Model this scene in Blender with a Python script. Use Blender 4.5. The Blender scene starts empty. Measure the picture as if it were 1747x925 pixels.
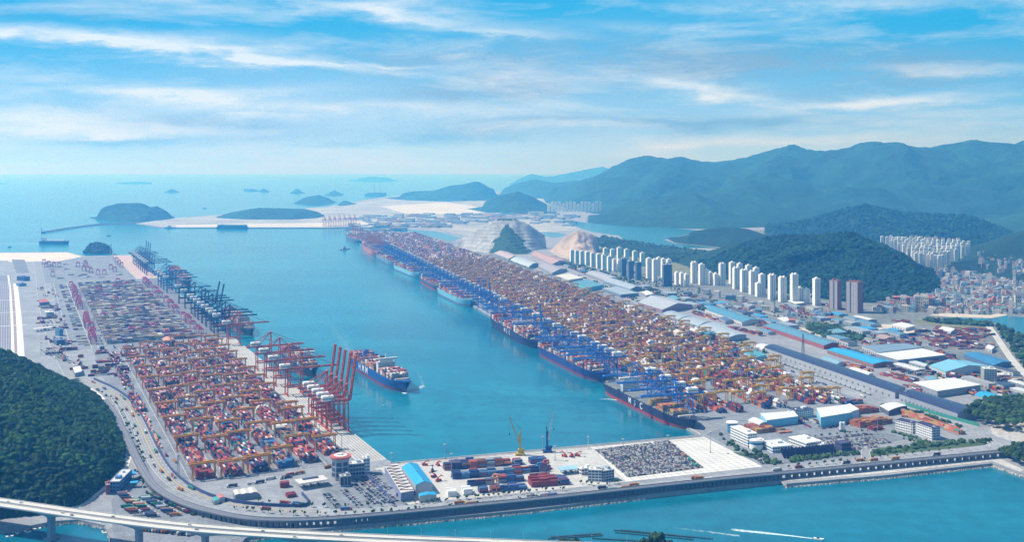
import bpy, bmesh, math, random
import numpy as np
from mathutils import Vector, Matrix
from mathutils.geometry import tessellate_polygon
R = math.radians
rng = np.random.default_rng(7)
random.seed(7)
scene = bpy.context.scene
C = scene.collection

# ------------------------------------------------------------------ camera, sky, sun, exposure
FPX, CX, HY, CAMH = 1700.0, 873.5, 288.0, 450.0     # focal length / principal column / horizon row in photo pixels, eye height in metres
cam_d = bpy.data.cameras.new('camera'); cam = bpy.data.objects.new('camera', cam_d); C.objects.link(cam)
cam_d.sensor_fit = 'HORIZONTAL'; cam_d.sensor_width = 36; cam_d.lens = 36*FPX/1747
cam_d.shift_y = -(462.5-HY)/1747
cam.location = (0, 0, CAMH); cam.rotation_euler = (R(90), 0, 0)
cam_d.clip_start = 5; cam_d.clip_end = 400000
scene.camera = cam

SUN_EL, SUN_AZ = R(50), R(-79)                      # azimuth clockwise from +Y
to_sun = Vector((math.sin(SUN_AZ)*math.cos(SUN_EL), math.cos(SUN_AZ)*math.cos(SUN_EL), math.sin(SUN_EL)))
sd = bpy.data.lights.new('sun', 'SUN'); sd.energy = 5.0; sd.angle = R(0.5); sd.color = (1.0, 0.95, 0.87)
so = bpy.data.objects.new('sun', sd); C.objects.link(so); so.location = (0, 0, 1500)
so.rotation_euler = to_sun.to_track_quat('Z', 'Y').to_euler()

world = bpy.data.worlds.new('World'); scene.world = world; world.use_nodes = True
def build_sky():
    nt = world.node_tree; nt.nodes.clear(); N = nt.nodes; LK = nt.links
    def val(x): return x
    def mth(op, a, b=None, c=None, clamp=False):
        n = N.new('ShaderNodeMath'); n.operation = op; n.use_clamp = clamp
        for i, v in enumerate((a, b, c)):
            if v is None: continue
            if isinstance(v, (int, float)): n.inputs[i].default_value = v
            else: LK.new(v, n.inputs[i])
        return n.outputs[0]
    out = N.new('ShaderNodeOutputWorld'); bg = N.new('ShaderNodeBackground'); LK.new(bg.outputs[0], out.inputs[0])
    bg.inputs['Strength'].default_value = 0.094
    sky = N.new('ShaderNodeTexSky'); sky.sky_type = 'NISHITA'; sky.sun_disc = False
    sky.sun_elevation = SUN_EL; sky.sun_rotation = SUN_AZ % (2*math.pi); sky.altitude = 300; sky.air_density = 1.0; sky.dust_density = 0.6; sky.ozone_density = 2.0
    tc = N.new('ShaderNodeTexCoord'); sp = N.new('ShaderNodeSeparateXYZ'); LK.new(tc.outputs['Generated'], sp.inputs[0])
    x, y, z = sp.outputs
    yy = mth('MAXIMUM', y, 0.05)
    az = mth('DIVIDE', x, yy); el = mth('DIVIDE', z, yy)          # tangent of azimuth and of elevation
    # small wisps warp everything
    def noise(sx, sy, sz, scale, detail=6, rough=0.6, dist=0.0, off=0.0):
        mp = N.new('ShaderNodeMapping'); mp.inputs['Scale'].default_value = (sx, sy, sz); mp.inputs['Location'].default_value = (off, off*.7, off*.3)
        LK.new(tc.outputs['Generated'], mp.inputs[0])
        n = N.new('ShaderNodeTexNoise'); n.inputs['Scale'].default_value = scale; n.inputs['Detail'].default_value = detail
        n.inputs['Roughness'].default_value = rough; n.inputs['Distortion'].default_value = dist
        LK.new(mp.outputs[0], n.inputs['Vector']); return n.outputs[0]
    n1 = noise(1, 1, 6.5, 3.2, 8, .60, .2, 1.3)
    n2 = noise(1, 1, 4.2, 8.0, 9, .64, .25, 4.1)
    n3 = noise(1, 1, 6.0, 5.0, 9, .64, .3, 9.7); n4 = noise(1, 1, 3.6, 26.0, 8, .68, .3, 2.2)
    wob = mth('MULTIPLY', mth('SUBTRACT', n1, 0.5), 0.035)
    wob2 = mth('ADD', mth('MULTIPLY', mth('SUBTRACT', n2, 0.5), 0.026), mth('MULTIPLY', mth('SUBTRACT', n4, 0.5), 0.010))
    elw = mth('ADD', mth('ADD', el, wob), wob2)
    azw = mth('ADD', az, mth('MULTIPLY', mth('SUBTRACT', n2, 0.5), 0.08))
    def streak(px, py, lx, ly, slope, amp):
        a0 = (px-CX)/FPX; e0 = (HY-py)/FPX
        da = mth('SUBTRACT', azw, a0)
        de = mth('SUBTRACT', mth('SUBTRACT', elw, e0), mth('MULTIPLY', da, -slope))
        q = mth('ADD', mth('POWER', mth('ABSOLUTE', mth('DIVIDE', da, lx/FPX)), 2.0), mth('POWER', mth('ABSOLUTE', mth('DIVIDE', de, ly/FPX)), 2.0))
        return mth('MULTIPLY', mth('EXPONENT', mth('MULTIPLY', q, -1.0)), amp)
    white = None
    for s in [(130, 62, 260, 13, .03, .9), (400, 92, 230, 9, .10, .95), (660, 108, 110, 5, .05, .4), (300, 155, 230, 11, -.03, .7), (520, 175, 260, 12, .03, .5),
              (660, 20, 190, 12, .11, .75), (850, 55, 130, 8, .08, .5), (60, 212, 240, 18, .0, .85), (200, 226, 220, 8, .0, .4), (1200, 150, 110, 12, .12, .75),
              (1500, 172, 170, 10, -.06, .75), (1450, 10, 260, 14, 0, .5), (1650, 118, 160, 10, 0, .5), (1080, 45, 140, 14, .02, .25), (1000, 215, 130, 6, -.02, .5), (1300, 240, 220, 8, .03, .45), (700, 190, 260, 20, 0, .25),
              (900, 120, 500, 60, 0, .12)]:
        v = streak(*s); white = v if white is None else mth('ADD', white, v)
    brk = mth('MAXIMUM', mth('ADD', mth('MULTIPLY_ADD', n2, 2.2, -0.55), mth('MULTIPLY_ADD', n4, 1.7, -0.45)), 0.05)
    white = mth('MULTIPLY', white, brk)
    wisp = mth('MULTIPLY', mth('MULTIPLY', mth('SUBTRACT', n3, 0.47, clamp=True), 2.4), mth('MULTIPLY_ADD', n4, 1.4, .3))
    white = mth('ADD', white, wisp, clamp=True)
    grey = None
    for s in [(330, 207, 170, 14, .02, 1.2), (230, 242, 130, 13, 0, .9), (1250, 205, 200, 14, 0, .8), (780, 235, 170, 10, 0, .7), (700, 100, 200, 30, 0, .35), (430, 232, 140, 8, -.03, .5), (60, 185, 90, 6, .04, .5), (860, 150, 190, 30, -.02, 1.0), (900, 215, 180, 13, -.03, 1.0), (1080, 205, 150, 8, .0, .5),
              (1350, 160, 150, 10, .06, .4), (1500, 110, 330, 36, 0, .8), (560, 245, 160, 6, 0, .4), (1100, 100, 280, 40, .02, .7), (80, 20, 200, 20, 0, .3)]:
        v = streak(*s); grey = v if grey is None else mth('ADD', grey, v)
    grey = mth('MULTIPLY', grey, mth('MAXIMUM', mth('ADD', mth('MULTIPLY_ADD', n2, 3.4, -1.1), mth('MULTIPLY_ADD', n4, 1.6, -.5)), 0.0), clamp=True)
    def mix(f, a, b):
        m = N.new('ShaderNodeMix'); m.data_type = 'RGBA'
        for sck, v in ((m.inputs[0], f), (m.inputs[6], a), (m.inputs[7], b)):
            if isinstance(v, tuple): sck.default_value = v
            elif isinstance(v, (int, float)): sck.default_value = v
            else: LK.new(v, sck)
        return m.outputs[2]
    tint = N.new('ShaderNodeMix'); tint.data_type = 'RGBA'; tint.blend_type = 'MULTIPLY'; tint.inputs[0].default_value = 1
    LK.new(sky.outputs[0], tint.inputs[6]); tint.inputs[7].default_value = SKY_TINT
    # deep blue higher up, pale air along the horizon
    f = mth('SUBTRACT', 1.0, mth('DIVIDE', el, 0.155), clamp=True)
    f = mth('POWER', mth('MAXIMUM', f, 0.0001), 1.55)
    lr = mth('MULTIPLY_ADD', az, -0.42, 0.92, clamp=True); base = mix(mth('MULTIPLY', mth('MULTIPLY', f, lr), 0.98), DEEP, PALE)
    base = mix(mth('SUBTRACT', 1.0, mth('DIVIDE', mth('ABSOLUTE', el), 0.034), clamp=True), base, LOWAIR)
    up = mth('DIVIDE', mth('SUBTRACT', el, 0.16), 0.25, clamp=True)
    base = mix(up, base, tint.outputs[2])
    base = mix(mth('MULTIPLY', grey, 0.9), base, GREYCLOUD)
    base = mix(mth('MULTIPLY', white, 0.9), base, CLOUD)
    LK.new(base, bg.inputs['Color'])
SKY_TINT = (0.62, 1.0, 1.05, 1)
DEEP = (0.22, 4.0, 7.6, 1)
PALE = (6.2, 7.7, 9.8, 1)
LOWAIR = (4.3, 6.7, 9.2, 1)
GREYCLOUD = (1.8, 3.7, 5.7, 1)
CLOUD = (7.6, 8.6, 9.3, 1)
build_sky()
vs = scene.view_settings; vs.view_transform = 'Standard'; vs.look = 'None'; vs.gamma = 1; vs.exposure = 0.22; vs.use_curve_mapping = False
cy = scene.cycles
cy.max_bounces = 4; cy.diffuse_bounces = 2; cy.glossy_bounces = 2; cy.transmission_bounces = 2; cy.volume_bounces = 2; cy.transparent_max_bounces = 6
cy.use_denoising = True
try:
    cy.denoiser = 'OPENIMAGEDENOISE'; cy.denoising_input_passes = 'RGB_ALBEDO_NORMAL'; cy.denoising_prefilter = 'NONE'
except Exception: pass
cy.sample_clamp_indirect = 3.0; cy.caustics_reflective = False; cy.caustics_refractive = False

# ------------------------------------------------------------------ pixel <-> world helpers
ZL = 5.0                                            # height of the quays above the water
def G(px, py, z=ZL):
    s = (CAMH-z)/(py-HY); return Vector(((px-CX)*s, FPX*s, z))
def G2(px, py, z=ZL):
    s = (CAMH-z)/(py-HY); return np.array([(px-CX)*s, FPX*s])
def P(px, py, Y):                                   # point at a given depth
    return Vector(((px-CX)/FPX*Y, Y, CAMH-(py-HY)*Y/FPX))
def proj(p): return (CX+FPX*p[0]/p[1], HY+FPX*(CAMH-p[2])/p[1])
class Frame:
    def __init__(s, a, b, left):
        s.o = G2(*a); e = G2(*b)-s.o; s.L = float(np.linalg.norm(e)); s.e = e/s.L
        s.n = np.array([-s.e[1], s.e[0]]) if left else np.array([s.e[1], -s.e[0]])
        s.ang = math.atan2(s.e[1], s.e[0])
    def xy(s, u, v): return s.o+s.e*u+s.n*v
    def p(s, u, v, z=ZL): q = s.xy(u, v); return Vector((q[0], q[1], z))
    def uv(s, px, py, z=ZL): d = G2(px, py, z)-s.o; return float(d@s.e), float(d@s.n)
FL = Frame((660, 785), (222, 435), True)            # west quay, u away from the camera, v inland
FR = Frame((1195, 742), (590, 398), False)          # east quay
FB = Frame((672, 790), (1195, 743), False)          # short quay at the near end of the basin, v towards the camera

# ------------------------------------------------------------------ materials
def hexlin(h):
    h = h.lstrip('#'); out = []
    for i in (0, 2, 4):
        c = int(h[i:i+2], 16)/255; out.append(c/12.92 if c <= .04045 else ((c+.055)/1.055)**2.4)
    return tuple(out)
MATS = {}
def mat(name, col=None, rough=.75, var=.18, scale=.08, attr=False, metal=0.0, var2=0, scale2=1.0, bump=0.0, bscale=1.0, spec=.3):
    if name in MATS: return MATS[name]
    m = bpy.data.materials.new(name); m.use_nodes = True; nt = m.node_tree; N = nt.nodes; LK = nt.links
    b = N['Principled BSDF']; b.inputs['Roughness'].default_value = rough; b.inputs['Metallic'].default_value = metal
    b.inputs['Specular IOR Level'].default_value = spec
    geo = N.new('ShaderNodeNewGeometry')
    if attr:
        a = N.new('ShaderNodeAttribute'); a.attribute_name = 'Col'; src = a.outputs['Color']
    else:
        rgb = N.new('ShaderNodeRGB'); rgb.outputs[0].default_value = (*col, 1); src = rgb.outputs[0]
    for v_, s_ in ((var, scale), (var2, scale2)):
        if v_ <= 0: continue
        n = N.new('ShaderNodeTexNoise'); n.inputs['Scale'].default_value = s_; n.inputs['Detail'].default_value = 5; n.inputs['Roughness'].default_value = .62
        LK.new(geo.outputs['Position'], n.inputs['Vector'])
        mr = N.new('ShaderNodeMapRange'); mr.inputs[1].default_value = .25; mr.inputs[2].default_value = .75; mr.inputs[3].default_value = 1-v_; mr.inputs[4].default_value = 1+v_
        LK.new(n.outputs[0], mr.inputs[0])
        mx = N.new('ShaderNodeMix'); mx.data_type = 'RGBA'; mx.blend_type = 'MULTIPLY'; mx.inputs[0].default_value = 1
        LK.new(src, mx.inputs[6]); LK.new(mr.outputs[0], mx.inputs[7]); src = mx.outputs[2]
    LK.new(src, b.inputs['Base Color'])
    if bump:
        n = N.new('ShaderNodeTexNoise'); n.inputs['Scale'].default_value = bscale; n.inputs['Detail'].default_value = 4
        LK.new(geo.outputs['Position'], n.inputs['Vector'])
        bp = N.new('ShaderNodeBump'); bp.inputs['Strength'].default_value = 1; bp.inputs['Distance'].default_value = bump
        LK.new(n.outputs[0], bp.inputs['Height']); LK.new(bp.outputs[0], b.inputs['Normal'])
    MATS[name] = m; return m
def stripes(name, ca, cb, period, duty=.5, axis=0, rough=.7, var=.12, scale=.05):
    """two real paint colours in stripes along one object axis"""
    if name in MATS: return MATS[name]
    m = mat(name, ca, rough, var, scale); nt = m.node_tree; N = nt.nodes; LK = nt.links
    rgb = [n for n in N if n.type == 'RGB'][0]
    tc = N.new('ShaderNodeTexCoord'); sp = N.new('ShaderNodeSeparateXYZ'); LK.new(tc.outputs['Object'], sp.inputs[0])
    d = N.new('ShaderNodeMath'); d.operation = 'DIVIDE'; LK.new(sp.outputs[axis], d.inputs[0]); d.inputs[1].default_value = period
    fr = N.new('ShaderNodeMath'); fr.operation = 'FRACT'; LK.new(d.outputs[0], fr.inputs[0])
    lt = N.new('ShaderNodeMath'); lt.operation = 'LESS_THAN'; LK.new(fr.outputs[0], lt.inputs[0]); lt.inputs[1].default_value = duty
    mx = N.new('ShaderNodeMix'); mx.data_type = 'RGBA'; LK.new(lt.outputs[0], mx.inputs[0]); mx.inputs[6].default_value = (*ca, 1); mx.inputs[7].default_value = (*cb, 1)
    for l in list(rgb.outputs[0].links): LK.new(mx.outputs[2], l.to_socket)
    return m
def facade(name, wall, glass, fx=3.4, fz=2.9, wx=.55, wz=.55, rough=.6):
    """wall with a regular grid of windows, read from object coordinates"""
    if name in MATS: return MATS[name]
    m = mat(name, wall, rough, .08, .05); nt = m.node_tree; N = nt.nodes; LK = nt.links
    rgb = [n for n in N if n.type == 'RGB'][0]
    tc = N.new('ShaderNodeTexCoord'); sp = N.new('ShaderNodeSeparateXYZ'); LK.new(tc.outputs['Object'], sp.inputs[0])
    def mth(op, a, b):
        n = N.new('ShaderNodeMath'); n.operation = op
        for i, v in enumerate((a, b)):
            if isinstance(v, (int, float)): n.inputs[i].default_value = v
            elif v is not None: LK.new(v, n.inputs[i])
        return n.outputs[0]
    h = mth('FRACT', mth('DIVIDE', mth('ADD', sp.outputs[0], sp.outputs[1]), fx), None)
    v = mth('FRACT', mth('DIVIDE', sp.outputs[2], fz), None)
    geo = N.new('ShaderNodeNewGeometry'); s2 = N.new('ShaderNodeSeparateXYZ'); LK.new(geo.outputs['Normal'], s2.inputs[0])
    side = mth('LESS_THAN', mth('ABSOLUTE', s2.outputs[2], None), .5)
    k = mth('MULTIPLY', mth('MULTIPLY', mth('LESS_THAN', h, wx), mth('LESS_THAN', v, wz)), side)
    mx = N.new('ShaderNodeMix'); mx.data_type = 'RGBA'; LK.new(k, mx.inputs[0]); mx.inputs[6].default_value = (*wall, 1); mx.inputs[7].default_value = (*glass, 1)
    for l in list(rgb.outputs[0].links): LK.new(mx.outputs[2], l.to_socket)
    return m

# ------------------------------------------------------------------ mesh builder
class MB:
    def __init__(s): s.v = []; s.f = []; s.m = []; s.c = []; s.has_c = False
    def add(s, vs_, fs, m=0, c=None):
        o = len(s.v); s.v.extend(tuple(v) for v in vs_)
        for f in fs: s.f.append(tuple(i+o for i in f)); s.m.append(m); s.c.append(c or (.5, .5, .5))
        if c: s.has_c = True
        return s
    def box(s, c, d, rz=0, m=0, col=None, bottom=True, taper=1.0):
        hx, hy, hz = d[0]/2, d[1]/2, d[2]/2; ca, sa = math.cos(rz), math.sin(rz); V = []
        for z, t in ((-hz, 1), (hz, taper)):
            for x, y in ((-hx, -hy), (hx, -hy), (hx, hy), (-hx, hy)):
                x *= t; y *= t; V.append((c[0]+x*ca-y*sa, c[1]+x*sa+y*ca, c[2]+z))
        F = [(4, 5, 6, 7), (0, 1, 5, 4), (1, 2, 6, 5), (2, 3, 7, 6), (3, 0, 4, 7)]
        if bottom: F.append((3, 2, 1, 0))
        return s.add(V, F, m, col)
    def bar(s, a, b, w, h=None, m=0, col=None):
        a = Vector(a); b = Vector(b); d = (b-a); L = d.length
        if L < 1e-6: return s
        d /= L; h = h or w; up = Vector((0, 0, 1)) if abs(d.z) < .95 else Vector((1, 0, 0))
        x = d.cross(up).normalized()*(w/2); y = x.cross(d).normalized()*(h/2); V = []
        for q in (a, b): V += [q-x-y, q+x-y, q+x+y, q-x+y]
        return s.add(V, [(0, 1, 2, 3), (7, 6, 5, 4), (0, 4, 5, 1), (1, 5, 6, 2), (2, 6, 7, 3), (3, 7, 4, 0)], m, col)
    def cyl(s, c, r, h, n=16, m=0, col=None, r2=None, a0=0, cap=True):
        r2 = r if r2 is None else r2; V = []
        for z, q in ((0, r), (h, r2)):
            for i in range(n): a = a0+2*math.pi*i/n; V.append((c[0]+q*math.cos(a), c[1]+q*math.sin(a), c[2]+z))
        F = [(i, (i+1) % n, n+(i+1) % n, n+i) for i in range(n)]
        if cap: F += [tuple(range(n, 2*n)), tuple(range(n-1, -1, -1))]
        return s.add(V, F, m, col)
    def prism(s, poly, z0, z1, m=0, col=None, top=True, bottom=True):
        """vertical prism of a (maybe concave) polygon of (x, y)"""
        n = len(poly); A = sum(poly[i][0]*poly[(i+1) % n][1]-poly[(i+1) % n][0]*poly[i][1] for i in range(n))
        if A < 0: poly = poly[::-1]
        V = [(p[0], p[1], z0) for p in poly]+[(p[0], p[1], z1) for p in poly]
        F = [(i, (i+1) % n, n+(i+1) % n, n+i) for i in range(n)]
        if n <= 4:
            T = [tuple(range(n))]
        else:
            T = []
            for t in tessellate_polygon([[Vector((p[0], p[1], 0)) for p in poly]]):
                a, b, c = t
                ar = (poly[b][0]-poly[a][0])*(poly[c][1]-poly[a][1])-(poly[c][0]-poly[a][0])*(poly[b][1]-poly[a][1])
                T.append((a, b, c) if ar > 0 else (a, c, b))
        if top: F += [tuple(n+i for i in t) for t in T]
        if bottom: F += [tuple(reversed(t)) for t in T]
        return s.add(V, F, m, col)
    def build(s, name, mats, parent=None, smooth=False, loc=None):
        me = bpy.data.meshes.new(name); me.from_pydata(s.v, [], s.f)
        for m in (mats if isinstance(mats, (list, tuple)) else [mats]): me.materials.append(m)
        me.polygons.foreach_set('material_index', s.m)
        if s.has_c:
            at = me.attributes.new('Col', 'FLOAT_COLOR', 'FACE')
            at.data.foreach_set('color', np.array([(*c, 1) for c in s.c], dtype=np.float32).ravel())
        if smooth: me.polygons.foreach_set('use_smooth', [True]*len(s.f))
        me.update()
        return link(name, me, parent, loc)
def link(name, me, parent=None, loc=None):
    o = bpy.data.objects.new(name, me); C.objects.link(o)
    if parent: o.parent = parent
    if loc is not None: o.location = loc
    return o
def np_mesh(name, V, quads=None, tris=None, mats=(), fcol=None, parent=None, smooth=False, fmat=None):
    """large meshes straight from arrays; fcol is per face (quads first)"""
    me = bpy.data.meshes.new(name); V = np.asarray(V, dtype=np.float32)
    idx, starts, tot, s = [], [], [], 0
    for arr, k in ((quads, 4), (tris, 3)):
        if arr is None or len(arr) == 0: continue
        arr = np.asarray(arr, dtype=np.int32); idx.append(arr.ravel()); n = len(arr)
        starts.append(s+np.arange(n)*k); tot.append(np.full(n, k)); s += n*k
    idx = np.concatenate(idx); starts = np.concatenate(starts).astype(np.int32); tot = np.concatenate(tot).astype(np.int32)
    me.vertices.add(len(V)); me.vertices.foreach_set('co', V.ravel())
    me.loops.add(len(idx)); me.loops.foreach_set('vertex_index', idx)
    me.polygons.add(len(starts)); me.polygons.foreach_set('loop_start', starts)
    try: me.polygons.foreach_set('loop_total', tot)
    except Exception: pass
    for m in mats: me.materials.append(m)
    if fmat is not None: me.polygons.foreach_set('material_index', np.asarray(fmat, dtype=np.int32))
    me.polygons.foreach_set('use_smooth', np.full(len(starts), smooth))
    me.update(calc_edges=True); me.validate()
    if fcol is not None:
        at = me.attributes.new('Col', 'FLOAT_COLOR', 'FACE'); fc = np.ones((len(starts), 4), dtype=np.float32); fc[:, :3] = fcol
        at.data.foreach_set('color', fc.ravel())
    return link(name, me, parent)

# ------------------------------------------------------------------ naming helpers
def tag(o, label, cat, group=None, kind=None):
    o['label'] = label; o['category'] = cat
    if group: o['group'] = group
    if kind: o['kind'] = kind
    return o
def thing(name, label, cat, loc=(0, 0, 0), rz=0, group=None):
    o = bpy.data.objects.new(name, None); C.objects.link(o); o.location = loc; o.rotation_euler = (0, 0, rz)
    return tag(o, label, cat, group)
def structure(o, label=None):
    o['kind'] = 'structure'
    if label: o['label'] = label
    return o
KIDS = {}
def kids(o):
    if o.name not in KIDS: KIDS[o.name] = list(o.children)
    return KIDS[o.name]
def copy_tree(o, parent=None):
    c = o.copy(); C.objects.link(c)
    if parent: c.parent = parent
    for ch in kids(o): copy_tree(ch, c)
    return c
ONES = 'zeroth first second third fourth fifth sixth seventh eighth ninth tenth eleventh twelfth thirteenth fourteenth fifteenth sixteenth seventeenth eighteenth nineteenth'.split()
TENS = {2: ('twentieth', 'twenty'), 3: ('thirtieth', 'thirty'), 4: ('fortieth', 'forty'), 5: ('fiftieth', 'fifty'), 6: ('sixtieth', 'sixty'), 7: ('seventieth', 'seventy'), 8: ('eightieth', 'eighty'), 9: ('ninetieth', 'ninety')}
def nth(i):
    if i < 20: return ONES[i]
    if i >= 100: return 'hundred and '+nth(i-100) if i > 100 else 'hundredth'
    t, u = divmod(i, 10)
    return TENS[t][0] if u == 0 else TENS[t][1]+'-'+ONES[u]

# ------------------------------------------------------------------ value noise for terrain
def vnoise(x, y, seed=0):
    xi = np.floor(x).astype(np.int64); yi = np.floor(y).astype(np.int64); fx = x-xi; fy = y-yi
    fx = fx*fx*(3-2*fx); fy = fy*fy*(3-2*fy)
    def h(a, b):
        n = (a*374761393+b*668265263+seed*982451653) & 0xffffffff; n = ((n ^ (n >> 13))*1274126177) & 0xffffffff
        return ((n ^ (n >> 16)) & 0xffff)/65535.0
    return (h(xi, yi)*(1-fx)+h(xi+1, yi)*fx)*(1-fy)+(h(xi, yi+1)*(1-fx)+h(xi+1, yi+1)*fx)*fy
def fbm(x, y, oct=5, seed=0, ridged=False):
    a, t, s = 1.0, 0, 0
    for k in range(oct):
        n = vnoise(x*2**k+17.3*k, y*2**k+5.1*k, seed+k)
        if ridged: n = 1-np.abs(2*n-1)
        t = t+a*n; s += a; a *= .5
    return t/s
def inside(pts, poly):
    x, y = pts[:, 0], pts[:, 1]; r = np.zeros(len(pts), bool); n = len(poly); j = n-1
    for i in range(n):
        xi, yi = poly[i]; xj, yj = poly[j]
        c = ((yi > y) != (yj > y)) & (x < (xj-xi)*(y-yi)/(yj-yi+1e-12)+xi); r ^= c; j = i
    return r
def seg_dist(pts, line, vals=None, closed=False):
    """distance to a polyline; also the value interpolated at the nearest point"""
    best = np.full(len(pts), 1e18); bv = np.zeros(len(pts)); n = len(line)
    for i in range(n if closed else n-1):
        a = np.array(line[i][:2], float); b = np.array(line[(i+1) % n][:2], float); d = b-a; L2 = max(float(d@d), 1e-9)
        t = np.clip(((pts-a)@d)/L2, 0, 1); q = a+t[:, None]*d; D = np.hypot(*(pts-q).T); k = D < best
        best[k] = D[k]
        if vals is not None: bv[k] = (vals[i]*(1-t)+vals[(i+1) % n]*t)[k]
    return best, bv

# ------------------------------------------------------------------ palette
M_CONC = mat('concrete', (.27, .29, .325), .85, .26, .015, var2=.22, scale2=.14)
M_PALE = mat('pale_concrete', (.49, .49, .48), .85, .18, .025, var2=.16, scale2=.2)
M_YARD = mat('yard_paving', (.205, .23, .27), .85, .26, .02, var2=.26, scale2=.16)
M_ASPH = mat('asphalt', (.17, .185, .215), .9, .15, .02, var2=.12, scale2=.4)
M_DARKASPH = mat('dark_asphalt', (.09, .10, .125), .9, .15, .02, var2=.12, scale2=.4)
M_ROAD = mat('road_surface', (.26, .275, .30), .9, .10, .02, var2=.08, scale2=.5)
M_SAND = mat('sand', (.52, .47, .40), .95, .14, .02, var2=.1, scale2=.2)
M_EARTH = mat('pink_earth', (.44, .36, .31), .95, .2, .008, var2=.15, scale2=.05)
M_GRASS = mat('grass', (.060, .105, .045), .95, .3, .02, var2=.25, scale2=.2)
M_SCRUB = mat('scrub', (.17, .18, .10), .95, .3, .015, var2=.3, scale2=.12)
M_TOWN = mat('town_ground', (.17, .19, .195), .95, .3, .01, var2=.3, scale2=.08)
M_FARLAND = mat('reclaimed_land', (.34, .36, .36), .95, .35, .0022, var2=.25, scale2=.01)
M_ROCK = mat('rock', (.42, .41, .40), .95, .35, .15, var2=.3, scale2=.8)
M_WHITE = mat('white_paint', (.78, .79, .80), .6, .06, .1)
M_LINE = mat('road_paint', (.75, .75, .72), .8, .1, .3)
M_YLINE = mat('yellow_paint', (.65, .45, .08), .8, .1, .3)
M_FOREST = mat('forest', (.009, .036, .020), .95, .45, .012, var2=.55, scale2=.06, bump=4.0, bscale=.07)
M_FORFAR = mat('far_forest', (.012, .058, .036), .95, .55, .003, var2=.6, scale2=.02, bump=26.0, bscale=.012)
M_LEAF = mat('leaves', None, .8, .25, .3, attr=True, spec=.15)
M_BARK = mat('bark', (.10, .075, .055), .9)
M_PAINT = mat('container_paint', None, .65, .16, .6, attr=True, spec=.25)
M_GLASS = mat('window_glass', (.035, .055, .085), .15, .1, .1, spec=.5)
M_STEEL = mat('grey_steel', (.34, .36, .39), .6, .1, .2)
M_BLACK = mat('black_rubber', (.03, .03, .035), .8, .1, .2)
M_FOAM = mat('foam', (.72, .80, .82), .8, .2, .08)
def water_mat(name, col, col2):
    m = mat(name, col, .18, .16, .006, var2=.20, scale2=.035, spec=.5); nt = m.node_tree; N = nt.nodes; LK = nt.links
    b = N['Principled BSDF']; geo = [n for n in N if n.type == 'NEW_GEOMETRY'][0]
    rgb = [n for n in N if n.type == 'RGB'][0]
    n0 = N.new('ShaderNodeTexNoise'); n0.inputs['Scale'].default_value = .0013; n0.inputs['Detail'].default_value = 6; n0.inputs['Distortion'].default_value = 1.5; mpw = N.new('ShaderNodeMapping'); mpw.inputs['Scale'].default_value = (.6, 1.6, 1)
    LK.new(geo.outputs['Position'], mpw.inputs[0]); LK.new(mpw.outputs[0], n0.inputs['Vector'])
    mr = N.new('ShaderNodeMapRange'); mr.inputs[1].default_value = .35; mr.inputs[2].default_value = .68; LK.new(n0.outputs[0], mr.inputs[0])
    mx = N.new('ShaderNodeMix'); mx.data_type = 'RGBA'; LK.new(mr.outputs[0], mx.inputs[0]); mx.inputs[6].default_value = (*col, 1); mx.inputs[7].default_value = (*col2, 1)
    for l in list(rgb.outputs[0].links): LK.new(mx.outputs[2], l.to_socket)
    n1 = N.new('ShaderNodeTexNoise'); n1.inputs['Scale'].default_value = .12; n1.inputs['Detail'].default_value = 6; n1.inputs['Roughness'].default_value = .65
    LK.new(geo.outputs['Position'], n1.inputs['Vector'])
    bp = N.new('ShaderNodeBump'); bp.inputs['Strength'].default_value = .3; bp.inputs['Distance'].default_value = .55
    LK.new(n1.outputs[0], bp.inputs['Height']); LK.new(bp.outputs[0], b.inputs['Normal'])
    return m
M_SEA = water_mat('sea_water', (.002, .120, .198), (.010, .205, .290))
M_INLET = water_mat('inlet_water', (.012, .130, .200), (.02, .18, .26))

# ------------------------------------------------------------------ haze, sea and land
hz = MB(); hz.box((0, 42000, 427), (170000, 96000, 866))
m = bpy.data.materials.new('haze_air'); m.use_nodes = True; nt = m.node_tree; nt.nodes.clear()
o_ = nt.nodes.new('ShaderNodeOutputMaterial'); pv = nt.nodes.new('ShaderNodeVolumePrincipled')
pv.inputs['Color'].default_value = (.085, .42, 1.0, 1); pv.inputs['Absorption Color'].default_value = (1, 1, 1, 1)
pv.inputs['Density'].default_value = 1.06e-4; pv.inputs['Anisotropy'].default_value = 0.38
nt.links.new(pv.outputs[0], o_.inputs['Volume'])
try: m.cycles.volume_sampling = 'DISTANCE'; m.cycles.homogeneous_volume = True
except Exception: pass
hzo = hz.build('haze', m); hzo['kind'] = 'stuff'; hzo['label'] = 'pale blue sea haze thickening towards the horizon'; hzo['category'] = 'haze'
cy.volume_step_rate = 1; 
sea = MB(); sea.add([(-80000, -5000, 0), (80000, -5000, 0), (80000, 85000, 0), (-80000, 85000, 0)], [(0, 1, 2, 3)])
structure(sea.build('sea', M_SEA))

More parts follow.
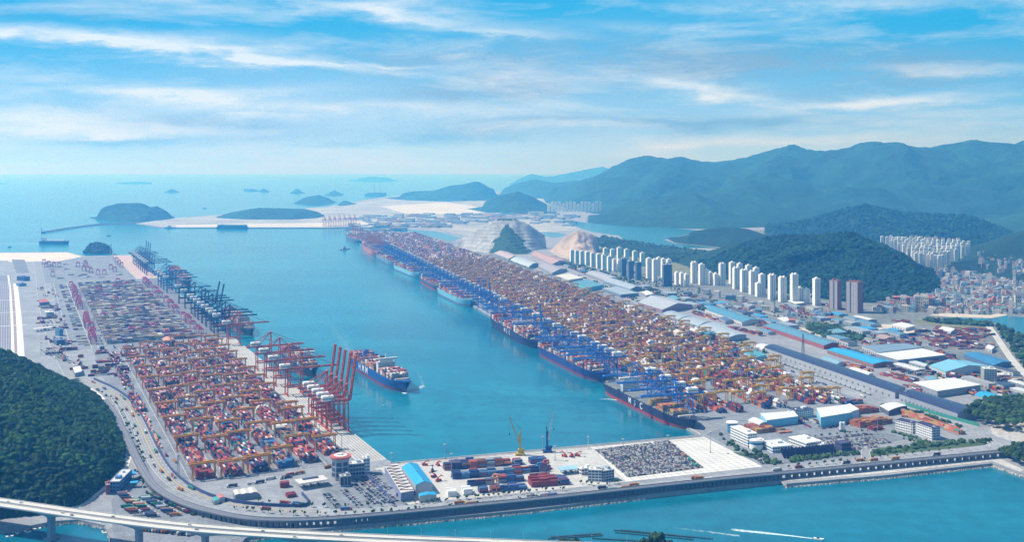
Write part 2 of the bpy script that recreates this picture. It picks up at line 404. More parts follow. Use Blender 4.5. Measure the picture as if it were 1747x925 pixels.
LAND = [(-400, 432), (115, 430), (145, 437), (222, 435), (660, 785), (672, 790), (1195, 743), (590, 398), (602, 392), (640, 391), (690, 397), (702, 392), (690, 387), (660, 385), (560, 388.5), (280, 388.5), (232, 381),
        (300, 372), (560, 352), (640, 338), (700, 331), (1000, 322), (2600, 322), (2600, 900), (2000, 880), (1747, 809), (1693, 791), (1505, 812), (1342, 826), (1334, 821), (1100, 846), (900, 870), (700, 889), (510, 906),
        (420, 918), (392, 940), (392, 975), (205, 975), (188, 920), (179, 897), (133, 887), (90, 890), (60, 896), (23, 903), (-20, 906), (-400, 925)]
lb = MB(); lb.prism([tuple(G2(*p)) for p in LAND], -0.5, ZL, bottom=False)
structure(lb.build('port_ground', M_CONC))
SHEETN = [0]
def sheet(name, pts, mtl, lvl=1, px=True, z=ZL, kind='structure'):
    q = [tuple(G2(*p)) if px else tuple(p) for p in pts]
    b = MB(); n = len(q)
    A = sum(q[i][0]*q[(i+1) % n][1]-q[(i+1) % n][0]*q[i][1] for i in range(n))
    if A < 0: q = q[::-1]
    SHEETN[0] += 1; zz = z+.06*lvl+.0007*(SHEETN[0] % 50)
    T = tessellate_polygon([[Vector((p[0], p[1], 0)) for p in q]]); F = []
    for a, b_, c in T:
        ar = (q[b_][0]-q[a][0])*(q[c][1]-q[a][1])-(q[c][0]-q[a][0])*(q[b_][1]-q[a][1]); F.append((a, b_, c) if ar > 0 else (a, c, b_))
    b.add([(p[0], p[1], zz) for p in q], F)
    o = b.build(name, mtl); o['kind'] = kind; return o
def fsheet(name, fr, u0, u1, v0, v1, mtl, lvl=1):
    return sheet(name, [fr.xy(u0, v0), fr.xy(u1, v0), fr.xy(u1, v1), fr.xy(u0, v1)], mtl, lvl, px=False)
def resample(pts, step):
    out = [np.array(pts[0], float)]
    for a, b in zip(pts[:-1], pts[1:]):
        a = np.array(a, float); b = np.array(b, float); n = max(1, int(np.linalg.norm(b-a)/step))
        for i in range(1, n+1): out.append(a+(b-a)*i/n)
    return out
def smoothline(pts, it=2):
    pts = [np.array(p, float) for p in pts]
    for _ in range(it):
        q = [pts[0]]
        for a, b in zip(pts[:-1], pts[1:]): q += [a*.75+b*.25, a*.25+b*.75]
        q.append(pts[-1]); pts = q
    return pts
def normals2(pts):
    out = []
    for i in range(len(pts)):
        d = pts[min(i+1, len(pts)-1)]-pts[max(i-1, 0)]; d = d/(np.linalg.norm(d)+1e-9); out.append(np.array([-d[1], d[0]]))
    return out
def strip_mb(pts, off0, off1, z, b=None, m=0):
    b = b or MB(); nn = normals2(pts); V = []
    for p, n in zip(pts, nn):
        V.append((*(p+n*off0), z)); V.append((*(p+n*off1), z))
    F = [(2*i, 2*i+1, 2*i+3, 2*i+2) for i in range(len(pts)-1)]
    if off1 > off0: F = [f[::-1] for f in F]
    return b.add(V, F, m)
def road(name, px, width, mtl=None, lvl=2, lanes=0, z=ZL, yellow=False, edge=True):
    """paved strip with kerb lines and dashed lane marks as one mesh"""
    pts = smoothline([G2(*p, z) for p in px], 2); SHEETN[0] += 1
    zz = z+.06*lvl+.0007*(SHEETN[0] % 50); b = strip_mb(pts, -width/2, width/2, zz)
    if edge:
        for e in (-width/2+.5, width/2-.9): strip_mb(pts, e, e+.45, zz+.02, b, 1)
    if lanes > 1:
        rs = resample(pts, 8.0); nn = normals2(rs); w = width/lanes
        for k in range(1, lanes):
            o = -width/2+k*w
            if yellow and k == lanes//2:
                strip_mb(pts, o-.45, o+.45, zz+.02, b, 2); continue
            for i in range(0, len(rs)-1, 2):
                a, c = rs[i]+nn[i]*o, rs[i+1]+nn[i+1]*o; n = nn[i]*.22
                b.add([(*(a-n), zz+.02), (*(c-n), zz+.02), (*(c+n), zz+.02), (*(a+n), zz+.02)], [(0, 1, 2, 3)], 1)
    return structure(b.build(name, [mtl or M_ROAD, M_LINE, M_YLINE]))

# paved and unpaved surfaces
fsheet('quay_apron', FL, 2, 1235, 1, 44, M_PALE); fsheet('container_yard', FL, 8, 1215, 44.5, 345, M_YARD)
fsheet('quay_apron', FL, 1236, 2830, 1, 55, M_ASPH); fsheet('container_yard', FL, 1216, 2830, 56, 400, M_YARD)
fsheet('quay_apron', FL, 2831, 4030, 1, 85, mat('warm_concrete', (.52, .46, .43), .9, .1, .01)); fsheet('container_yard', FL, 2832, 4000, 86, 440, M_YARD)
fsheet('quay_apron', FR, 0, 5400, 1, 44, M_CONC); fsheet('container_yard', FR, 30, 5400, 45, 430, M_YARD)
sheet('container_yard', [FR.xy(300, 431), FR.xy(5400, 431), FR.xy(5400, 560), FR.xy(1000, 520)], M_YARD, px=False)
sheet('export_lot', [(1006, 763), (1201, 745.5), (1302, 797), (1068, 823)], mat('bright_concrete', (.66, .655, .64), .85, .14, .03, var2=.10, scale2=.4))
sheet('storage_yard', [(675, 792), (1006, 763), (1068, 823), (930, 838), (690, 862), (640, 800)], M_PALE)
sheet('car_park', [(545, 838), (612, 806), (650, 802), (700, 866), (640, 872), (540, 872)], M_YARD, 2)
sheet('gate_lot', [(380, 842), (540, 818), (560, 872), (400, 862)], M_CONC, 2)
sheet('truck_park', [(190, 850), (235, 812), (300, 868), (420, 888), (420, 915), (395, 960), (205, 960), (192, 905)], M_YARD, 1)
sheet('town_ground', [(1245, 545), (1430, 600), (1747, 700), (2300, 800), (2300, 470), (1500, 470), (1200, 470), (960, 430), (930, 445)], M_TOWN, 1)
sheet('gate_ground', [(1205, 742), (1290, 700), (1480, 690), (1560, 710), (1690, 757), (1480, 778), (1310, 795)], M_YARD, 2)
sheet('scrub_ground', [(1180, 393), (1420, 392), (1430, 432), (1235, 426), (1150, 417)], M_SCRUB, 1); sheet('scrub_ground', [(955, 434), (1000, 424), (1110, 424), (1245, 432), (1400, 470), (1250, 482), (1190, 471)], M_SCRUB, 2)
sheet('lawn', [(1250, 772), (1290, 775), (1300, 786), (1262, 778)], M_GRASS, 3)
sheet('lawn', [(1478, 775), (1500, 765), (1690, 752), (1680, 760), (1500, 778), (1482, 780)], M_GRASS, 3)
sheet('field', [(1365, 527), (1420, 527), (1445, 545), (1400, 553)], M_SCRUB, 2); sheet('field', [(1395, 555), (1440, 548), (1448, 556), (1412, 562)], M_GRASS, 2)
sheet('dirt_lot', [(1500, 553), (1560, 556), (1568, 566), (1535, 571), (1495, 562)], M_SAND, 2)
sheet('dirt_lot', [(1340, 558), (1372, 560), (1425, 580), (1400, 582)], M_SAND, 2)
sheet('scrub_ground', [(1560, 545), (1690, 553), (1700, 562), (1640, 560), (1560, 553)], M_SCRUB, 2)
sheet('beach', [(1585, 538), (1600, 534), (1690, 538), (1713, 533), (1718, 538), (1690, 543), (1620, 541)], M_SAND, 3)
sheet('bay_water', [(1605, 541), (1690, 543.5), (1718, 539), (1760, 543), (2300, 545), (2300, 640), (1900, 610), (1745, 572), (1700, 551), (1640, 547)], M_SEA, 2)
sheet('inlet_water', [(940, 371), (1000, 380), (1081, 386), (1140, 389), (1180, 392), (1205, 396), (1175, 400), (1133, 409), (1150, 415), (1232, 424), (1169, 423), (1110, 420), (1075, 416), (1055, 402), (1010, 396), (975, 384), (945, 376)], M_INLET, 1)
sheet('inlet_water', [(690, 391), (760, 396), (790, 404), (770, 412), (735, 404), (700, 396)], M_INLET, 1)
sheet('inlet_water', [(925, 396), (955, 397), (968, 401), (945, 406), (930, 403)], M_INLET, 2)
sheet('reclaimed_land', [(240, 381), (300, 372.5), (560, 353), (700, 333), (930, 330), (940, 365), (990, 392), (800, 402), (700, 385), (560, 387), (280, 387)], M_FARLAND, 1)
sheet('sand_fill', [(650, 352), (760, 345), (850, 358), (800, 366), (690, 364)], mat('pale_sand', (.56, .55, .51), .95, .12, .003), 2)
sheet('sand_fill', [(300, 384), (560, 380), (640, 376), (655, 384), (560, 387.5), (300, 387.5)], mat('pale_sand'), 2)
sheet('sand_fill', [(-300, 434), (115, 431), (140, 438), (100, 446), (-300, 450)], mat('warm_sand', (.66, .58, .50), .95, .1, .01), 2)
sheet('water_tank_yard', [(20, 443), (42, 443), (50, 466), (28, 466)], M_ASPH, 2)
sheet('rail_yard', [(-60, 470), (18, 468), (20, 495), (18, 600), (-60, 600)], mat('rail_ballast', (.20, .20, .26), .9, .2, .02), 2)
sheet('seaward_road', [(-60, 445), (14, 445), (20, 470), (-60, 470)], M_CONC, 2)

# rails, crane ways and yard joints along the quays
b = MB(); zz = ZL+.2
for fr, u0, u1 in ((FL, 4, 1230), (FR, 2, 5390)):
    for v in (4, 9, 14, 19, 24, 29, 34, 39): 
        a = fr.xy(u0, v); c = fr.xy(u1, v); n = fr.n*.5
        b.add([(*(a-n), zz), (*(c-n), zz), (*(c+n), zz), (*(a+n), zz)], [(0, 1, 2, 3)] if fr is FR else [(3, 2, 1, 0)], 0)
for v in (6, 18, 30, 42, 54, 66, 78):
    a = FL.xy(2835, v); c = FL.xy(4028, v); n = FL.n*1.6
    b.add([(*(a-n), zz), (*(c-n), zz), (*(c+n), zz), (*(a+n), zz)], [(3, 2, 1, 0)], 1)
structure(b.build('crane_rails', [mat('rail_steel', (.13, .14, .17), .6), mat('red_lane_paint', (.45, .20, .20), .8)]))
b = MB(); zm = ZL+.24
def line(fr, u0, v0, u1, v1, w, m=0):
    a, c = fr.xy(u0, v0), fr.xy(u1, v1); d = (c-a)/np.linalg.norm(c-a); n = np.array([-d[1], d[0]])*w/2
    b.add([(*(a-n), zm), (*(c-n), zm), (*(c+n), zm), (*(a+n), zm)], [(0, 1, 2, 3)], m)
for v in (70, 109, 149, 188, 227, 266):
    for o in (-16.6, -15, 15, 16.6): line(FL, 14, v+o, 1200, v+o, .7, 1)
    line(FL, 14, v+19.5, 1200, v+19.5, .45)
for u in list(np.arange(6, 60, 9))+[217, 451, 667, 879, 1046]: line(FL, u, 48, u, 290, .5)
for u in np.arange(20, 130, 12): line(FR, u, 50, u, 330, .5)
for u in np.arange(1240, 2800, 46): line(FL, u+30, 322, u+30, 385, .8); line(FL, u+33, 322, u+33, 385, .5)
for u in np.arange(2880, 3960, 40): line(FL, u, 95, u, 400, 2.0); line(FL, u+16, 95, u+16, 400, 1.2, 1)
for v in (330, 345, 392): line(FL, 1220, v, 2800, v, .8)
for u in np.arange(0, 520, 13): line(FB, u, 3, u, 22, .35, 1)
for v in (6, 12, 22): line(FB, 4, v, 515, v, .6, 1)
qa, qb, qc, qd = [G2(*p) for p in ((1006, 763), (1201, 745.5), (1302, 797), (1068, 823))]
for f in np.linspace(0, 1, 19):
    for A, B_ in ((qa*(1-f)+qb*f, qd*(1-f)+qc*f), (qa*(1-f)+qd*f, qb*(1-f)+qc*f)):
        d = (B_-A)/np.linalg.norm(B_-A); n = np.array([-d[1], d[0]])*.2; b.add([(*(A-n), zm), (*(B_-n), zm), (*(B_+n), zm), (*(A+n), zm)], [(0, 1, 2, 3)], 1)
structure(b.build('ground_markings', [M_LINE, mat('joint_dark', (.15, .16, .18), .9)]))
# quay fenders and cap
for fr in (FL, FR):
    b = MB(); 
    b.box((*(fr.xy(fr.L/2, .9)), ZL+.35), (fr.L, 1.6, .7), fr.ang, 0)
    for u in np.arange(12, 2600, 16): q = fr.xy(u, -.7); b.box((q[0], q[1], ZL-2.2), (2.2, 1.6, 3.4), fr.ang, 1)
    structure(b.build('quay_edge', [M_PALE, M_BLACK]))
b = MB(); q = FB.xy(260, .9); b.box((q[0], q[1], ZL+.35), (518, 1.6, .7), FB.ang, 0)
for u in np.arange(12, 510, 16): q = FB.xy(u, -.7); b.box((q[0], q[1], ZL-2.2), (2.2, 1.6, 3.4), FB.ang, 1)
structure(b.build('quay_edge', [M_PALE, M_BLACK]))

# ------------------------------------------------------------------ roads
road('coast_highway', [(120, 640), (152, 652), (190, 668), (218, 690), (236, 720), (250, 755), (268, 790), (296, 824), (340, 846), (400, 863), (480, 873), (560, 875)], 27, None, 3, 6, yellow=True)
road('coast_road', [(540, 876), (640, 872), (800, 861), (940, 847), (1100, 830), (1300, 808), (1480, 787), (1640, 771), (1700, 762)], 20, M_CONC, 3, 4)
road('coast_road', [(1700, 762), (1680, 748), (1620, 728), (1560, 710), (1500, 690), (1400, 655), (1300, 610), (1200, 566), (1050, 498), (900, 440), (800, 408), (700, 383), (655, 368)], 22, M_CONC, 3, 4)
road('hill_path', [(152, 664), (172, 678), (190, 702), (203, 735), (214, 762), (219, 780), (210, 803), (192, 820), (168, 838), (148, 858), (118, 872)], 11, mat('bright_concrete'), 3)
road('slip_road', [(160, 660), (182, 676), (198, 702), (212, 738), (226, 772), (240, 800)], 13, M_ROAD, 2)
road('port_road', [(22, 610), (21, 560), (19, 520), (17, 490), (14, 470)], 7, mat('bright_concrete'), 3)
road('service_strip', [(27, 600), (25.5, 550), (22.5, 505), (20, 488)], 12, mat('mauve_paving', (.30, .25, .27), .9, .15, .02), 2)
road('port_road', [(36, 610), (34, 570), (31, 530), (28, 500), (26, 484)], 15, mat('bright_concrete'), 3)
road('port_road', [(28, 486), (60, 484), (140, 480), (235, 477)], 22, M_ROAD, 3)
road('port_road', [(130, 655), (100, 600), (84, 560), (72, 510), (68, 470), (62, 446)], 30, M_ROAD, 2)
for y0 in (513, 534, 556):
    a = [(-40, y0+1), (5, y0), (20, y0-1), (28, y0-1)] if y0 != 556 else [(-40, y0+3), (20, y0), (46, y0-2)]
    road('yard_bridge', a, 9, mat('bright_concrete'), 4)
road('valley_road', [(1648, 463), (1662, 455), (1676, 447), (1677, 438), (1690, 424)], 26, M_PALE, 3)
road('beach_road', [(1686, 556), (1700, 575), (1716, 600), (1735, 625), (1760, 650)], 16, M_PALE, 3)
road('gate_road', [(1475, 792), (1478, 780), (1475, 768), (1500, 760), (1600, 748), (1680, 745)], 14, M_ROAD, 4)
road('gate_road', [(1330, 720), (1480, 705), (1540, 712), (1620, 745)], 22, M_ROAD, 3)
road('industrial_road', [(1300, 575), (1420, 610), (1540, 640), (1660, 690), (1700, 715)], 14, M_ROAD, 3)
road('town_road', [(960, 447), (1060, 480), (1180, 505), (1300, 530), (1400, 560), (1500, 585), (1600, 590)], 20, M_ROAD, 3, 4)
# lane marks of the left-hand rail yard
b = MB()
for k in range(9):
    pts = [G2(-20+k*4.4, 600), G2(-18+k*4.2, 540), G2(-8+k*3.0, 480)]; strip_mb(pts, -.7, .7, ZL+.35, b)
structure(b.build('rail_tracks', mat('track_steel', (.42, .42, .46), .6)))

# rocky revetment along the near shore
def rocks(name, px, wid, n, size, z=ZL):
    pts = resample([G2(*p, z) for p in px], 2.0); nn = normals2(pts); V = []; Q = []; k = 0; cols = []
    base = np.array([(-1, -1, -.6), (1, -1, -.6), (1, 1, -.6), (-1, 1, -.6), (-.6, -.7, .6), (.7, -.6, .7), (.6, .7, .5), (-.7, .6, .7)])
    for _ in range(n):
        i = rng.integers(0, len(pts)); t = rng.random()*wid; s = size*(.5+rng.random()); a = rng.random()*6.28
        q = pts[i]+nn[i]*t; R3 = np.array([[math.cos(a), -math.sin(a), 0], [math.sin(a), math.cos(a), 0], [0, 0, 1]])
        W = (base*(1+.35*(rng.random((8, 3))-.5))*s)@R3.T+np.array([q[0], q[1], z*(t/wid)*.9+.3]); V.append(W)
        Q.append(np.array([(4, 5, 6, 7), (0, 1, 5, 4), (1, 2, 6, 5), (2, 3, 7, 6), (3, 0, 4, 7)])+k); k += 8
        g = .26+.3*rng.random(); cols += [(g, g*.97, g*.93)]*5
    o = np_mesh(name, np.concatenate(V), np.concatenate(Q), None, [mat('rock_face', None, .95, .2, .5, attr=True)], np.array(cols)); o['kind'] = 'stuff'
    o['label'] = 'pale rubble rock revetment along the shore'; o['category'] = 'rocks'; return o
rocks('shore_rocks', [(405, 928), (420, 919), (510, 907), (700, 890), (900, 871), (1100, 847)], 13, 5200, 1.0)
rocks('shore_rocks', [(1342, 827), (1505, 813), (1693, 792)], 14, 3200, 1.0)
rocks('shore_rocks', [(1693, 792), (1747, 810), (1900, 850)], 10, 900, 1.1)
rocks('shore_rocks', [(23, 904), (60, 897), (90, 891), (133, 888), (179, 898), (189, 921), (205, 970)], 6, 900, .9)
sheet('bank_sand', [(1342, 822), (1350, 812), (1500, 797), (1680, 778), (1700, 780), (1747, 803), (1740, 806), (1693, 788), (1505, 809)], M_PALE, 4)
sheet('bank_gravel', [(430, 912), (510, 896), (700, 880), (900, 861), (1095, 838), (1100, 844), (900, 868), (700, 887), (510, 904)], M_CONC, 4)

# ------------------------------------------------------------------ hills, islands, mountains
HEIGHT = {}
def hill(name, front, ridge, Y, back, step, mtl, label, z0=ZL, amp=.16, nscale=None, pw=.85, seed=3, ends=True, colfn=None, terrace=0):
    fr_ = [tuple(G2(x, y, z0)) for x, y in front]
    n = len(ridge); Ys = Y if isinstance(Y, (list, tuple)) else [Y]*n
    rp = [P(x, y, d) for (x, y), d in zip(ridge, Ys)]
    bk = [(p.x*(p.y+back)/p.y, p.y+back) for p in rp]
    poly = fr_+bk[::-1]; rl = [(p.x, p.y) for p in rp]; rv = [max(p.z-z0, 1) for p in rp]
    A = np.array(poly); x0, y0 = A.min(0); x1, y1 = A.max(0); nx = int((x1-x0)/step)+2; ny = int((y1-y0)/step)+2
    ns = nscale or (x1-x0)/7
    def height(pts):
        ins = inside(pts, poly); db, _ = seg_dist(pts, poly, None, True); dr, hv = seg_dist(pts, rl, rv)
        t = db/(db+dr+1e-6); t = np.where(ins, t, 0)
        nz = fbm(pts[:, 0]/ns, pts[:, 1]/ns, 5, seed, True)-.62; n2 = fbm(pts[:, 0]/ns*3.1, pts[:, 1]/ns*3.1, 4, seed+9)-.5
        h = hv*(t**pw)*(1+(nz*1.6+n2*.5)*amp*4*(1-t)*np.minimum(1, t*3))+hv*amp*.28*n2*np.minimum(1, t*4)
        h = np.minimum(h, hv*1.02)
        if terrace: f = h/terrace+.35*(n2-.1); k = np.floor(f); h = .3*h+.7*(k+np.clip((f-k-.62)/.38, 0, 1))*terrace
        return np.where(ins, np.maximum(h, .3), -3.0)
    gx, gy = np.meshgrid(x0+np.arange(nx)*step, y0+np.arange(ny)*step); pts = np.stack([gx.ravel(), gy.ravel()], 1)
    h = height(pts); V = np.concatenate([pts, (h+z0)[:, None]], 1)
    i = np.arange(nx*ny).reshape(ny, nx); q = np.stack([i[:-1, :-1].ravel(), i[:-1, 1:].ravel(), i[1:, 1:].ravel(), i[1:, :-1].ravel()], 1)
    keep = (h[q] > -2).any(1); q = q[keep]
    used = np.unique(q); remap = -np.ones(nx*ny, int); remap[used] = np.arange(len(used))
    fc = colfn(V, q) if colfn else None
    o = np_mesh(name, V[used], remap[q], None, [mtl], fc, smooth=True); structure(o, label)
    return o, height, poly
hA, hA_h, hA_poly = hill('hill', [(-260, 640+330), (-60, 893), (0, 886), (60, 880), (110, 872), (148, 856), (188, 820), (207, 800), (212, 776), (203, 745), (188, 708), (168, 680), (150, 662)],
          [(-330, 560), (-180, 560), (-60, 586), (20, 604), (75, 632), (118, 655), (138, 668)], [1560, 1690, 1820, 1900, 1960, 2010, 2035], 90, 8, M_FOREST, 'steep wooded hill beside the highway', amp=.10, pw=.62, nscale=160)
hB, hB_h, hB_poly = hill('hill', [(1150, 446), (1210, 470), (1290, 490), (1360, 505), (1440, 516), (1500, 518), (1560, 512), (1606, 498), (1600, 478)],
          [(1165, 440), (1200, 430), (1240, 419), (1290, 409), (1340, 402), (1390, 404), (1420, 400), (1455, 398), (1490, 414), (1525, 440), (1560, 462), (1592, 482)], [4900, 4700, 4600, 4500, 4400, 4300, 4200, 4100, 4000, 3800, 3700, 3600], 700, 16, M_FOREST, 'dark wooded hill behind the apartment towers', amp=.16, pw=.8, seed=11)
hC, hC_h, hC_poly = hill('hill', [(1300, 408), (1360, 414), (1480, 420), (1560, 422), (1640, 424), (1690, 420), (1735, 410)],
          [(1305, 398), (1345, 382), (1400, 372), (1440, 356), (1475, 350), (1510, 358), (1545, 364), (1600, 366), (1650, 368), (1690, 382), (1725, 402)], 7000, 900, 25, M_FOREST, 'broad dark hill behind the inland apartment estate', seed=21)
hill('hill', [(1600, 480), (1640, 470), (1680, 470), (1747, 495), (1850, 505), (2100, 520)], [(1625, 470), (1650, 452), (1690, 430), (1730, 405), (1780, 385), (1900, 370), (2100, 380)], [4500, 4600, 4800, 5000, 5200, 5400, 5600], 900, 25, M_FOREST, 'wooded slope at the edge of town behind the village', seed=24)
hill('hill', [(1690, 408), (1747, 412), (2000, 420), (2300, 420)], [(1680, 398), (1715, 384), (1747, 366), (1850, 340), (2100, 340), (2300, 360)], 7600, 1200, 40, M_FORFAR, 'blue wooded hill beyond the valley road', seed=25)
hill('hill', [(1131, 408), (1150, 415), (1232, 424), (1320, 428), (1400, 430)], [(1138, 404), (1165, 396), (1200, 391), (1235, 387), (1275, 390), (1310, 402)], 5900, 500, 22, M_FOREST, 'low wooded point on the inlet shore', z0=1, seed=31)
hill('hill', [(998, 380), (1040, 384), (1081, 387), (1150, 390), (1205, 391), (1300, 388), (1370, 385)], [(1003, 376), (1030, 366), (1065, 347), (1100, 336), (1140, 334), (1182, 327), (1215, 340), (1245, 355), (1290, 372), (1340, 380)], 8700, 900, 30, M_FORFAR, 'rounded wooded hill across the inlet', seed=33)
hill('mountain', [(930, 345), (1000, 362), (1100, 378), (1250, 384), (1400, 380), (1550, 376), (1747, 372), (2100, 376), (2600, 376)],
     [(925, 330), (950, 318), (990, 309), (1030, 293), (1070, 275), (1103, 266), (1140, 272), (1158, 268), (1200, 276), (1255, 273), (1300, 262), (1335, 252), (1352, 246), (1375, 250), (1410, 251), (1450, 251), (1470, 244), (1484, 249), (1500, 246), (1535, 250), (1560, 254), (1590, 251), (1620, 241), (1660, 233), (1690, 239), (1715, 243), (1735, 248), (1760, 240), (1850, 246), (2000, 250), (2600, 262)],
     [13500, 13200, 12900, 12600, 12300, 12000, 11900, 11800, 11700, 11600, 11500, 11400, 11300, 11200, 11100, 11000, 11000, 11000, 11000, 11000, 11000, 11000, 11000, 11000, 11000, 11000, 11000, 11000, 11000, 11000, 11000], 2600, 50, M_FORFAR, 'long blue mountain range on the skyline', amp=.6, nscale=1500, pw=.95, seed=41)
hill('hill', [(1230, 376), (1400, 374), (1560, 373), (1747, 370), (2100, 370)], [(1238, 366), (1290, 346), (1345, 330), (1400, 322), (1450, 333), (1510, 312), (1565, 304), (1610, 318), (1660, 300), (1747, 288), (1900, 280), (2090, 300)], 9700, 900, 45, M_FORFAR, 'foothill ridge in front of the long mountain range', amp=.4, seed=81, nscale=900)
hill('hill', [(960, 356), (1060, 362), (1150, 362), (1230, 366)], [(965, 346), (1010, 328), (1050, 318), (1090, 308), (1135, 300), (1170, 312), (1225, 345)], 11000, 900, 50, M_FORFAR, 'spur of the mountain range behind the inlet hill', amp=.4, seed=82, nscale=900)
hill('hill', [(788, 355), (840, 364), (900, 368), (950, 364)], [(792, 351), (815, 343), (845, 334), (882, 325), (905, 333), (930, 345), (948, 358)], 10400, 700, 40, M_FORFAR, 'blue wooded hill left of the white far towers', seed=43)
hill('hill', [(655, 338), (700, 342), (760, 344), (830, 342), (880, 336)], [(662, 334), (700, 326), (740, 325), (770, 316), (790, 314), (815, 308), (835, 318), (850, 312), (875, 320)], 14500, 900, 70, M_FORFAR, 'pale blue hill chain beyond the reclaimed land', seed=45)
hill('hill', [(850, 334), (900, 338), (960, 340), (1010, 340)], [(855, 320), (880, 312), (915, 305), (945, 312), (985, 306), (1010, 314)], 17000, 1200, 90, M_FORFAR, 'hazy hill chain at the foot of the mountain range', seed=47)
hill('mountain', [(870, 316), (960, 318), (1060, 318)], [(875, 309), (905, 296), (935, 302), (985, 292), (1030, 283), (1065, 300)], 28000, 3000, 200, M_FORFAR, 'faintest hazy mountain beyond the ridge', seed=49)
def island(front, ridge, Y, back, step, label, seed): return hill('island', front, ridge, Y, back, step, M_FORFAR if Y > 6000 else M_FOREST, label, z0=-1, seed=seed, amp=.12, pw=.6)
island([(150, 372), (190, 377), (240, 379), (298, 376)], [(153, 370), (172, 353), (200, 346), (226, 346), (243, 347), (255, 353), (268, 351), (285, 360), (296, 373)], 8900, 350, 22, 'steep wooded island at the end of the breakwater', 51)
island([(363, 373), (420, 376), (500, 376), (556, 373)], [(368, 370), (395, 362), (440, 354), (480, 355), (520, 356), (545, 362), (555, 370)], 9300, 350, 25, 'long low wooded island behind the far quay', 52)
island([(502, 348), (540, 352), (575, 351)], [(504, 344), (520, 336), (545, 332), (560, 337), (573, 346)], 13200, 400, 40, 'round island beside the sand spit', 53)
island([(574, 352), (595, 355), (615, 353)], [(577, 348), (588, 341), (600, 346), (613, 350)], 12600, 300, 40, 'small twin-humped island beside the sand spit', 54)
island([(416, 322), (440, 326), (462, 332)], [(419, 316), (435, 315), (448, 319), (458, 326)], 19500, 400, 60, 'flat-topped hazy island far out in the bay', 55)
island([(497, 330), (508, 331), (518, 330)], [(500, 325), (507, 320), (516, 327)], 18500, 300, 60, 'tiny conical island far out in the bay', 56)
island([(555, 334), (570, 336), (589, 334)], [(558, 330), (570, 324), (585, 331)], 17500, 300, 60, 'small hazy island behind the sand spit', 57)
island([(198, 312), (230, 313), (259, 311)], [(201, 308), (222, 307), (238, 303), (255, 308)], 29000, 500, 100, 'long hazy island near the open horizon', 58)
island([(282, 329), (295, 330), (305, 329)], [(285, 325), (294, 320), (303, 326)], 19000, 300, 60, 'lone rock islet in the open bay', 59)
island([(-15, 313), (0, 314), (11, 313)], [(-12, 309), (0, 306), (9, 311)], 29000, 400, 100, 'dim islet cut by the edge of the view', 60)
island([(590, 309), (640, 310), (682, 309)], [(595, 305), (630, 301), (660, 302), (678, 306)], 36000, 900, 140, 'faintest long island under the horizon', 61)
hE, hE_h, hE_poly = island([(143, 432), (165, 434), (191, 433)], [(147, 428), (155, 418), (166, 416), (175, 419), (184, 420), (189, 428)], 5350, 60, 6, 'dark tree-covered rock islet off the terminal corner', 62)

# quarried hill: terraces of grey rock, a spared green wedge and a tree line on the crest
M_QUARRY = mat('quarry_rock', None, .95, .25, .02, attr=True, var2=.25, scale2=.1)
def quarry_col(V, q):
    c = V[q].mean(1); px = CX+FPX*c[:, 0]/c[:, 1]; py = HY+FPX*(CAMH-c[:, 2])/c[:, 1]
    nz = fbm(c[:, 0]/25, c[:, 1]/25, 4, 5); bands = (np.floor(c[:, 2]/9+nz*1.2) % 2)
    g = .20+.24*nz+.06*bands; col = np.stack([g*.90, g*.97, g*1.04], 1)
    wx = np.interp(c[:, 2], [0, 40, 85, 125, 150], [1.0, .82, .5, .2, 0])   # the wedge narrows upwards
    mid = QX; half = 112*wx; k = np.abs((c[:, 0]-mid)+(nz-.5)*50+(c[:, 2]-60)*.12) < half; k &= c[:, 1] < QY-4
    crest = c[:, 2] > QTOP-14+(nz-.5)*10
    col[k | crest] = (.028, .075, .045); return col
QY = 5560.; QX = (868-CX)/FPX*QY; QTOP = CAMH-(371-HY)*QY/FPX
hill('quarry_hill', [(760, 420), (800, 428), (850, 434), (900, 434), (930, 425), (952, 405)], [(768, 414), (795, 404), (825, 385), (845, 374), (862, 371), (880, 373), (900, 380), (920, 394), (942, 406)], QY, 260, 6, M_QUARRY, 'quarried hill with terraced grey rock faces', amp=.13, seed=71, pw=1.05, nscale=170, terrace=15, colfn=quarry_col)
hill('earth_mound', [(936, 428), (955, 440), (985, 444), (1010, 438), (1030, 424)], [(950, 415), (968, 400), (985, 391), (1003, 395), (1022, 400), (1048, 401), (1062, 409)], 5350, 150, 6, M_EARTH, 'bare pink earth cutting beside the quarry', seed=72, pw=1.0, amp=.4, nscale=130, terrace=12)
hill('wooded_rise', [(1005, 420), (1045, 434), (1100, 442), (1160, 450), (1215, 455), (1220, 448)], [(1003, 410), (1030, 406), (1060, 414), (1100, 420), (1150, 424), (1200, 432)], 5350, 150, 12, M_FOREST, 'low wooded rise behind the first towers', seed=73)
hill('rock_cut', [(1690, 742), (1720, 752), (1800, 768), (1900, 780)], [(1672, 716), (1700, 704), (1747, 690), (1830, 680)], [1830, 1850, 1850, 1850], 120, 6, M_ROCK, 'brown rock cutting at the road bend', seed=74, amp=.1)

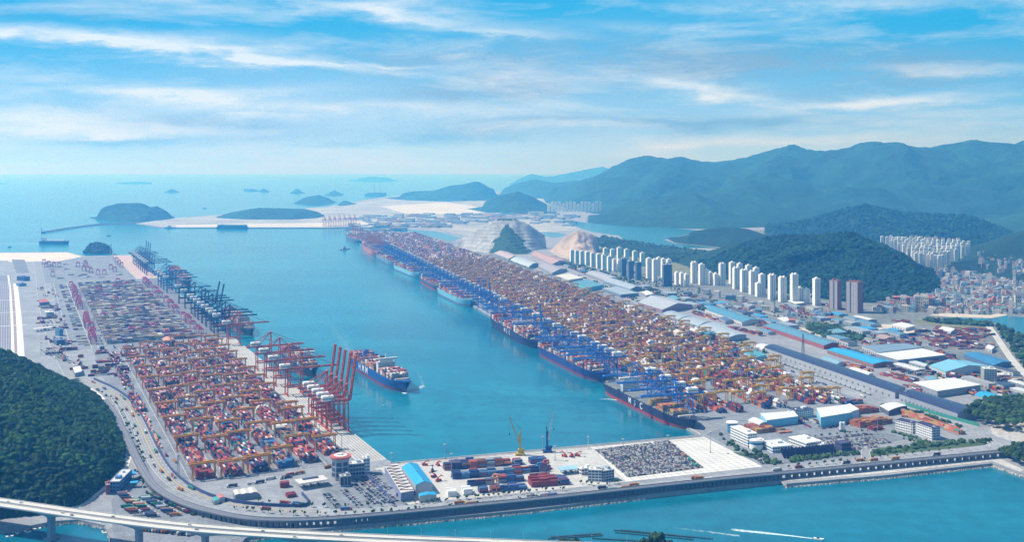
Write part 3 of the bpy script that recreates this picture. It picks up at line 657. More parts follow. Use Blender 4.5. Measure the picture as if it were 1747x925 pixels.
# ------------------------------------------------------------------ woods (crowns packed so close nobody could count them)
def ico(sub):
    bm_ = bmesh.new(); bmesh.ops.create_icosphere(bm_, subdivisions=sub, radius=1); v = np.array([x.co for x in bm_.verts]); f = np.array([[w.index for w in x.verts] for x in bm_.faces]); bm_.free(); return v, f
ICO1 = ico(1); ICO2 = ico(2)
def crowns(pos, rad, cols, sub=1, zs=.95, jit=.3):
    v, f = ICO2 if sub == 2 else ICO1; n = len(pos); nv = len(v)
    W = v[None]*(1+jit*(rng.random((n, nv, 1))*2-1)); W = W*rad[:, None, None]*np.array([1, 1, zs]); W = W+pos[:, None]
    T = (f[None]+(np.arange(n)*nv)[:, None, None]).reshape(-1, 3); c = np.repeat(cols, len(f), 0)*(1+.22*(rng.random((n*len(f), 1))-.5))
    return W.reshape(-1, 3), T, c
def wood(name, poly, hfn, n, r, label, base=(.030, .075, .030), sub=1, z0=ZL, clip=None, zmin=2):
    A = np.array(poly); lo, hi = A.min(0), A.max(0); pts = lo+(hi-lo)*rng.random((int(n), 2)); pts = pts[inside(pts, poly)]
    h = hfn(pts) if hfn else np.zeros(len(pts)); 
    if hfn: k = h > zmin; pts, h = pts[k], h[k]
    px = CX+FPX*pts[:, 0]/pts[:, 1]; k = (px > -160) & (px < 1900)
    if clip is not None: k &= clip(pts)
    pts, h = pts[k], h[k]
    rad = r*(.5+1.0*rng.random(len(pts))**1.6); cl = fbm(pts[:, 0]/70, pts[:, 1]/70, 4, 77); bright = (.25+1.5*cl)*(.6+.8*rng.random(len(pts)))
    yel = rng.random(len(pts))
    col = np.stack([base[0]*bright*(1+.6*yel), base[1]*bright*(1+.15*yel), base[2]*bright], 1)
    V, T, c = crowns(np.stack([pts[:, 0], pts[:, 1], h+z0+rad*.45], 1), rad, col, sub)
    o = np_mesh(name, V, None, T, [M_LEAF], c); tag(o, label, 'wood', None, 'stuff'); return o
def poly_px(p, z=ZL): return [tuple(G2(x, y, z)) for x, y in p]
wood('wood', hA_poly, hA_h, 30000, 4.2, 'dense green wood covering the steep near hill', base=(.017, .060, .010), clip=lambda p: p[:, 1] < 2040)
wood('wood', hB_poly, hB_h, 30000, 6.6, 'dark wood covering the hill behind the towers', base=(.010, .044, .026), clip=lambda p: p[:, 1] < 4500)
wood('wood', hC_poly, hC_h, 12000, 10, 'dark wood covering the hill behind the estate', base=(.010, .044, .028))
wood('wood', hE_poly, hE_h, 900, 8, 'dark trees covering the rock islet', base=(.018, .045, .028), z0=-1)
wood('wood', poly_px([(1005, 408), (1030, 405), (1110, 418), (1215, 432), (1225, 452), (1160, 449), (1100, 440), (1040, 432)]), None, 2600, 9, 'trees along the inlet behind the first towers', base=(.022, .06, .032))
wood('wood', poly_px([(1700, 556), (1745, 574), (1800, 600), (1800, 640), (1747, 628), (1722, 590)]), None, 900, 7, 'shelter wood along the beach road', base=(.022, .06, .03))
wood('wood', poly_px([(1570, 546), (1640, 548), (1695, 554), (1690, 558), (1600, 552)]), None, 600, 6, 'pine belt behind the beach', base=(.022, .06, .03))
wood('wood', poly_px([(1378, 552), (1415, 556), (1475, 575), (1470, 582), (1415, 580), (1375, 562)]), None, 700, 5, 'trees and scrub on the vacant plots')
wood('wood', poly_px([(1660, 700), (1700, 692), (1800, 680), (1850, 720), (1750, 740), (1700, 735), (1640, 718)]), lambda p: 10+8*fbm(p[:, 0]/80, p[:, 1]/80, 3, 5), 1500, 4.5, 'scrubby wood above the rock cutting')
wood('wood', poly_px([(1700, 778), (1747, 768), (1850, 780), (1850, 830), (1747, 800), (1715, 786)]), lambda p: 6+6*fbm(p[:, 0]/40, p[:, 1]/40, 3, 6), 900, 3.5, 'green bank at the shore bend')
wood('wood', poly_px([(940, 440), (1000, 455), (1080, 480), (1150, 505), (1200, 520), (1260, 535), (1250, 541), (1180, 527), (1100, 500), (1000, 467), (940, 447)]), None, 3600, 4.6, 'street trees along the apartment avenue', base=(.028, .072, .036))
wood('wood', poly_px([(985, 470), (1010, 478), (1150, 535), (1250, 575), (1340, 612), (1330, 614), (1240, 582), (1140, 540), (1000, 480)]), None, 2600, 3.4, 'green verge between the road and the sheds')
wood('wood', poly_px([(1500, 690), (1570, 704), (1640, 728), (1636, 732), (1560, 712), (1500, 696)]), None, 500, 3, 'verge shrubs below the solar roof')
wood('wood', poly_px([(160, 660), (190, 676), (215, 706), (234, 745), (252, 790), (246, 795), (226, 755), (208, 712), (186, 684)]), None, 1400, 2.2, 'roadside shrubs between highway and railway')
wood('wood', poly_px([(230, 790), (262, 840), (310, 868), (420, 892), (520, 895), (520, 899), (410, 897), (300, 874), (252, 846), (222, 795)]), None, 1300, 2.0, 'shrubs below the railway viaduct')
wood('wood', poly_px([(1228, 742), (1250, 755), (1275, 772), (1290, 768), (1310, 778), (1335, 790), (1320, 795), (1280, 782), (1240, 762)]), None, 260, 3.0, 'garden trees around the white harbour office')
wood('wood', poly_px([(1345, 782), (1390, 779), (1466, 772), (1468, 776), (1400, 785), (1350, 790)]), None, 420, 2.8, 'hedge of trees along the sea road car park')
wood('wood', poly_px([(1490, 770), (1560, 760), (1640, 752), (1690, 752), (1690, 757), (1600, 762), (1520, 774), (1492, 779)]), None, 640, 3.0, 'tree belt between gate road and coast road')
wood('wood', poly_px([(1520, 738), (1545, 752), (1600, 765), (1640, 755), (1620, 752), (1590, 757), (1550, 742)]), None, 260, 2.8, 'trees around the twin white offices')

# ------------------------------------------------------------------ quay cranes
def crane_mats(key, col, house=(.84, .85, .86)):
    return mat('crane_'+key, col, .5, .10, .2), mat('crane_house', house, .5, .05, .2)
def make_sts(key, col, raised, gauge=30, hg=50, apex=82, out=68, back=22, label='', pitch=80):
    """ship-to-shore crane, local +x over the water, x = 0 at the quay edge"""
    mc, mh = crane_mats(key, col); t = thing('quay_crane', label, 'crane'); xw, xl = -4.5, -4.5-gauge; yw = 11
    for x in (xw, xl):
        for y in (-yw, yw):
            b = MB(); b.bar((x, y, 1.2), (x, y*.86, hg), 1.9, 1.9); b.box((x, y, .7), (3.0, 9.0, 1.4)); b.build('leg', mc, t)
    b = MB()
    for x in (xw, xl):
        b.bar((x, -yw-1, 3), (x, yw+1, 3), 1.8, 2.2); b.bar((x, -yw*.95, 17), (x, yw*.95, 17), 1.5, 2.0); b.bar((x, -yw*.86-.6, hg-1), (x, yw*.86+.6, hg-1), 1.7, 2.4)
    for y in (-yw, yw):
        b.bar((xl, y*.955, 17), (xw, y*.955, 17), 1.8, 2.4); b.bar((xl, y*.87, hg-2.2), (xw, y*.87, hg-2.2), 1.3, 1.6)
        b.bar((xw, y*.95, 18), (xl, y*.87, hg-4), 1.1, 1.1)
    b.build('portal_frame', mc, t)
    b = MB()
    for y in (-3.6, 3.6): b.bar((xl-back, y, hg+1.6), (1.5, y, hg+1.6), 1.5, 2.8)
    for x in np.arange(xl-back, 1, 7.5): b.bar((x, -3.6, hg+2.4), (x, 3.6, hg+2.4), .8, .9)
    b.box((xl-back, 0, hg+1.4), (2, 8.6, 2.6)); b.build('girder', mc, t)
    ca, sa = (math.cos(R(pitch)), math.sin(R(pitch))) if raised else (1, 0)
    def bp(d, y, dz=0): return (1.5+d*ca-dz*sa, y, hg+1.6+d*sa+dz*ca)
    b = MB()
    for y in (-3.4, 3.4): b.bar(bp(0, y), bp(out, y), 1.5, 2.6)
    for d in np.arange(4, out+1, 8): b.bar(bp(d, -3.4, .4), bp(d, 3.4, .4), .8, .9)
    for i, d in enumerate(np.arange(4, out-7, 8)): b.bar(bp(d, -3.4 if i % 2 else 3.4, .4), bp(d+8, 3.4 if i % 2 else -3.4, .4), .5, .5)
    b.bar(bp(out, -4.2), bp(out, 4.2), 1.8, 2.4); b.build('boom', mc, t)
    b = MB()
    for y in (-1, 1):
        b.bar((xw, y*yw*.86, hg), (xw+1, y*2.6, apex), 1.5, 1.5); b.bar((xl+1, y*yw*.6, hg+2), (xw, y*2.4, apex-.5), .95, .95)
        b.bar((xl-back+3, y*3.4, hg+3), (xw, y*2.2, apex), .8, .8); b.bar((xw, y*5, hg+15), (xw-13, y*5, hg+16), .8, .8)
    b.box((xw+.5, 0, apex), (3.2, 8, 2.2)); b.bar((xw, -6.3, hg+15), (xw, 6.3, hg+15), 1.0, 1.0); b.build('mast_frame', mc, t)
    b = MB()
    for y in (-2.6, 2.6):
        if raised: b.bar((xw+1, y, apex), bp(out*.45, y, 1.2), .5, .5)
        else: b.bar((xw+1, y, apex), bp(out*.45, y, 1), .55, .55); b.bar((xw+1, y, apex), bp(out*.9, y, 1), .55, .55)
    b.build('stay', mc, t)
    b = MB(); b.box((xl-3, 0, hg+7.1), (20, 11, 7.8)); b.box((xl-3, 0, hg+11.3), (19, 10, .7))
    hs = b.build('machinery_house', mh, t)
    b = MB(); b.box((xl-3, 0, hg+7.0), (20.12, 11.12, 1.3))
    b.build('louvre_band', M_GLASS, hs)
    b = MB(); b.box((xl+12 if raised else 14, 0, hg-3.0), (3.4, 2.8, 3.2)); b.box((xl+12 if raised else 14, 0, hg-.8), (6, 5, 1.2)); b.build('operator_cab', mh, t)
    return t
STS = {}
NAVY = (.018, .028, .095); RED = (.47, .095, .045); BLUE = (.055, .20, .56); TEALB = (.02, .10, .26); PURP = (.060, .050, .16); ORNG = (.50, .16, .085)
def sts(fr, u, key, col, raised, label, group, v=0, pitch=80, **kw):
    k = (key, raised, pitch)
    if k not in STS: t = STS[k] = make_sts(key, col, raised, label=label, pitch=pitch, **kw)
    else: t = copy_tree(STS[k])
    q = fr.p(u, v); t.location = q; d = -fr.n; t.rotation_euler = (0, 0, math.atan2(d[1], d[0])); t['label'] = label; t['group'] = group
    return t
for i, u in enumerate((196, 226, 257, 288, 320)):
    sts(FL, u, 'red', RED, True, f'red quay crane with raised boom, {nth(i+1)} from the near end of its row', 'red quay cranes with raised booms', pitch=82, out=74, apex=78)
for i, u in enumerate((500, 600, 690, 775)):
    sts(FL, u, 'red', RED, False, f'red quay crane with lowered boom, {nth(i+1)} one beyond the raised red booms', 'red quay cranes with lowered booms')
sts(FL, 1125, 'red', RED, False, 'single red quay crane standing beside the navy cranes at the terminal boundary', 'red quay cranes with lowered booms')
for i, u in enumerate((1265, 1328, 1378, 1455, 1525, 1598, 1660, 1721, 1859, 1994)):
    up = i in (3, 4)
    sts(FL, u, 'navy', NAVY, up, f'navy quay crane with {"raised" if up else "lowered"} boom, {nth(i+1)} beyond the single red crane', 'navy quay cranes on the west quay', pitch=78, out=66)
for i, u in enumerate((2300, 2396, 2475, 2554)):
    sts(FL, u, 'teal', TEALB, False, f'dark teal quay crane, {nth(i+1)} beyond the navy crane row', 'teal quay cranes on the west quay')
for i, u in enumerate((2950, 3030, 3110, 3190, 3270, 3350, 3430, 3510)):
    up = i in (3, 4, 5)
    sts(FL, u, 'purple', PURP, up, f'dark purple quay crane with {"raised" if up else "lowered"} boom, {nth(i+1)} beyond the teal cranes', 'purple quay cranes at the far corner', pitch=85, out=66)
for i, u in enumerate((109, 160, 222, 290, 470, 515, 558, 602, 690, 745, 880, 960, 1060, 1170, 1250, 1396, 1470, 1520, 1590, 1660, 1730, 1800, 1870, 1940, 2060, 2130, 2200, 2270, 2340, 2420, 2560, 2640, 2720, 2800, 2880, 2960, 3060, 3140, 3220, 3300, 3380, 3480, 3560, 3640)):
    up = i in (10, 15, 16, 17)
    sts(FR, u, 'blue', BLUE, up, f'blue quay crane, {"raised" if up else "lowered"} boom, {nth(i+1)} from near end of east quay', 'blue quay cranes along the east quay', pitch=84, out=60, back=26, hg=42, apex=66)
for i, u in enumerate((3740, 3810, 3880, 3950, 4020, 4100, 4180, 4260, 4340, 4560, 4900, 5000)):
    up = i in (9, 11)
    sts(FR, u, 'orange', ORNG, up, f'orange quay crane with {"raised" if up else "lowered"} boom, {nth(i+1)} beyond the blue crane row', 'orange quay cranes at the far end of the east quay', pitch=84)
for i in range(7):
    t = copy_tree(STS[('orange', False, 84)]); q = G(553+i*8.6, 386.5-i*.35); t.location = q; t.rotation_euler = (0, 0, R(-92)); t['group'] = 'orange cranes on the far quay'
    t['label'] = f'pale orange crane on the far sandy quay, {nth(i+1)} from its left end'

# ------------------------------------------------------------------ yard gantry cranes
def make_rtg(key, col, span, hgt, wid, over, label, parts=True):
    mc = mat('gantry_'+key, col, .6, .12, .2); t = thing('yard_gantry', label, 'gantry crane')
    hw = wid/2
    def legs(b, x, y): b.bar((x, y, .9), (x, y*.9, hgt), 1.1, 1.3)
    def base(b, x): b.box((x, 0, 1.5), (1.3, wid+2.4, 1.0)); [b.box((x, y, .55), (1.0, 2.6, 1.1)) for y in (-hw, hw)]
    def beams(b):
        for y in (-hw*.9, hw*.9): b.bar((-span/2-over, y, hgt+.9), (span/2+over*.7, y, hgt+.9), 2.1, 2.4)
        for x in (-span/2-over, span/2+over*.7): b.bar((x, -hw*.9, hgt+.8), (x, hw*.9, hgt+.8), .9, 1.2)
        for x in (-span/2, span/2): b.bar((x, -hw*.9, hgt-.6), (x, hw*.9, hgt-.6), .9, 1.2)
    def trol(b, x): b.box((x, 0, hgt+2.6), (5.4, wid*.8, 1.8)); b.box((x+3.6, 0, hgt-1.6), (2.0, 2.2, 2.4))
    if not parts:
        b = MB()
        for x in (-span/2, span/2):
            base(b, x)
            for y in (-hw, hw): legs(b, x, y)
        beams(b); trol(b, span*.12); me_o = b.build('yard_gantry', mc); C.objects.unlink(me_o); bpy.data.objects.remove(t)
        C.objects.link(me_o); return tag(me_o, label, 'gantry crane')
    for x in (-span/2, span/2):
        for y in (-hw, hw): b = MB(); legs(b, x, y); b.build('leg', mc, t)
        b = MB(); base(b, x); b.build('sill_beam', mc, t)
    b = MB(); beams(b); b.build('top_girder', mc, t); b = MB(); trol(b, span*.12); b.build('trolley', mc, t)
    return t
LANES_L = [70, 109, 149, 188, 227, 266]               # container block columns counted from the west quay
rtg0 = make_rtg('orange', (.50, .235, .045), 31, 22, 9, 5, '')
rtg_used = False
def place(t, fr, u, v, dv=0):
    q = fr.p(u, v); t.location = q; d = -fr.n; t.rotation_euler = (0, 0, math.atan2(d[1], d[0]))
spots = {0: (95, 210, 300, 345, 520, 610, 700, 800, 905, 1000, 1090, 1150), 1: (115, 205, 380, 470, 560, 640, 745, 860, 960, 1040, 1160), 2: (60, 225, 330, 430, 545, 650, 735, 840, 930, 1060, 1180),
         3: (30, 180, 260, 400, 505, 590, 700, 790, 890, 1000, 1110), 4: (22, 165, 290, 370, 470, 575, 680, 770, 880, 1010, 1120), 5: (28, 190, 330, 440, 560, 690, 810, 930, 1050)}
for k, us in spots.items():
    for i, u in enumerate(us):
        t = copy_tree(rtg0) if rtg_used else rtg0; rtg_used = True; place(t, FL, u, LANES_L[k]); t['group'] = 'orange yard gantries'
        t['label'] = f'orange yard gantry, {nth(k+1)} block column from the west quay, {nth(i+1)} from its near end'
rtg_p = make_rtg('pink', (.42, .085, .16), 24, 20, 14, 2, '', parts=False); pused = False
def pink(u, v, lab, rot=0):
    global pused
    t = rtg_p.copy() if pused else rtg_p
    if pused: C.objects.link(t)
    pused = True; place(t, FL, u, v); t.rotation_euler.z += R(90); t['label'] = lab; t['group'] = 'pink yard gantries'
n_ = 0
for i, u in enumerate(np.arange(1290, 2700, 46)):
    for e, v in ((0, 70+rng.random()*6), (1, 330+rng.random()*8), (2, 100+200*rng.random())):
        if rng.random() < (.62 if e == 2 else .3): continue
        pink(u, v, f'pink yard gantry, {("quay end", "inland end", "middle")[e]} of the {nth(i+1)} olive stack row')
far = [(75, 447), (79, 452), (83, 450), (88, 456), (92, 452), (90, 468), (101, 452), (133, 452), (143, 458), (150, 460), (147, 452), (155, 462), (167, 465), (178, 465), (189, 456), (196, 460), (199, 444), (203, 448), (207, 452), (196, 437), (145, 449)]
for i, (x, y) in enumerate(sorted(far)):
    u, v = FL.uv(x, y+4); t = rtg_p.copy(); C.objects.link(t); place(t, FL, u, v); t.rotation_euler.z += R(90); t['group'] = 'pink gantries on the empty far yard'
    t['label'] = f'pink gantry crane on the nearly empty far yard, {nth(i+1)} from the left'
rtg_y = make_rtg('yellow', (.52, .29, .04), 24, 21, 9, 3, '', parts=False); yused = False
LANES_R = [62+32*k for k in range(13)]
def vmax(u): return min(560, 360+.16*u)
YG = []
for k, v in enumerate(LANES_R):
    i = 0
    for u in np.arange(150+rng.random()*60, 3200, 98 if k < 9 else 115):
        uu = u+rng.random()*36-18
        if v > vmax(uu)-15: continue
        YG.append((uu, v+13, k))
YG.sort(key=lambda g: FR.xy(g[0], g[1])[1]); ynum = {}
for uu, v, k in sorted(YG[:120], key=lambda g: (g[2], g[0])):
    t = rtg_y.copy() if yused else rtg_y
    if yused: C.objects.link(t)
    yused = True; ynum[k] = ynum.get(k, 0)+1; place(t, FR, uu, v); t['group'] = 'yellow yard gantries'
    t['label'] = f'yellow yard gantry, {nth(k+1)} lane from the east quay, {nth(ynum[k])} from its near end'
def mass(name, me, mtl, spots, ang, label, cat):
    v0 = np.array([v.co for v in me.vertices]); f0 = np.array([list(p.vertices) for p in me.polygons]); n = len(spots); c_, s_ = math.cos(ang), math.sin(ang)
    W = v0@np.array([[c_, -s_, 0], [s_, c_, 0], [0, 0, 1]]).T; W = (W[None]+np.array(spots)[:, None]).reshape(-1, 3)
    o = np_mesh(name, W, (f0[None]+(np.arange(n)*len(v0))[:, None, None]).reshape(-1, 4), None, [mtl]); return tag(o, label, cat, None, 'stuff')
mass('yard_gantries', rtg_y.data, mat('gantry_yellow'), [tuple(FR.p(u, v)) for u, v, k in YG[120:]], rtg_y.rotation_euler.z, 'crowded yellow gantries over the farther lanes of the east terminal', 'gantry cranes')

# ------------------------------------------------------------------ containers
MAROON = [(.22, .030, .040), (.28, .045, .045), (.20, .035, .06)]
PAL_L = [((.26, .035, .045), 7, 'dark red'), ((.15, .022, .045), 8, 'maroon'), ((.44, .085, .085), 4, 'red'), ((.020, .028, .10), 9, 'navy'), ((.030, .033, .055), 9, 'dark grey'), ((.66, .65, .63), 4, 'white'),
         ((.50, .20, .15), 4, 'pale red'), ((.04, .14, .32), 3, 'blue'), ((.45, .15, .05), 4, 'orange'), ((.05, .22, .22), 1.5, 'teal'), ((.36, .35, .33), 3, 'grey'), ((.20, .09, .05), 6, 'brown')]
PAL_R = [((.28, .055, .04), 9, 'rust red'), ((.16, .03, .045), 9, 'maroon'), ((.40, .19, .07), 4, 'ochre'), ((.46, .32, .13), 2, 'tan'), ((.44, .13, .05), 3, 'orange'), ((.70, .70, .70), 4.5, 'white'), ((.025, .035, .12), 9, 'navy'),
         ((.05, .13, .32), 5, 'blue'), ((.04, .04, .055), 9, 'dark grey'), ((.03, .23, .15), 1.5, 'green'), ((.34, .33, .32), 4, 'grey'), ((.18, .09, .05), 5, 'brown')]
PAL_FAR = [((.40, .34, .25), 10, 'olive grey'), ((.50, .47, .40), 8, 'pale grey'), ((.16, .14, .17), 7, 'dark grey'), ((.07, .055, .14), 7, 'violet navy'), ((.26, .07, .13), 6, 'maroon'), ((.72, .71, .68), 5, 'white'), ((.10, .18, .32), 3, 'blue'), ((.34, .28, .13), 3, 'olive')]
PAL_B = [((.055, .12, .30), 9, 'blue'), ((.035, .06, .15), 7, 'navy'), ((.10, .20, .36), 6, 'light blue'), ((.22, .05, .06), 4, 'maroon'), ((.30, .30, .31), 2, 'grey'), ((.13, .07, .07), 3, 'brown'), ((.48, .10, .06), 1, 'orange red')]
PAL_BROWN = [((.36, .10, .065), 6, 'rust brown'), ((.44, .27, .07), 3.5, 'mustard'), ((.20, .10, .08), 3, 'brown'), ((.42, .17, .08), 2, 'orange brown')]
PAL_SHIP = [((.38, .08, .07), 9, 'red'), ((.26, .05, .06), 6, 'maroon'), ((.50, .25, .18), 4, 'pale red'), ((.60, .58, .55), 4, 'cream'), ((.05, .07, .16), 4, 'navy'), ((.48, .30, .14), 3, 'tan'), ((.08, .18, .34), 3, 'blue'), ((.12, .10, .12), 3, 'dark grey')]
PAL_WHITE = [((.74, .76, .77), 1, 'white')]; PAL_MAR = [((.24, .045, .055), 4, 'maroon'), ((.30, .05, .055), 2, 'dark red')]; PAL_RO = [((.48, .15, .10), 5, 'red'), ((.50, .30, .22), 3, 'pale orange'), ((.04, .30, .22), 1, 'green')]
def pick(pal):
    w = np.array([p[1] for p in pal], float); return pal[rng.choice(len(pal), p=w/w.sum())]
CONT = []       # x, y, z(bottom), length, angle, colour, colour name, where, face on view
CL, CW, CH = 12.19, 2.44, 2.6
def put(q, z, ang, pal, where, vis, L=CL, run=None):
    p = run or pick(pal); j = .88+.24*rng.random(); CONT.append((q[0], q[1], z, L, ang, tuple(x*j for x in p[0]), p[2], where, vis)); return p
def block(fr, u0, u1, v0, rows, pal, hmin, hmax, where, pitch=12.75, rp=2.62, seed=1, side=-1, skip=.0, zoned=0, z0=ZL):
    nb = int((u1-u0)/pitch)
    bx, rx = np.meshgrid(np.arange(nb), np.arange(rows), indexing='ij')
    hh = hmin+(hmax-hmin+1)*np.clip(.5+1.5*(fbm(bx/3.2+seed*7.7, rx/4.5+seed, 3, seed)-.5)+.38*(rng.random(bx.shape)-.5), 0, .999)
    hh = np.floor(hh).astype(int); hh[rng.random(hh.shape) < skip] = 0
    zn = fbm(bx/2.0+seed*3.1, rx/8.0, 2, seed+40)
    for i in range(nb):
        bp_ = pick(pal) if zoned and rng.random() < zoned else None
        for r in range(rows):
            q = fr.xy(u0+(i+.5)*pitch, v0+(r+.5)*rp)
            nbr = min(hh[i-1, r] if i else 0, 9); sid = hh[i, r-1] if (r and side < 0) else (hh[i, r+1] if side > 0 and r < rows-1 else 0)
            for k in range(hh[i, r]):
                vis = k == hh[i, r]-1 or k >= nbr or k >= sid
                put(q, z0+k*CH, fr.ang, pal, (where, r+1, i+1, k+1, hh[i, r]), vis, run=bp_ if bp_ and rng.random() < .75 else None)
# west terminal, near yard: six columns of blocks
cuts = [(0, 212), (222, 440), (462, 662), (672, 868), (890, 1040), (1052, 1198)]
start = [62, 36, 26, 22, 20, 24]
for k, v in enumerate(LANES_L):
    for ci, (a, b_) in enumerate(cuts):
        a = max(a, start[k])
        if k == 5 and ci >= 4: a += 0
        hm = (3, 5) if ci < 4 else (2, 4)
        block(FL, a, b_, v-13.2, 9, PAL_L, hm[0], hm[1], f'{nth(ci+1)} block of {nth(k+1)} west column', seed=k*7+ci+1, side=1, zoned=.25)
for ci, (a, b_) in enumerate(((480, 640), (690, 850), (900, 1150))):
    block(FL, a, b_, 306-9, 7, PAL_L, 0, 3, f'{nth(ci+1)} block of the highway column', seed=90+ci, side=1, skip=.2)
block(FL, 215, 470, 300, 2, PAL_RO, 1, 1, 'highway rack row', seed=95, skip=.15)
# reefers and boxes between the two west terminals
for r in range(5): block(FL, 1204+r*1, 1216, 60+r*52, 14, PAL_WHITE+PAL_L, 0, 2, 'mixed row between west terminals', seed=60+r, skip=.25)
# west terminal, far automated yard: rows lie across the quay
class Cross:                                           # same frame with long axis across the quay
    def __init__(s, fr, u): s.fr, s.u = fr, u; s.ang = math.atan2(fr.n[1], fr.n[0])
    def xy(s, a, b): return s.fr.xy(s.u+b, a)
for i, u in enumerate(np.arange(1268, 2740, 46)):
    lv = (3, 5) if i < 26 else (1, 4)
    block(Cross(FL, u), 92, 318, 0, 10, PAL_FAR if i < 27 else PAL_FAR+PAL_WHITE*6, lv[0], lv[1], f'the {nth(i+1)} long stack row of the second west terminal', seed=200+i, side=-1, zoned=.35)
    for r in (0, 4, 8): block(Cross(FL, u), 348, 374, r*2.7, 2, PAL_FAR, 0, 1, f'the {nth(i+1)} truck lane of the second west terminal', seed=300+i, skip=.3)
for (x, y) in ((110, 452), (125, 455), (112, 460), (130, 472), (140, 470), (118, 470), (150, 473), (100, 476), (170, 474), (200, 470)):
    u, v = FL.uv(x, y); block(Cross(FL, u), v-20, v+8, 0, 4, PAL_FAR, 0, 2, 'a small stack on the empty far yard', seed=int(x), skip=.2)
# east terminal: lanes along the quay
for k, v in enumerate(LANES_R):
    u = 118+(rng.random()*20)
    ci = 0
    while u < 5250:
        Lb = 120+rng.random()*110; e = u+Lb
        if v+24 < vmax(u): 
            dens = (2, 5) if u < 3200 else (1, 4)
            if not (u < 190 and 100 < v < 300 and k % 3 == 0):
                hvar = rng.integers(0, 2); dens = (max(1, dens[0]-hvar), dens[1]-(rng.random() < .3)); block(FR, u, e, v+3.5, 6, PAL_R+([(PAL_WHITE[0][0], 22, 'white')] if rng.random() < (.22 if u < 1500 else .08) else []), dens[0], dens[1], f'{nth(ci+1)} block of {nth(k+1)} east lane', seed=400+k*31+ci, side=-1, zoned=.55)
        ci += 1; u = e+(14 if rng.random() < .6 else 34)
# storage yard at the near end of the basin: long sides face the camera
def rowpx(p1, p2, deep, tiers, pal, where, seed, L=CL, gap=.7, skip=0, zoned=0):
    a, b_ = G2(*p1), G2(*p2); d = b_-a; n = int(np.linalg.norm(d)/(L+gap)); e = d/np.linalg.norm(d); nrm = np.array([-e[1], e[0]]); ang = math.atan2(e[1], e[0])
    if nrm[1] < 0: nrm = -nrm
    for i in range(max(1, n)):
        run = pick(pal) if zoned else None
        ht = tiers[0]+int((tiers[1]-tiers[0]+.999)*min(.999, .35*rng.random()+.65*float(np.clip(fbm(np.array([i/2.2+seed*3.3]), np.array([seed*1.7]), 2, seed)[0]*2-.4, 0, 1))))
        for r in range(deep):
            hk = max(0, ht-(1 if rng.random() < .25 else 0)); q = a+e*(i+.5)*(L+gap)+nrm*(r*2.75+1.3)
            if rng.random() < skip: continue
            for k in range(hk): put(q, ZL+k*CH, ang, pal, (where, r+1, i+1, k+1, hk), True, L=L, run=run if run and rng.random() < .6 else None)
rowpx((766, 790), (818, 786), 2, (1, 2), PAL_B, 'low row nearest basin', 501)
rowpx((758, 804), (880, 794), 5, (2, 4), PAL_B+PAL_BROWN, 'long row behind twin masts', 502, zoned=1)
rowpx((878, 795), (900, 793), 6, (3, 5), PAL_MAR+PAL_B, 'stack under yellow crane', 503)
rowpx((905, 793), (940, 790), 5, (2, 3), PAL_B, 'stack under blue crane', 504)
rowpx((900, 806), (950, 801), 3, (2, 3), PAL_B, 'row beside reach stackers', 505, skip=.1)
rowpx((772, 819), (862, 812), 5, (2, 4), PAL_B, 'light blue middle row', 506, zoned=1)
rowpx((862, 811), (945, 804), 5, (2, 4), PAL_B+PAL_WHITE, 'right half of middle row', 507, zoned=1)
rowpx((798, 831), (850, 827), 3, (2, 3), PAL_B+PAL_WHITE, 'row behind white stacks', 508)
rowpx((850, 826), (905, 821), 4, (2, 4), PAL_B, 'row behind small gantry', 509, zoned=1)
rowpx((905, 820), (948, 816), 3, (2, 3), PAL_B+PAL_MAR, 'row behind maroon block', 518, zoned=1)
rowpx((764, 849), (790, 847), 7, (2, 3), PAL_WHITE, 'left white stack', 510)
rowpx((791, 846), (818, 843.5), 6, (2, 3), PAL_WHITE, 'right white stack', 511)
rowpx((818, 843), (838, 841), 4, (2, 3), PAL_B+PAL_MAR, 'stack beside white stacks', 512, zoned=1)
rowpx((838, 841), (903, 835.5), 5, (2, 4), PAL_B, 'blue front row', 513, zoned=1)
rowpx((907, 833), (957, 829), 8, (3, 4), PAL_MAR, 'tall maroon block', 514)
rowpx((957, 829), (969, 828), 8, (3, 4), PAL_B, 'blue end of maroon block', 515)
rowpx((478, 834), (497, 832), 4, (3, 3), PAL_MAR, 'square stack beside toll canopy', 516); rowpx((490, 851), (509, 848), 4, (2, 2), PAL_MAR, 'low stack beside toll canopy', 517)
# brown stacks around the gate of the east terminal
rowpx((1291, 741), (1330, 736.5), 14, (3, 3), PAL_BROWN, 'brown stack behind drum hall', 520)
rowpx((1330, 741), (1358, 738), 10, (1, 1), PAL_BROWN[:1]+PAL_RO, 'flat red row behind offices', 521)
block(FR, 18, 70, 268, 5, PAL_BROWN, 3, 4, 'mustard stack near workshop', seed=522)
rowpx((1467, 731), (1532, 721), 9, (3, 4), PAL_BROWN, 'long brown stack before workshop', 523)
rowpx((1462, 708), (1505, 703), 8, (3, 4), PAL_BROWN, 'brown stack right of workshop', 524)
rowpx((1489, 736), (1514, 732.5), 5, (2, 2), PAL_MAR, 'small maroon stack', 525)
block(FR, -118, 55, 415, 5, PAL_BROWN+PAL_RO, 2, 3, 'stack behind twin offices', seed=526)
rowpx((1445, 692), (1476, 688.5), 4, (3, 3), PAL_MAR+PAL_B, 'stack before white canopy', 527)
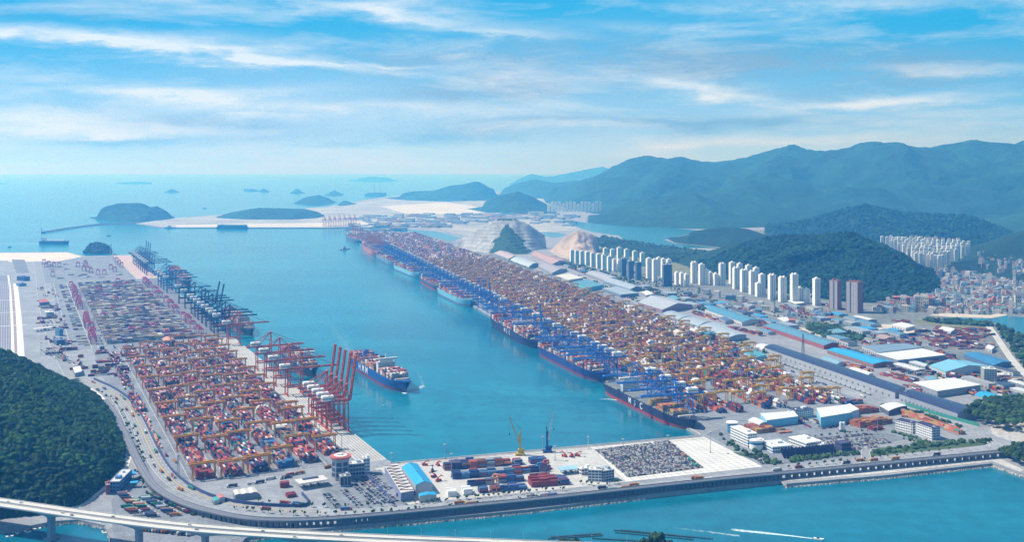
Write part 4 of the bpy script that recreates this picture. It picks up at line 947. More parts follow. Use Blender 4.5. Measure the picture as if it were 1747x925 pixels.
# depots inland
for i, (p1, p2, dp) in enumerate((((1583, 583), (1650, 590), 4), ((1585, 576), (1668, 583), 4), ((1590, 569), (1680, 577), 4), ((1595, 562), (1672, 569), 4), ((1600, 590), (1690, 598), 4), ((1500, 590), (1570, 594), 3), ((1480, 583), (1560, 589), 3),
                                  ((1430, 620), (1480, 635), 3), ((1500, 640), (1560, 655), 4), ((1540, 660), (1590, 675), 3), ((1240, 560), (1300, 575), 3), ((1180, 535), (1230, 550), 3), ((1120, 510), (1170, 527), 3), ((1520, 549), (1560, 552), 2), ((1600, 640), (1640, 650), 3), ((1640, 668), (1700, 690), 3), ((1330, 525), (1400, 545), 2), ((1400, 520), (1440, 530), 2))):
    rowpx(p1, p2, dp*2, (1, 4), PAL_R+PAL_MAR*2, f'the {nth(i+1)} inland depot row', 540+i, skip=.1)

YARDS = [([(1420, 600), (1500, 580), (1580, 592), (1640, 612), (1740, 650), (1740, 690), (1600, 650)], 150), ([(1180, 515), (1300, 540), (1420, 585), (1300, 560)], 60), ([(1045, 485), (1180, 505), (1300, 535), (1250, 545)], 60), ([(1500, 575), (1580, 560), (1690, 560), (1700, 598), (1600, 600)], 70),
         ([(55, 490), (95, 485), (120, 560), (150, 640), (120, 625), (80, 580)], 60), ([(900, 425), (960, 445), (1060, 490), (1000, 470)], 40), ([(1340, 715), (1430, 705), (1440, 728), (1380, 738)], 10), ([(160, 590), (210, 580), (235, 640), (205, 652), (170, 630)], 26)]
def scatter_stacks():
    for poly, n in YARDS:
        xs, ys = [p[0] for p in poly], [p[1] for p in poly]; k = 0
        while k < n:
            x, y = min(xs)+rng.random()*(max(xs)-min(xs)), min(ys)+rng.random()*(max(ys)-min(ys))
            if not inside(np.array([[x, y]]), poly)[0]: continue
            k += 1; q = G2(x, y); fr_ = FR if x > 800 else FL; cross = rng.random() < .4; a = fr_.ang+(R(90) if cross else 0); e = np.array([math.cos(a), math.sin(a)]); m_ = np.array([-e[1], e[0]])
            nb, nr, ht = rng.integers(1, 5), rng.integers(1, 5), rng.integers(1, 4)
            for i in range(nb):
                for r in range(nr):
                    for t in range(max(1, ht-rng.integers(0, 2))): put(q+e*i*12.7+m_*r*2.7, ZL+t*CH, a, PAL_R if x > 800 else PAL_L, ('', 0, 0, 0, 0), False)
scatter_stacks()

# ------------------------------------------------------------------ ships
def hull_mesh(L, B, D, z_lo, z_hi, flare=True, deck=True, bulw=0):
    """hull between two heights (fractions of depth D), bow to +x"""
    st = [(0, .80, .55), (.03, .93, .75), (.10, 1, .93), (.2, 1, 1), (.45, 1, 1), (.72, 1, 1), (.80, .99, .90), (.87, .93, .68), (.92, .80, .44), (.96, .58, .22), (.985, .34, .07), (1.0, .06, .0)]
    V = []; n = len(st); zs = np.linspace(z_lo, z_hi, 4)
    for f, top, wl in st:
        for z in zs:
            t = max(0, min(1, (z+.05)/1.0)); w = (wl+(top-wl)*t**1.3)*B/2; rake = (t-.35)*.035*L*max(0, (f-.9)/.1); aft = -(t)*.012*L*(1 if f == 0 else 0)
            up = D*.16*max(0, (f-.86)/.14) if z > .95 else 0
            V.append((f*L+rake+aft, -w, z*D+up)); V.append((f*L+rake+aft, w, z*D+up))
    F = []; m = len(zs)
    for i in range(n-1):
        for j in range(m-1):
            a = (i*m+j)*2; c = ((i+1)*m+j)*2
            F.append((a, c, c+2, a+2)); F.append((a+1, a+3, c+3, c+1))
        if deck: a = (i*m+m-1)*2; c = ((i+1)*m+m-1)*2; F.append((a, c, c+1, a+1))
    for j in range(m-1): a = j*2; F.append((a, a+2, a+3, a+1))
    return V, F
def text_on(name, body, size, parent, loc, rot, mtl, spacing=1.0, ext=.06, align='LEFT'):
    cu = bpy.data.curves.new(name, 'FONT'); cu.body = body; cu.size = size; cu.space_character = spacing; cu.extrude = ext; cu.offset = size*.006; cu.align_x = align; cu.materials.append(mtl)
    o0 = bpy.data.objects.new(name, cu); C.objects.link(o0); bpy.context.view_layer.update(); me = bpy.data.meshes.new_from_object(o0.evaluated_get(bpy.context.evaluated_depsgraph_get())); bpy.data.objects.remove(o0); o = link(name, me); o.parent = parent; o.location = loc; o.rotation_euler = rot; return o
def ship(name, label, cat, stern, bow, B, D, hullc, boot, load, house_at=.72, text=None, boxh=(3, 6), pal=PAL_SHIP, where='', group=None, fill=1.0, housec=(.72, .74, .74)):
    """stern and bow are photo pixels of the waterline"""
    a, c = G2(*stern, 0), G2(*bow, 0); d = c-a; L = float(np.linalg.norm(d)); ang = math.atan2(d[1], d[0])
    t = thing(name, label, cat, (a[0], a[1], 0), ang, group); key = name+str(len(CONT))
    mh = mat('hull_%d_%d_%d' % tuple(int(x*255) for x in hullc), hullc, .45, .08, .05); mb = mat('boot_topping', boot, .6, .1, .05) if boot == (.30, .045, .055) else mat('boot_%d' % int(boot[2]*999), boot, .6, .1, .05)
    b = MB(); b.add(*hull_mesh(L, B, D, .27, 1.0)); b.build('hull', mh, t)
    b = MB(); b.add(*hull_mesh(L, B, D, -.1, .27, deck=False)); b.build('boot_topping', mb, t)
    zd = D
    b = MB(); b.box((L*.925, 0, zd+D*.13), (L*.012, B*.62, 2.4)); [b.bar((L*.955, y, zd+D*.12), (L*.955, y, zd+D*.12+2), 1.2) for y in (-3, 3)]; b.bar((L*.965, 0, zd), (L*.965, 0, zd+16), .8); b.build('foremast', mat('ship_cream', (.66, .60, .50), .6), t)
    # coamings and hatch covers along the deck
    b = MB(); xs = np.arange(L*.06, L*.90, 14.6); hx = L*house_at
    for x in xs:
        if abs(x-hx) < 12: continue
        w = B*(.90 if x < L*.78 else .90-.9*(x/L-.78)*1.6); b.box((x, 0, zd+.9), (12.6, w, 1.8))
    b.build('hatch_cover', mat('hatch_paint', (.24, .27, .29), .7), t)
    for x in xs:
        if abs(x-hx) < 12: continue
        b = MB(); w = B*(.92 if x < L*.78 else .9-.9*(x/L-.78)*1.6)
        for y in np.linspace(-w/2, w/2, 7): b.bar((x+7.2, y, zd), (x+7.2, y, zd+9), .5)
        for z in (zd+4.5, zd+9): b.bar((x+7.2, -w/2, z), (x+7.2, w/2, z), .6)
        b.build('lashing_bridge', mat('lashing_paint', (.44, .45, .43), .7), t)
    hm = mat('house_%d' % int(housec[0]*999), housec, .5, .05, .1)
    b = MB(); hh = D*.95+6
    b.box((hx, 0, zd+hh*.40), (11, B*.80, hh*.8)); b.box((hx, 0, zd+hh*.90), (9, B*.58, hh*.2)); b.box((hx+1, 0, zd+hh+1.4), (6, B*1.02, 2.6)); h = b.build('deckhouse', hm, t)
    b = MB()
    for k in range(1, 7): b.box((hx+5.56, 0, zd+hh*.8*k/7), (.1, B*.72, .9)); b.box((hx-5.56, 0, zd+hh*.8*k/7), (.1, B*.72, .9))
    b.box((hx+4.06, 0, zd+hh+1.8), (.1, B*.98, 1.1)); b.build('window', M_GLASS, h)
    b = MB(); b.bar((hx-1, 0, zd+hh+2), (hx-1, 0, zd+hh+12), 1.0); b.bar((hx-1, -4, zd+hh+9), (hx-1, 4, zd+hh+9), .6); b.build('radar_mast', hm, h)
    fx = L*.20 if house_at > .5 else hx-16
    b = MB(); b.box((fx, 0, zd+hh*.40), (8, B*.30, hh*.8)); b.box((fx, 0, zd+hh*.86), (5, B*.2, hh*.16), taper=.8); b.build('funnel', mat('funnel_%d' % int(hullc[2]*999), tuple(min(.8, q*1.6+.1) for q in hullc), .5), t)
    if text:
        s_, f0, sz, sp_ = text
        for i, ch in enumerate(s_): text_on('letter', ch, sz, t, (L*f0+i*sz*sp_, -B/2-.12, D*.36), (R(90), 0, 0), M_WHITE)
    # deck cargo
    if load:
        ca, sa = math.cos(ang), math.sin(ang); rows = int((B-1.5)/2.55)
        for i, x in enumerate(xs):
            if abs(x-hx) < 13 or (abs(x-fx) < 10): continue
            f = x/L
            if isinstance(load, (list, tuple)) and not any(p <= f <= q_ for p, q_ in load): continue
            rr = rows if f < .78 else max(4, int(rows*(1-(f-.78)*2.2)))
            top = boxh[1]-(2 if f > .84 else 0)-(1 if f > .74 else 0); hbay = boxh[0]+int((top-boxh[0]+.99)*rng.random())
            bayp = pick(pal)
            for r in range(rr):
                y = (r-(rr-1)/2)*2.52; hk = max(1, hbay-(rng.random() < .22)-(rng.random() < .1))
                for k in range(hk):
                    edge = r < 2 or r > rr-3; vis = k == hk-1 or edge or rng.random() < .25
                    if not vis and k < hk-2: continue
                    q = (a[0]+x*ca-y*sa, a[1]+x*sa+y*ca); put(q, zd+1.9+k*CH, ang, pal, (where or label, r+1, i+1, k+1, hk), False, run=bayp if rng.random() < .45 else None)
    return t
BOOT = (.30, .045, .055)
ship('container_ship', 'blue container ship under way in mid basin, loaded high', 'ship', (609, 622), (693, 671), 48, 21, (.018, .085, .30), (.16, .05, .10), True, .62, ('HMM', .27, 21, 1.15), (4, 6))
ship('container_ship', 'nearly empty dark container ship with red waterline at the nearest east berth', 'ship', (1043, 668), (1182, 737), 46, 19, (.030, .028, .075), BOOT, [(.62, .67), (.70, .80), (.84, .88)], .26, ('MSC', .38, 16, 1.5), (3, 5), PAL_BROWN)
ship('container_ship', 'blue-black container ship fully loaded, just beyond the nearly empty one', 'ship', (929, 603), (1031, 654), 48, 20, (.025, .045, .20), (.025, .03, .10), True, .55, None, (3, 5))
ship('container_ship', 'dark loaded container ship with large white letters on the east quay', 'ship', (848, 554), (922, 597), 50, 20, (.025, .028, .09), (.03, .02, .06), True, .6, ('MSC', .40, 16, 1.5), (4, 6))
ship('container_ship', 'pale blue loaded container ship beside the open stretch of quay', 'ship', (754, 501), (803, 524), 46, 21, (.16, .42, .58), (.10, .14, .24), True, .1, None, (4, 6))
ship('container_ship', 'small dark container ship with white deckhouse aft', 'ship', (722, 480), (752, 497), 38, 16, (.06, .06, .12), BOOT, True, .12, None, (2, 4))
ship('container_ship', 'light blue container ship, second of that colour from the near end', 'ship', (678, 459), (717, 475), 46, 20, (.20, .46, .62), (.10, .14, .24), True, .6, None, (4, 6))
ship('container_ship', 'grey-blue container ship beyond the light blue one', 'ship', (647, 440), (676, 455), 44, 19, (.12, .24, .34), (.10, .10, .20), True, .6, None, (3, 6))
ship('container_ship', 'red-hulled container ship under the orange cranes', 'ship', (623, 424), (643, 437), 44, 19, (.48, .16, .14), (.35, .12, .12), True, .6, None, (3, 6))
ship('container_ship', 'farthest container ship on the east quay, green hull', 'ship', (594, 405), (611, 415), 40, 17, (.05, .17, .22), (.04, .06, .10), True, .2, None, (2, 4))
ship('container_ship', 'container ship berthed behind the lowered red cranes, red cargo', 'ship', (492, 612), (534, 644), 42, 18, (.05, .06, .12), BOOT, True, .7, None, (3, 5))
ship('container_ship', 'container ship berthed behind the navy cranes', 'ship', (388, 540), (428, 574), 42, 18, (.06, .06, .10), BOOT, True, .7, None, (2, 4))
ship('container_ship', 'container ship berthed behind the dark teal cranes', 'ship', (294, 466), (322, 489), 44, 19, (.05, .07, .14), BOOT, True, .6, None, (4, 6))
def simple_ship(name, label, cat, stern, bow, B, D, hullc, upper, house_at=.12, style='tanker'):
    a, c = G2(*stern, 0), G2(*bow, 0); d = c-a; L = float(np.linalg.norm(d)); t = thing(name, label, cat, (a[0], a[1], 0), math.atan2(d[1], d[0]))
    b = MB(); b.add(*hull_mesh(L, B, D, -.05, 1)); b.build('hull', mat('hull_%d_%d_%d' % tuple(int(x*255) for x in hullc), hullc, .5), t)
    mu = mat('upper_%d' % int(upper[2]*999), upper, .5)
    if style == 'carrier':
        b = MB(); b.box((L*.49, 0, D+8), (L*.92, B*.96, 16)); b.build('garage_decks', mu, t); b = MB(); b.box((L*.88, 0, D+18), (10, B*.9, 4)); b.box((L*.15, 0, D+19), (9, 6, 7)); b.build('deckhouse', M_WHITE, t)
    elif style == 'tanker':
        b = MB(); b.box((L*house_at, 0, D+11), (L*.07, B*.8, 22)); b.box((L*house_at+2, 0, D+23), (L*.03, B, 3)); b.build('deckhouse', M_WHITE, t)
        b = MB(); b.box((L*.55, 0, D+3.5), (L*.62, B*.72, 7)); b.bar((L*.22, 0, D+8.5), (L*.84, 0, D+8.5), 3.0); b.build('cargo_trunk', mu, t); b = MB(); b.bar((L*.95, 0, D), (L*.95, 0, D+14), 1.2); b.build('foremast', M_WHITE, t)
    else:
        b = MB(); b.box((L*.42, 0, D+L*.06), (L*.34, B*.66, L*.12)); b.box((L*.44, 0, D+L*.15), (L*.2, B*.5, L*.07)); b.build('wheelhouse', mu, t); b = MB(); b.bar((L*.40, 0, D), (L*.40, 0, D+L*.40), L*.02); b.build('mast', M_STEEL, t)
    return t
simple_ship('tanker', 'dark-hulled tanker with white deck leaving past the breakwater', 'ship', (69, 416), (117, 416.5), 44, 16, (.03, .06, .12), (.70, .74, .76))
simple_ship('car_carrier', 'boxy blue-green car carrier lying at the far sandy quay', 'ship', (371, 390), (423, 390.5), 38, 13, (.03, .13, .20), (.05, .22, .30), style='carrier')
simple_ship('cargo_boat', 'small coaster anchored off the far sandy quay', 'ship', (281, 389.5), (299, 389.5), 22, 7, (.12, .22, .30), (.6, .66, .70), style='small')
for x0, y0, x1, y1, lab in ((580, 427, 597, 425, 'work boat with a white wake off the farthest east berth'), (671, 392, 684, 392.5, 'small ferry in the channel behind the east terminal'), (182, 403, 190, 402.5, 'little patrol boat inside the breakwater'),
                            (13, 422, 20, 421.5, 'tiny boat behind the tanker near the sand fill'), (345, 356, 355, 356, 'distant barge between the two wooded islands')):
    simple_ship('boat', lab, 'boat', (x0, y0), (x1, y1), 9, 3, (.05, .10, .16), (.55, .60, .64), style='small')
def skiff(px, py, ang, label, L=9, group=None, colr=(.7, .72, .74)):
    q = G2(px, py, 0); t = thing('motor_boat', label, 'boat', (q[0], q[1], 0), ang, group)
    b = MB(); b.add(*hull_mesh(L, L*.34, 1.3, -.2, 1)); b.build('hull', M_WHITE, t); b = MB(); b.box((L*.42, 0, 1.7), (L*.3, L*.24, 1.2), taper=.8); b.build('cabin', M_GLASS, t); return t
skiff(1388, 920, R(-22), 'white speedboat racing ahead of its wake in the near bay', 12)
for i, (x, y) in enumerate(((148, 893), (158, 897), (168, 902), (30, 912), (52, 909), (70, 903), (95, 893), (110, 890), (175, 908), (186, 915), (10, 918))):
    skiff(x, y, R(20+37*i), f'small white boat in the cove below the bridge, {nth(sorted([148,158,168,30,52,70,95,110,175,186,10]).index(x)+1)} from the left', 8+i % 3, 'boats moored in the cove')
# wakes: thin sheets of broken foam on the water
def foam_mat():
    m = mat('wake_foam', (.62, .80, .86), .9, .15, .1); nt = m.node_tree; N = nt.nodes; LK = nt.links; bs = N['Principled BSDF']
    at = N.new('ShaderNodeAttribute'); at.attribute_name = 'froth'; g = N.new('ShaderNodeNewGeometry'); n = N.new('ShaderNodeTexNoise'); n.inputs['Scale'].default_value = .16; n.inputs['Detail'].default_value = 7; n.inputs['Roughness'].default_value = .72
    LK.new(g.outputs['Position'], n.inputs['Vector']); ad = N.new('ShaderNodeMath'); ad.operation = 'ADD'; LK.new(n.outputs[0], ad.inputs[0]); LK.new(at.outputs['Fac'], ad.inputs[1])
    mr = N.new('ShaderNodeMapRange'); mr.inputs[1].default_value = .86; mr.inputs[2].default_value = 1.28; LK.new(ad.outputs[0], mr.inputs[0]); LK.new(mr.outputs[0], bs.inputs['Alpha']); return m
M_WAKE = foam_mat(); WZ = [0]
def wake(px, w0, w1, label, a0=.8, a1=.45):
    """froth attribute: full along the middle, nothing at the rims and the ends"""
    pts = resample(smoothline([G2(*p, 0) for p in px], 2), 6.0); nn = normals2(pts); V = []; fr_ = []; k = 7; n = len(pts); WZ[0] += .01
    for i, (p, q) in enumerate(zip(pts, nn)):
        f = i/(n-1); w = w0+(w1-w0)*f; w *= .75+.5*float(fbm(np.array([i*.21+w1]), np.array([3.3]), 2, 4)[0])
        for j in range(k): t = j/(k-1)*2-1; V.append((*(p+q*t*w), .12+WZ[0])); fr_.append((a0+(a1-a0)*f)*(1-abs(t)**1.6)*min(1, (1-f)*5, f*40+.4))
    me = bpy.data.meshes.new('wake'); me.from_pydata(V, [], [(i*k+j, i*k+j+1, (i+1)*k+j+1, (i+1)*k+j) for i in range(n-1) for j in range(k-1)]); me.materials.append(M_WAKE)
    at = me.attributes.new('froth', 'FLOAT', 'POINT'); at.data.foreach_set('value', fr_); o = link('wake', me); o['kind'] = 'stuff'; o['label'] = label; o['category'] = 'wake'; return o
wake([(1388, 920), (1340, 914), (1300, 910), (1270, 907), (1235, 903)], 1.5, 10, 'white wake of the speedboat', 1.0, .6)
wake([(1265, 916), (1200, 907), (1140, 901)], 6, 9, 'older foam of the speedboat wake', .55, .35)
wake([(688, 672), (700, 668), (712, 664), (726, 657)], 8, 16, 'bow wave of the blue ship', .95, .55)
wake([(722, 660), (716, 640), (700, 622), (684, 604)], 6, 22, 'foam along the far side of the blue ship', .45, .2)
wake([(645, 696), (660, 688), (690, 681), (740, 669), (775, 664)], 2.5, 2.5, 'long thin wave crest ahead of the blue ship', .45, .3)
wake([(605, 616), (590, 588), (570, 560), (545, 540), (500, 512)], 34, 100, 'pale wake behind the blue ship', .42, .22)
wake([(68, 416), (0, 415.5), (-60, 415)], 8, 14, 'straight wake of the tanker', .9, .6)
wake([(581, 427), (577, 426), (592, 427.5)], 10, 16, 'foam around the work boat', .8, .5)
wake([(1060, 684), (1040, 681.5), (1020, 682)], 7, 5, 'discharge foam beside the nearly empty ship', .85, .5)

# ------------------------------------------------------------------ containers: the 300 that show largest singly, all others as one mass
def finish_containers():
    arr = CONT; loc = np.array([(c[0], c[1], c[2]) for c in arr])
    px = CX+FPX*loc[:, 0]/loc[:, 1]; cand = [i for i in range(len(arr)) if arr[i][8] and -5 < px[i] < 1752]
    cand.sort(key=lambda i: loc[i, 1]); pickd = cand[:300]; ps = set(pickd)
    proto = {}; V0 = None
    def proto_mesh(col, L):
        k = (tuple(int(x*24) for x in col), round(L, 1))
        if k in proto: return proto[k]
        b = MB(); h = CH-.05; b.box((0, 0, h/2), (L, CW, h), bottom=False)
        for s in (-1, 1):                                # corrugation ribs and corner posts stand proud of the panels
            for x in np.arange(-L/2+.7, L/2-.3, 1.2): b.box((x, s*(CW/2+.03), h/2), (.42, .06, h*.86), bottom=False)
            for x in (-L/2+.1, L/2-.1): b.box((x, s*(CW/2+.02), h/2), (.2, .1, h), bottom=False)
        for y in (-.45, .45): b.box((L/2+.04, y, h/2), (.08, .09, h*.86), bottom=False)
        m = mat('container_%d_%d_%d_%d' % (*k[0], int(L)), tuple(max(.02, x) for x in col), .6, .16, .7)
        o = b.build('shipping_container', m); me = o.data; bpy.data.objects.remove(o); proto[k] = me; return me
    seen = {}
    for i in pickd:
        x, y, z, L, ang, col, nm, where, vis = arr[i]; o = bpy.data.objects.new('shipping_container', proto_mesh(col, L)); C.objects.link(o); o.location = (x, y, z); o.rotation_euler = (0, 0, ang)
        w, r, bay, tier, top = where
        lev = 'top' if tier == top else nth(tier)
        tag(o, f'{nm} container, {lev} tier, {nth(r)} row, {nth(bay)} bay, {w}', 'container', 'stacked shipping containers')
    rest = [i for i in range(len(arr)) if i not in ps]
    c = loc[rest]; n = len(rest); L = np.array([arr[i][3] for i in rest]); a = np.array([arr[i][4] for i in rest]); col = np.array([arr[i][5] for i in rest])
    sx = np.array([-1, 1, 1, -1, -1, 1, 1, -1])*.5; sy = np.array([-1, -1, 1, 1, -1, -1, 1, 1])*.5; sz = np.array([0, 0, 0, 0, 1, 1, 1, 1])*(CH-.06)
    X = sx[None]*L[:, None]; Y = np.broadcast_to(sy[None]*CW, X.shape); ca, sa = np.cos(a)[:, None], np.sin(a)[:, None]
    W = np.stack([X*ca-Y*sa+c[:, :1], X*sa+Y*ca+c[:, 1:2], np.broadcast_to(sz[None], X.shape)+c[:, 2:3]], 2).reshape(-1, 3)
    q = np.array([(4, 5, 6, 7), (0, 1, 5, 4), (1, 2, 6, 5), (2, 3, 7, 6), (3, 0, 4, 7)]); Q = (q[None]+(np.arange(n)*8)[:, None, None]).reshape(-1, 4)
    o = np_mesh('shipping_containers', W, Q, None, [M_PAINT], np.repeat(col, 5, 0))
    tag(o, 'thousands of stacked containers filling both terminals and the ship decks', 'containers', None, 'stuff')
    print('containers', len(arr), 'rest', n)
finish_containers()

# ------------------------------------------------------------------ bridge in front and railway viaduct
def make_bridge():
    line = smoothline([G2(x, y, 36) for x, y in ((-260, 822), (0, 857), (150, 879.5), (300, 898.5), (450, 910), (650, 920), (860, 928), (1100, 937))], 2)
    t = thing('road_bridge', 'long pale road bridge crossing the foreground on tall piers', 'bridge', (*line[0], 0)); ox, oy = line[0]
    L0 = [p-line[0] for p in line]; W = 12.5; pier_at = [G2(80, 923, 0), G2(224, 950, 0), G2(345, 960, 0), G2(520, 960, 0)]
    rs = resample(L0, 4.0); nn = normals2(rs); cum = np.concatenate([[0], np.cumsum([np.linalg.norm(b-a) for a, b in zip(rs[:-1], rs[1:])])])
    pw = []
    for q in pier_at:
        d = [np.linalg.norm(p+line[0]-q) for p in rs]; pw.append(int(np.argmin(d)))
    V = []; F = []
    for i, (p, n) in enumerate(zip(rs, nn)):
        dp = min(abs(cum[i]-cum[k]) for k in pw); dep = 3.0+4.2*max(0, 1-dp/40)**2
        sec = [(-W, 35.2), (-W, 34.6), (-6.2, 34.0), (-5.2, 35-dep), (5.2, 35-dep), (6.2, 34.0), (W, 34.6), (W, 35.2)]
        for o, z in sec: V.append((*(p+n*o), z))
    for i in range(len(rs)-1):
        for j in range(8):
            a = i*8+j; b_ = i*8+(j+1) % 8; F.append((a, b_, b_+8, a+8))
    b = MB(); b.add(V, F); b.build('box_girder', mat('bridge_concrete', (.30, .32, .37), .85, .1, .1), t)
    b = MB(); strip_mb(L0, -W+.1, W-.1, 35.3, b, 0); strip_mb(L0, -1.4, 1.4, 35.36, b, 1)
    for o in (-9.4, -5.6, 5.6, 9.4): strip_mb(L0, o-.12, o+.12, 35.38, b, 2)
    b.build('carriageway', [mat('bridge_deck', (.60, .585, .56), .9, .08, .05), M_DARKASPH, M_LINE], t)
    for o in (-W+.25, W-.25, -1.7, 1.7):
        b = MB()
        for i in range(0, len(rs)-1, 2): b.bar((*(rs[i]+nn[i]*o), 35.9), (*(rs[min(i+2, len(rs)-1)]+nn[min(i+2, len(rs)-1)]*o), 35.9), .35, 1.1)
        b.build('parapet', mat('bridge_deck'), t)
    for k in pw:
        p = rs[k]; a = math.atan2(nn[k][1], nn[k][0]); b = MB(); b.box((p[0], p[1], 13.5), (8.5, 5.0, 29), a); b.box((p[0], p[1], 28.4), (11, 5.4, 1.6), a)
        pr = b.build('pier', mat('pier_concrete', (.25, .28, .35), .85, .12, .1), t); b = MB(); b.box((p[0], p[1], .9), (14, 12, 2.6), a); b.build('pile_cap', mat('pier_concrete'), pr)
    # lamps stand on the bridge
    for i in range(4, len(rs)-1, 9):
        q = rs[i]+line[0]+nn[i]*(W-.6)
        px = proj((q[0], q[1], 36))[0]
        if -20 < px < 1150: LAMPS.append((q[0], q[1], 35.3, 9.5, px))
    return rs, nn, line[0]
LAMPS = []
BR_RS, BR_NN, BR_O = make_bridge()
lamp_p = None
for i, (x, y, z, h, px) in enumerate(sorted(LAMPS, key=lambda q: q[4])):
    if lamp_p is None:
        lamp_p = thing('street_lamp', '', 'street lamp'); b = MB(); b.cyl((0, 0, 0), .16, h, 6, r2=.09); b.build('pole', M_STEEL, lamp_p); b = MB(); b.bar((0, 0, h), (0, -2.2, h+.5), .12); b.box((0, -2.4, h+.5), (.5, 1.0, .22)); b.build('lamp_head', M_STEEL, lamp_p); t = lamp_p
    else: t = copy_tree(lamp_p)
    t.location = (x, y, z); t['group'] = 'street lamps along the bridge'; t['label'] = f'thin street lamp on the foreground bridge, {nth(i+1)} from its left end'
def make_viaduct():
    px = [(178, 676), (192, 694), (203, 715), (212, 735), (222, 757), (234, 785), (247, 810), (270, 838), (316, 862), (386, 880), (450, 889), (540, 888), (640, 880), (800, 864), (950, 849), (1100, 832), (1250, 816), (1400, 802), (1560, 786), (1690, 773), (1760, 766), (1900, 760)]
    line = smoothline([G2(x, y, 13) for x, y in px], 2); o = line[0]; L0 = [p-o for p in line]; rs = resample(L0, 6); nn = normals2(rs)
    t = thing('railway_viaduct', 'dark railway viaduct on close-set piers along the coast road', 'viaduct', (*o, 0)); W = 5.6; V = []; F = []
    zs = np.interp(np.arange(len(rs))/len(rs), [0, .12, .25, 1], [6.6, 8, 13.5, 13.5])
    for p, n, z in zip(rs, nn, zs):
        for q, dz in ((-W, 0), (-W, -1.4), (-3.4, -2.6), (3.4, -2.6), (W, -1.4), (W, 0)): V.append((*(p+n*q), z+dz))
    for i in range(len(rs)-1):
        for j in range(6): a = i*6+j; c = i*6+(j+1) % 6; F.append((a, c, c+6, a+6))
    b = MB(); b.add(V, F); b.build('deck', mat('viaduct_concrete', (.15, .165, .21), .85, .12, .1), t)
    b = MB()
    for q in (-W+.15, W-.15):
        for i in range(0, len(rs)-2, 2): b.bar((*(rs[i]+nn[i]*q), zs[i]+.55), (*(rs[i+2]+nn[i+2]*q), zs[i+2]+.55), .3, 1.1)
    b.build('side_wall', mat('viaduct_wall', (.30, .315, .35), .85), t)
    b = MB(); m_ = 0
    for q in (-2.9, -1.5, 1.5, 2.9):
        for i in range(0, len(rs)-1): a, c = rs[i]+nn[i]*q, rs[i+1]+nn[i+1]*q; b.bar((*a, zs[i]+.14), (*c, zs[i+1]+.14), .22, .2)
    b.build('track', mat('track_steel'), t)
    b = MB(); n = 0
    for i in range(6, len(rs), 1):
        p = rs[i]; xq = CX+FPX*(p[0]+o[0])/(p[1]+o[1])
        if xq > 1330 and i % 2: continue
        a = math.atan2(nn[i][1], nn[i][0]); b.box((p[0], p[1], (zs[i]-2.6+2)/2), (6.4, 5.6 if xq < 1330 else 6.0, zs[i]-2.6-2+4), a)
    pr = b.build('pier', mat('viaduct_concrete'), t); pr['kind'] = 'stuff'
make_viaduct()

# ------------------------------------------------------------------ buildings
def local_frame(a, c):
    d = c-a; L = float(np.linalg.norm(d)); e = d/L; n = np.array([-e[1], e[0]]); flip = n[1] < 0
    if flip: a, c = c, a; e = -e; n = -n
    return a, math.atan2(e[1], e[0]), L
def office(name, label, p1, p2, depth, h, floors, wall, cat='building', roofc=None, penthouse=True, band=.5, z=ZL, glass=M_GLASS, group=None):
    a, ang, L = local_frame(G2(*p1), G2(*p2)); t = thing(name, label, cat, (a[0], a[1], z), ang, group); mw = mat('wall_%d_%d_%d' % tuple(int(x*255) for x in wall), wall, .7, .08, .08)
    b = MB(); b.box((L/2, depth/2, h/2), (L, depth, h)); b.build('wall', mw, t)
    fh = h/floors
    for k in range(floors):
        b = MB(); zc = fh*(k+.55)
        for s, nx in ((0, L), (1, depth)):
            n = max(2, int(nx/4.2)); w = nx/n
            for i in range(n):
                x = (i+.5)*w
                if s == 0: b.box((x, -.03, zc), (w*.8, .14, fh*band)); b.box((x, depth+.03, zc), (w*.8, .14, fh*band))
                else: b.box((-.03, x, zc), (.14, w*.8, fh*band)); b.box((L+.03, x, zc), (.14, w*.8, fh*band))
        b.build('window_row', glass, t)
    b = MB(); rc = roofc or tuple(min(.8, x*1.05) for x in wall); b.box((L/2, depth/2, h+.15), (L-.8, depth-.8, .3))
    for x0, y0, sx, sy in ((L/2, .2, L+.3, .4), (L/2, depth-.2, L+.3, .4), (.2, depth/2, .4, depth-.8), (L-.2, depth/2, .4, depth-.8)): b.box((x0, y0, h+.45), (sx, sy, .9))
    rf = b.build('roof', mat('roof_%d_%d_%d' % tuple(int(x*255) for x in rc), rc, .8, .12, .1), t)
    if penthouse: b = MB(); b.box((L*.7, depth*.55, h+1.9), (min(9, L*.25), min(7, depth*.5), 3.2)); b.box((L*.25, depth*.5, h+1.1), (3, 3, 1.6)); b.build('plant_room', mw, rf)
    return t, L, ang
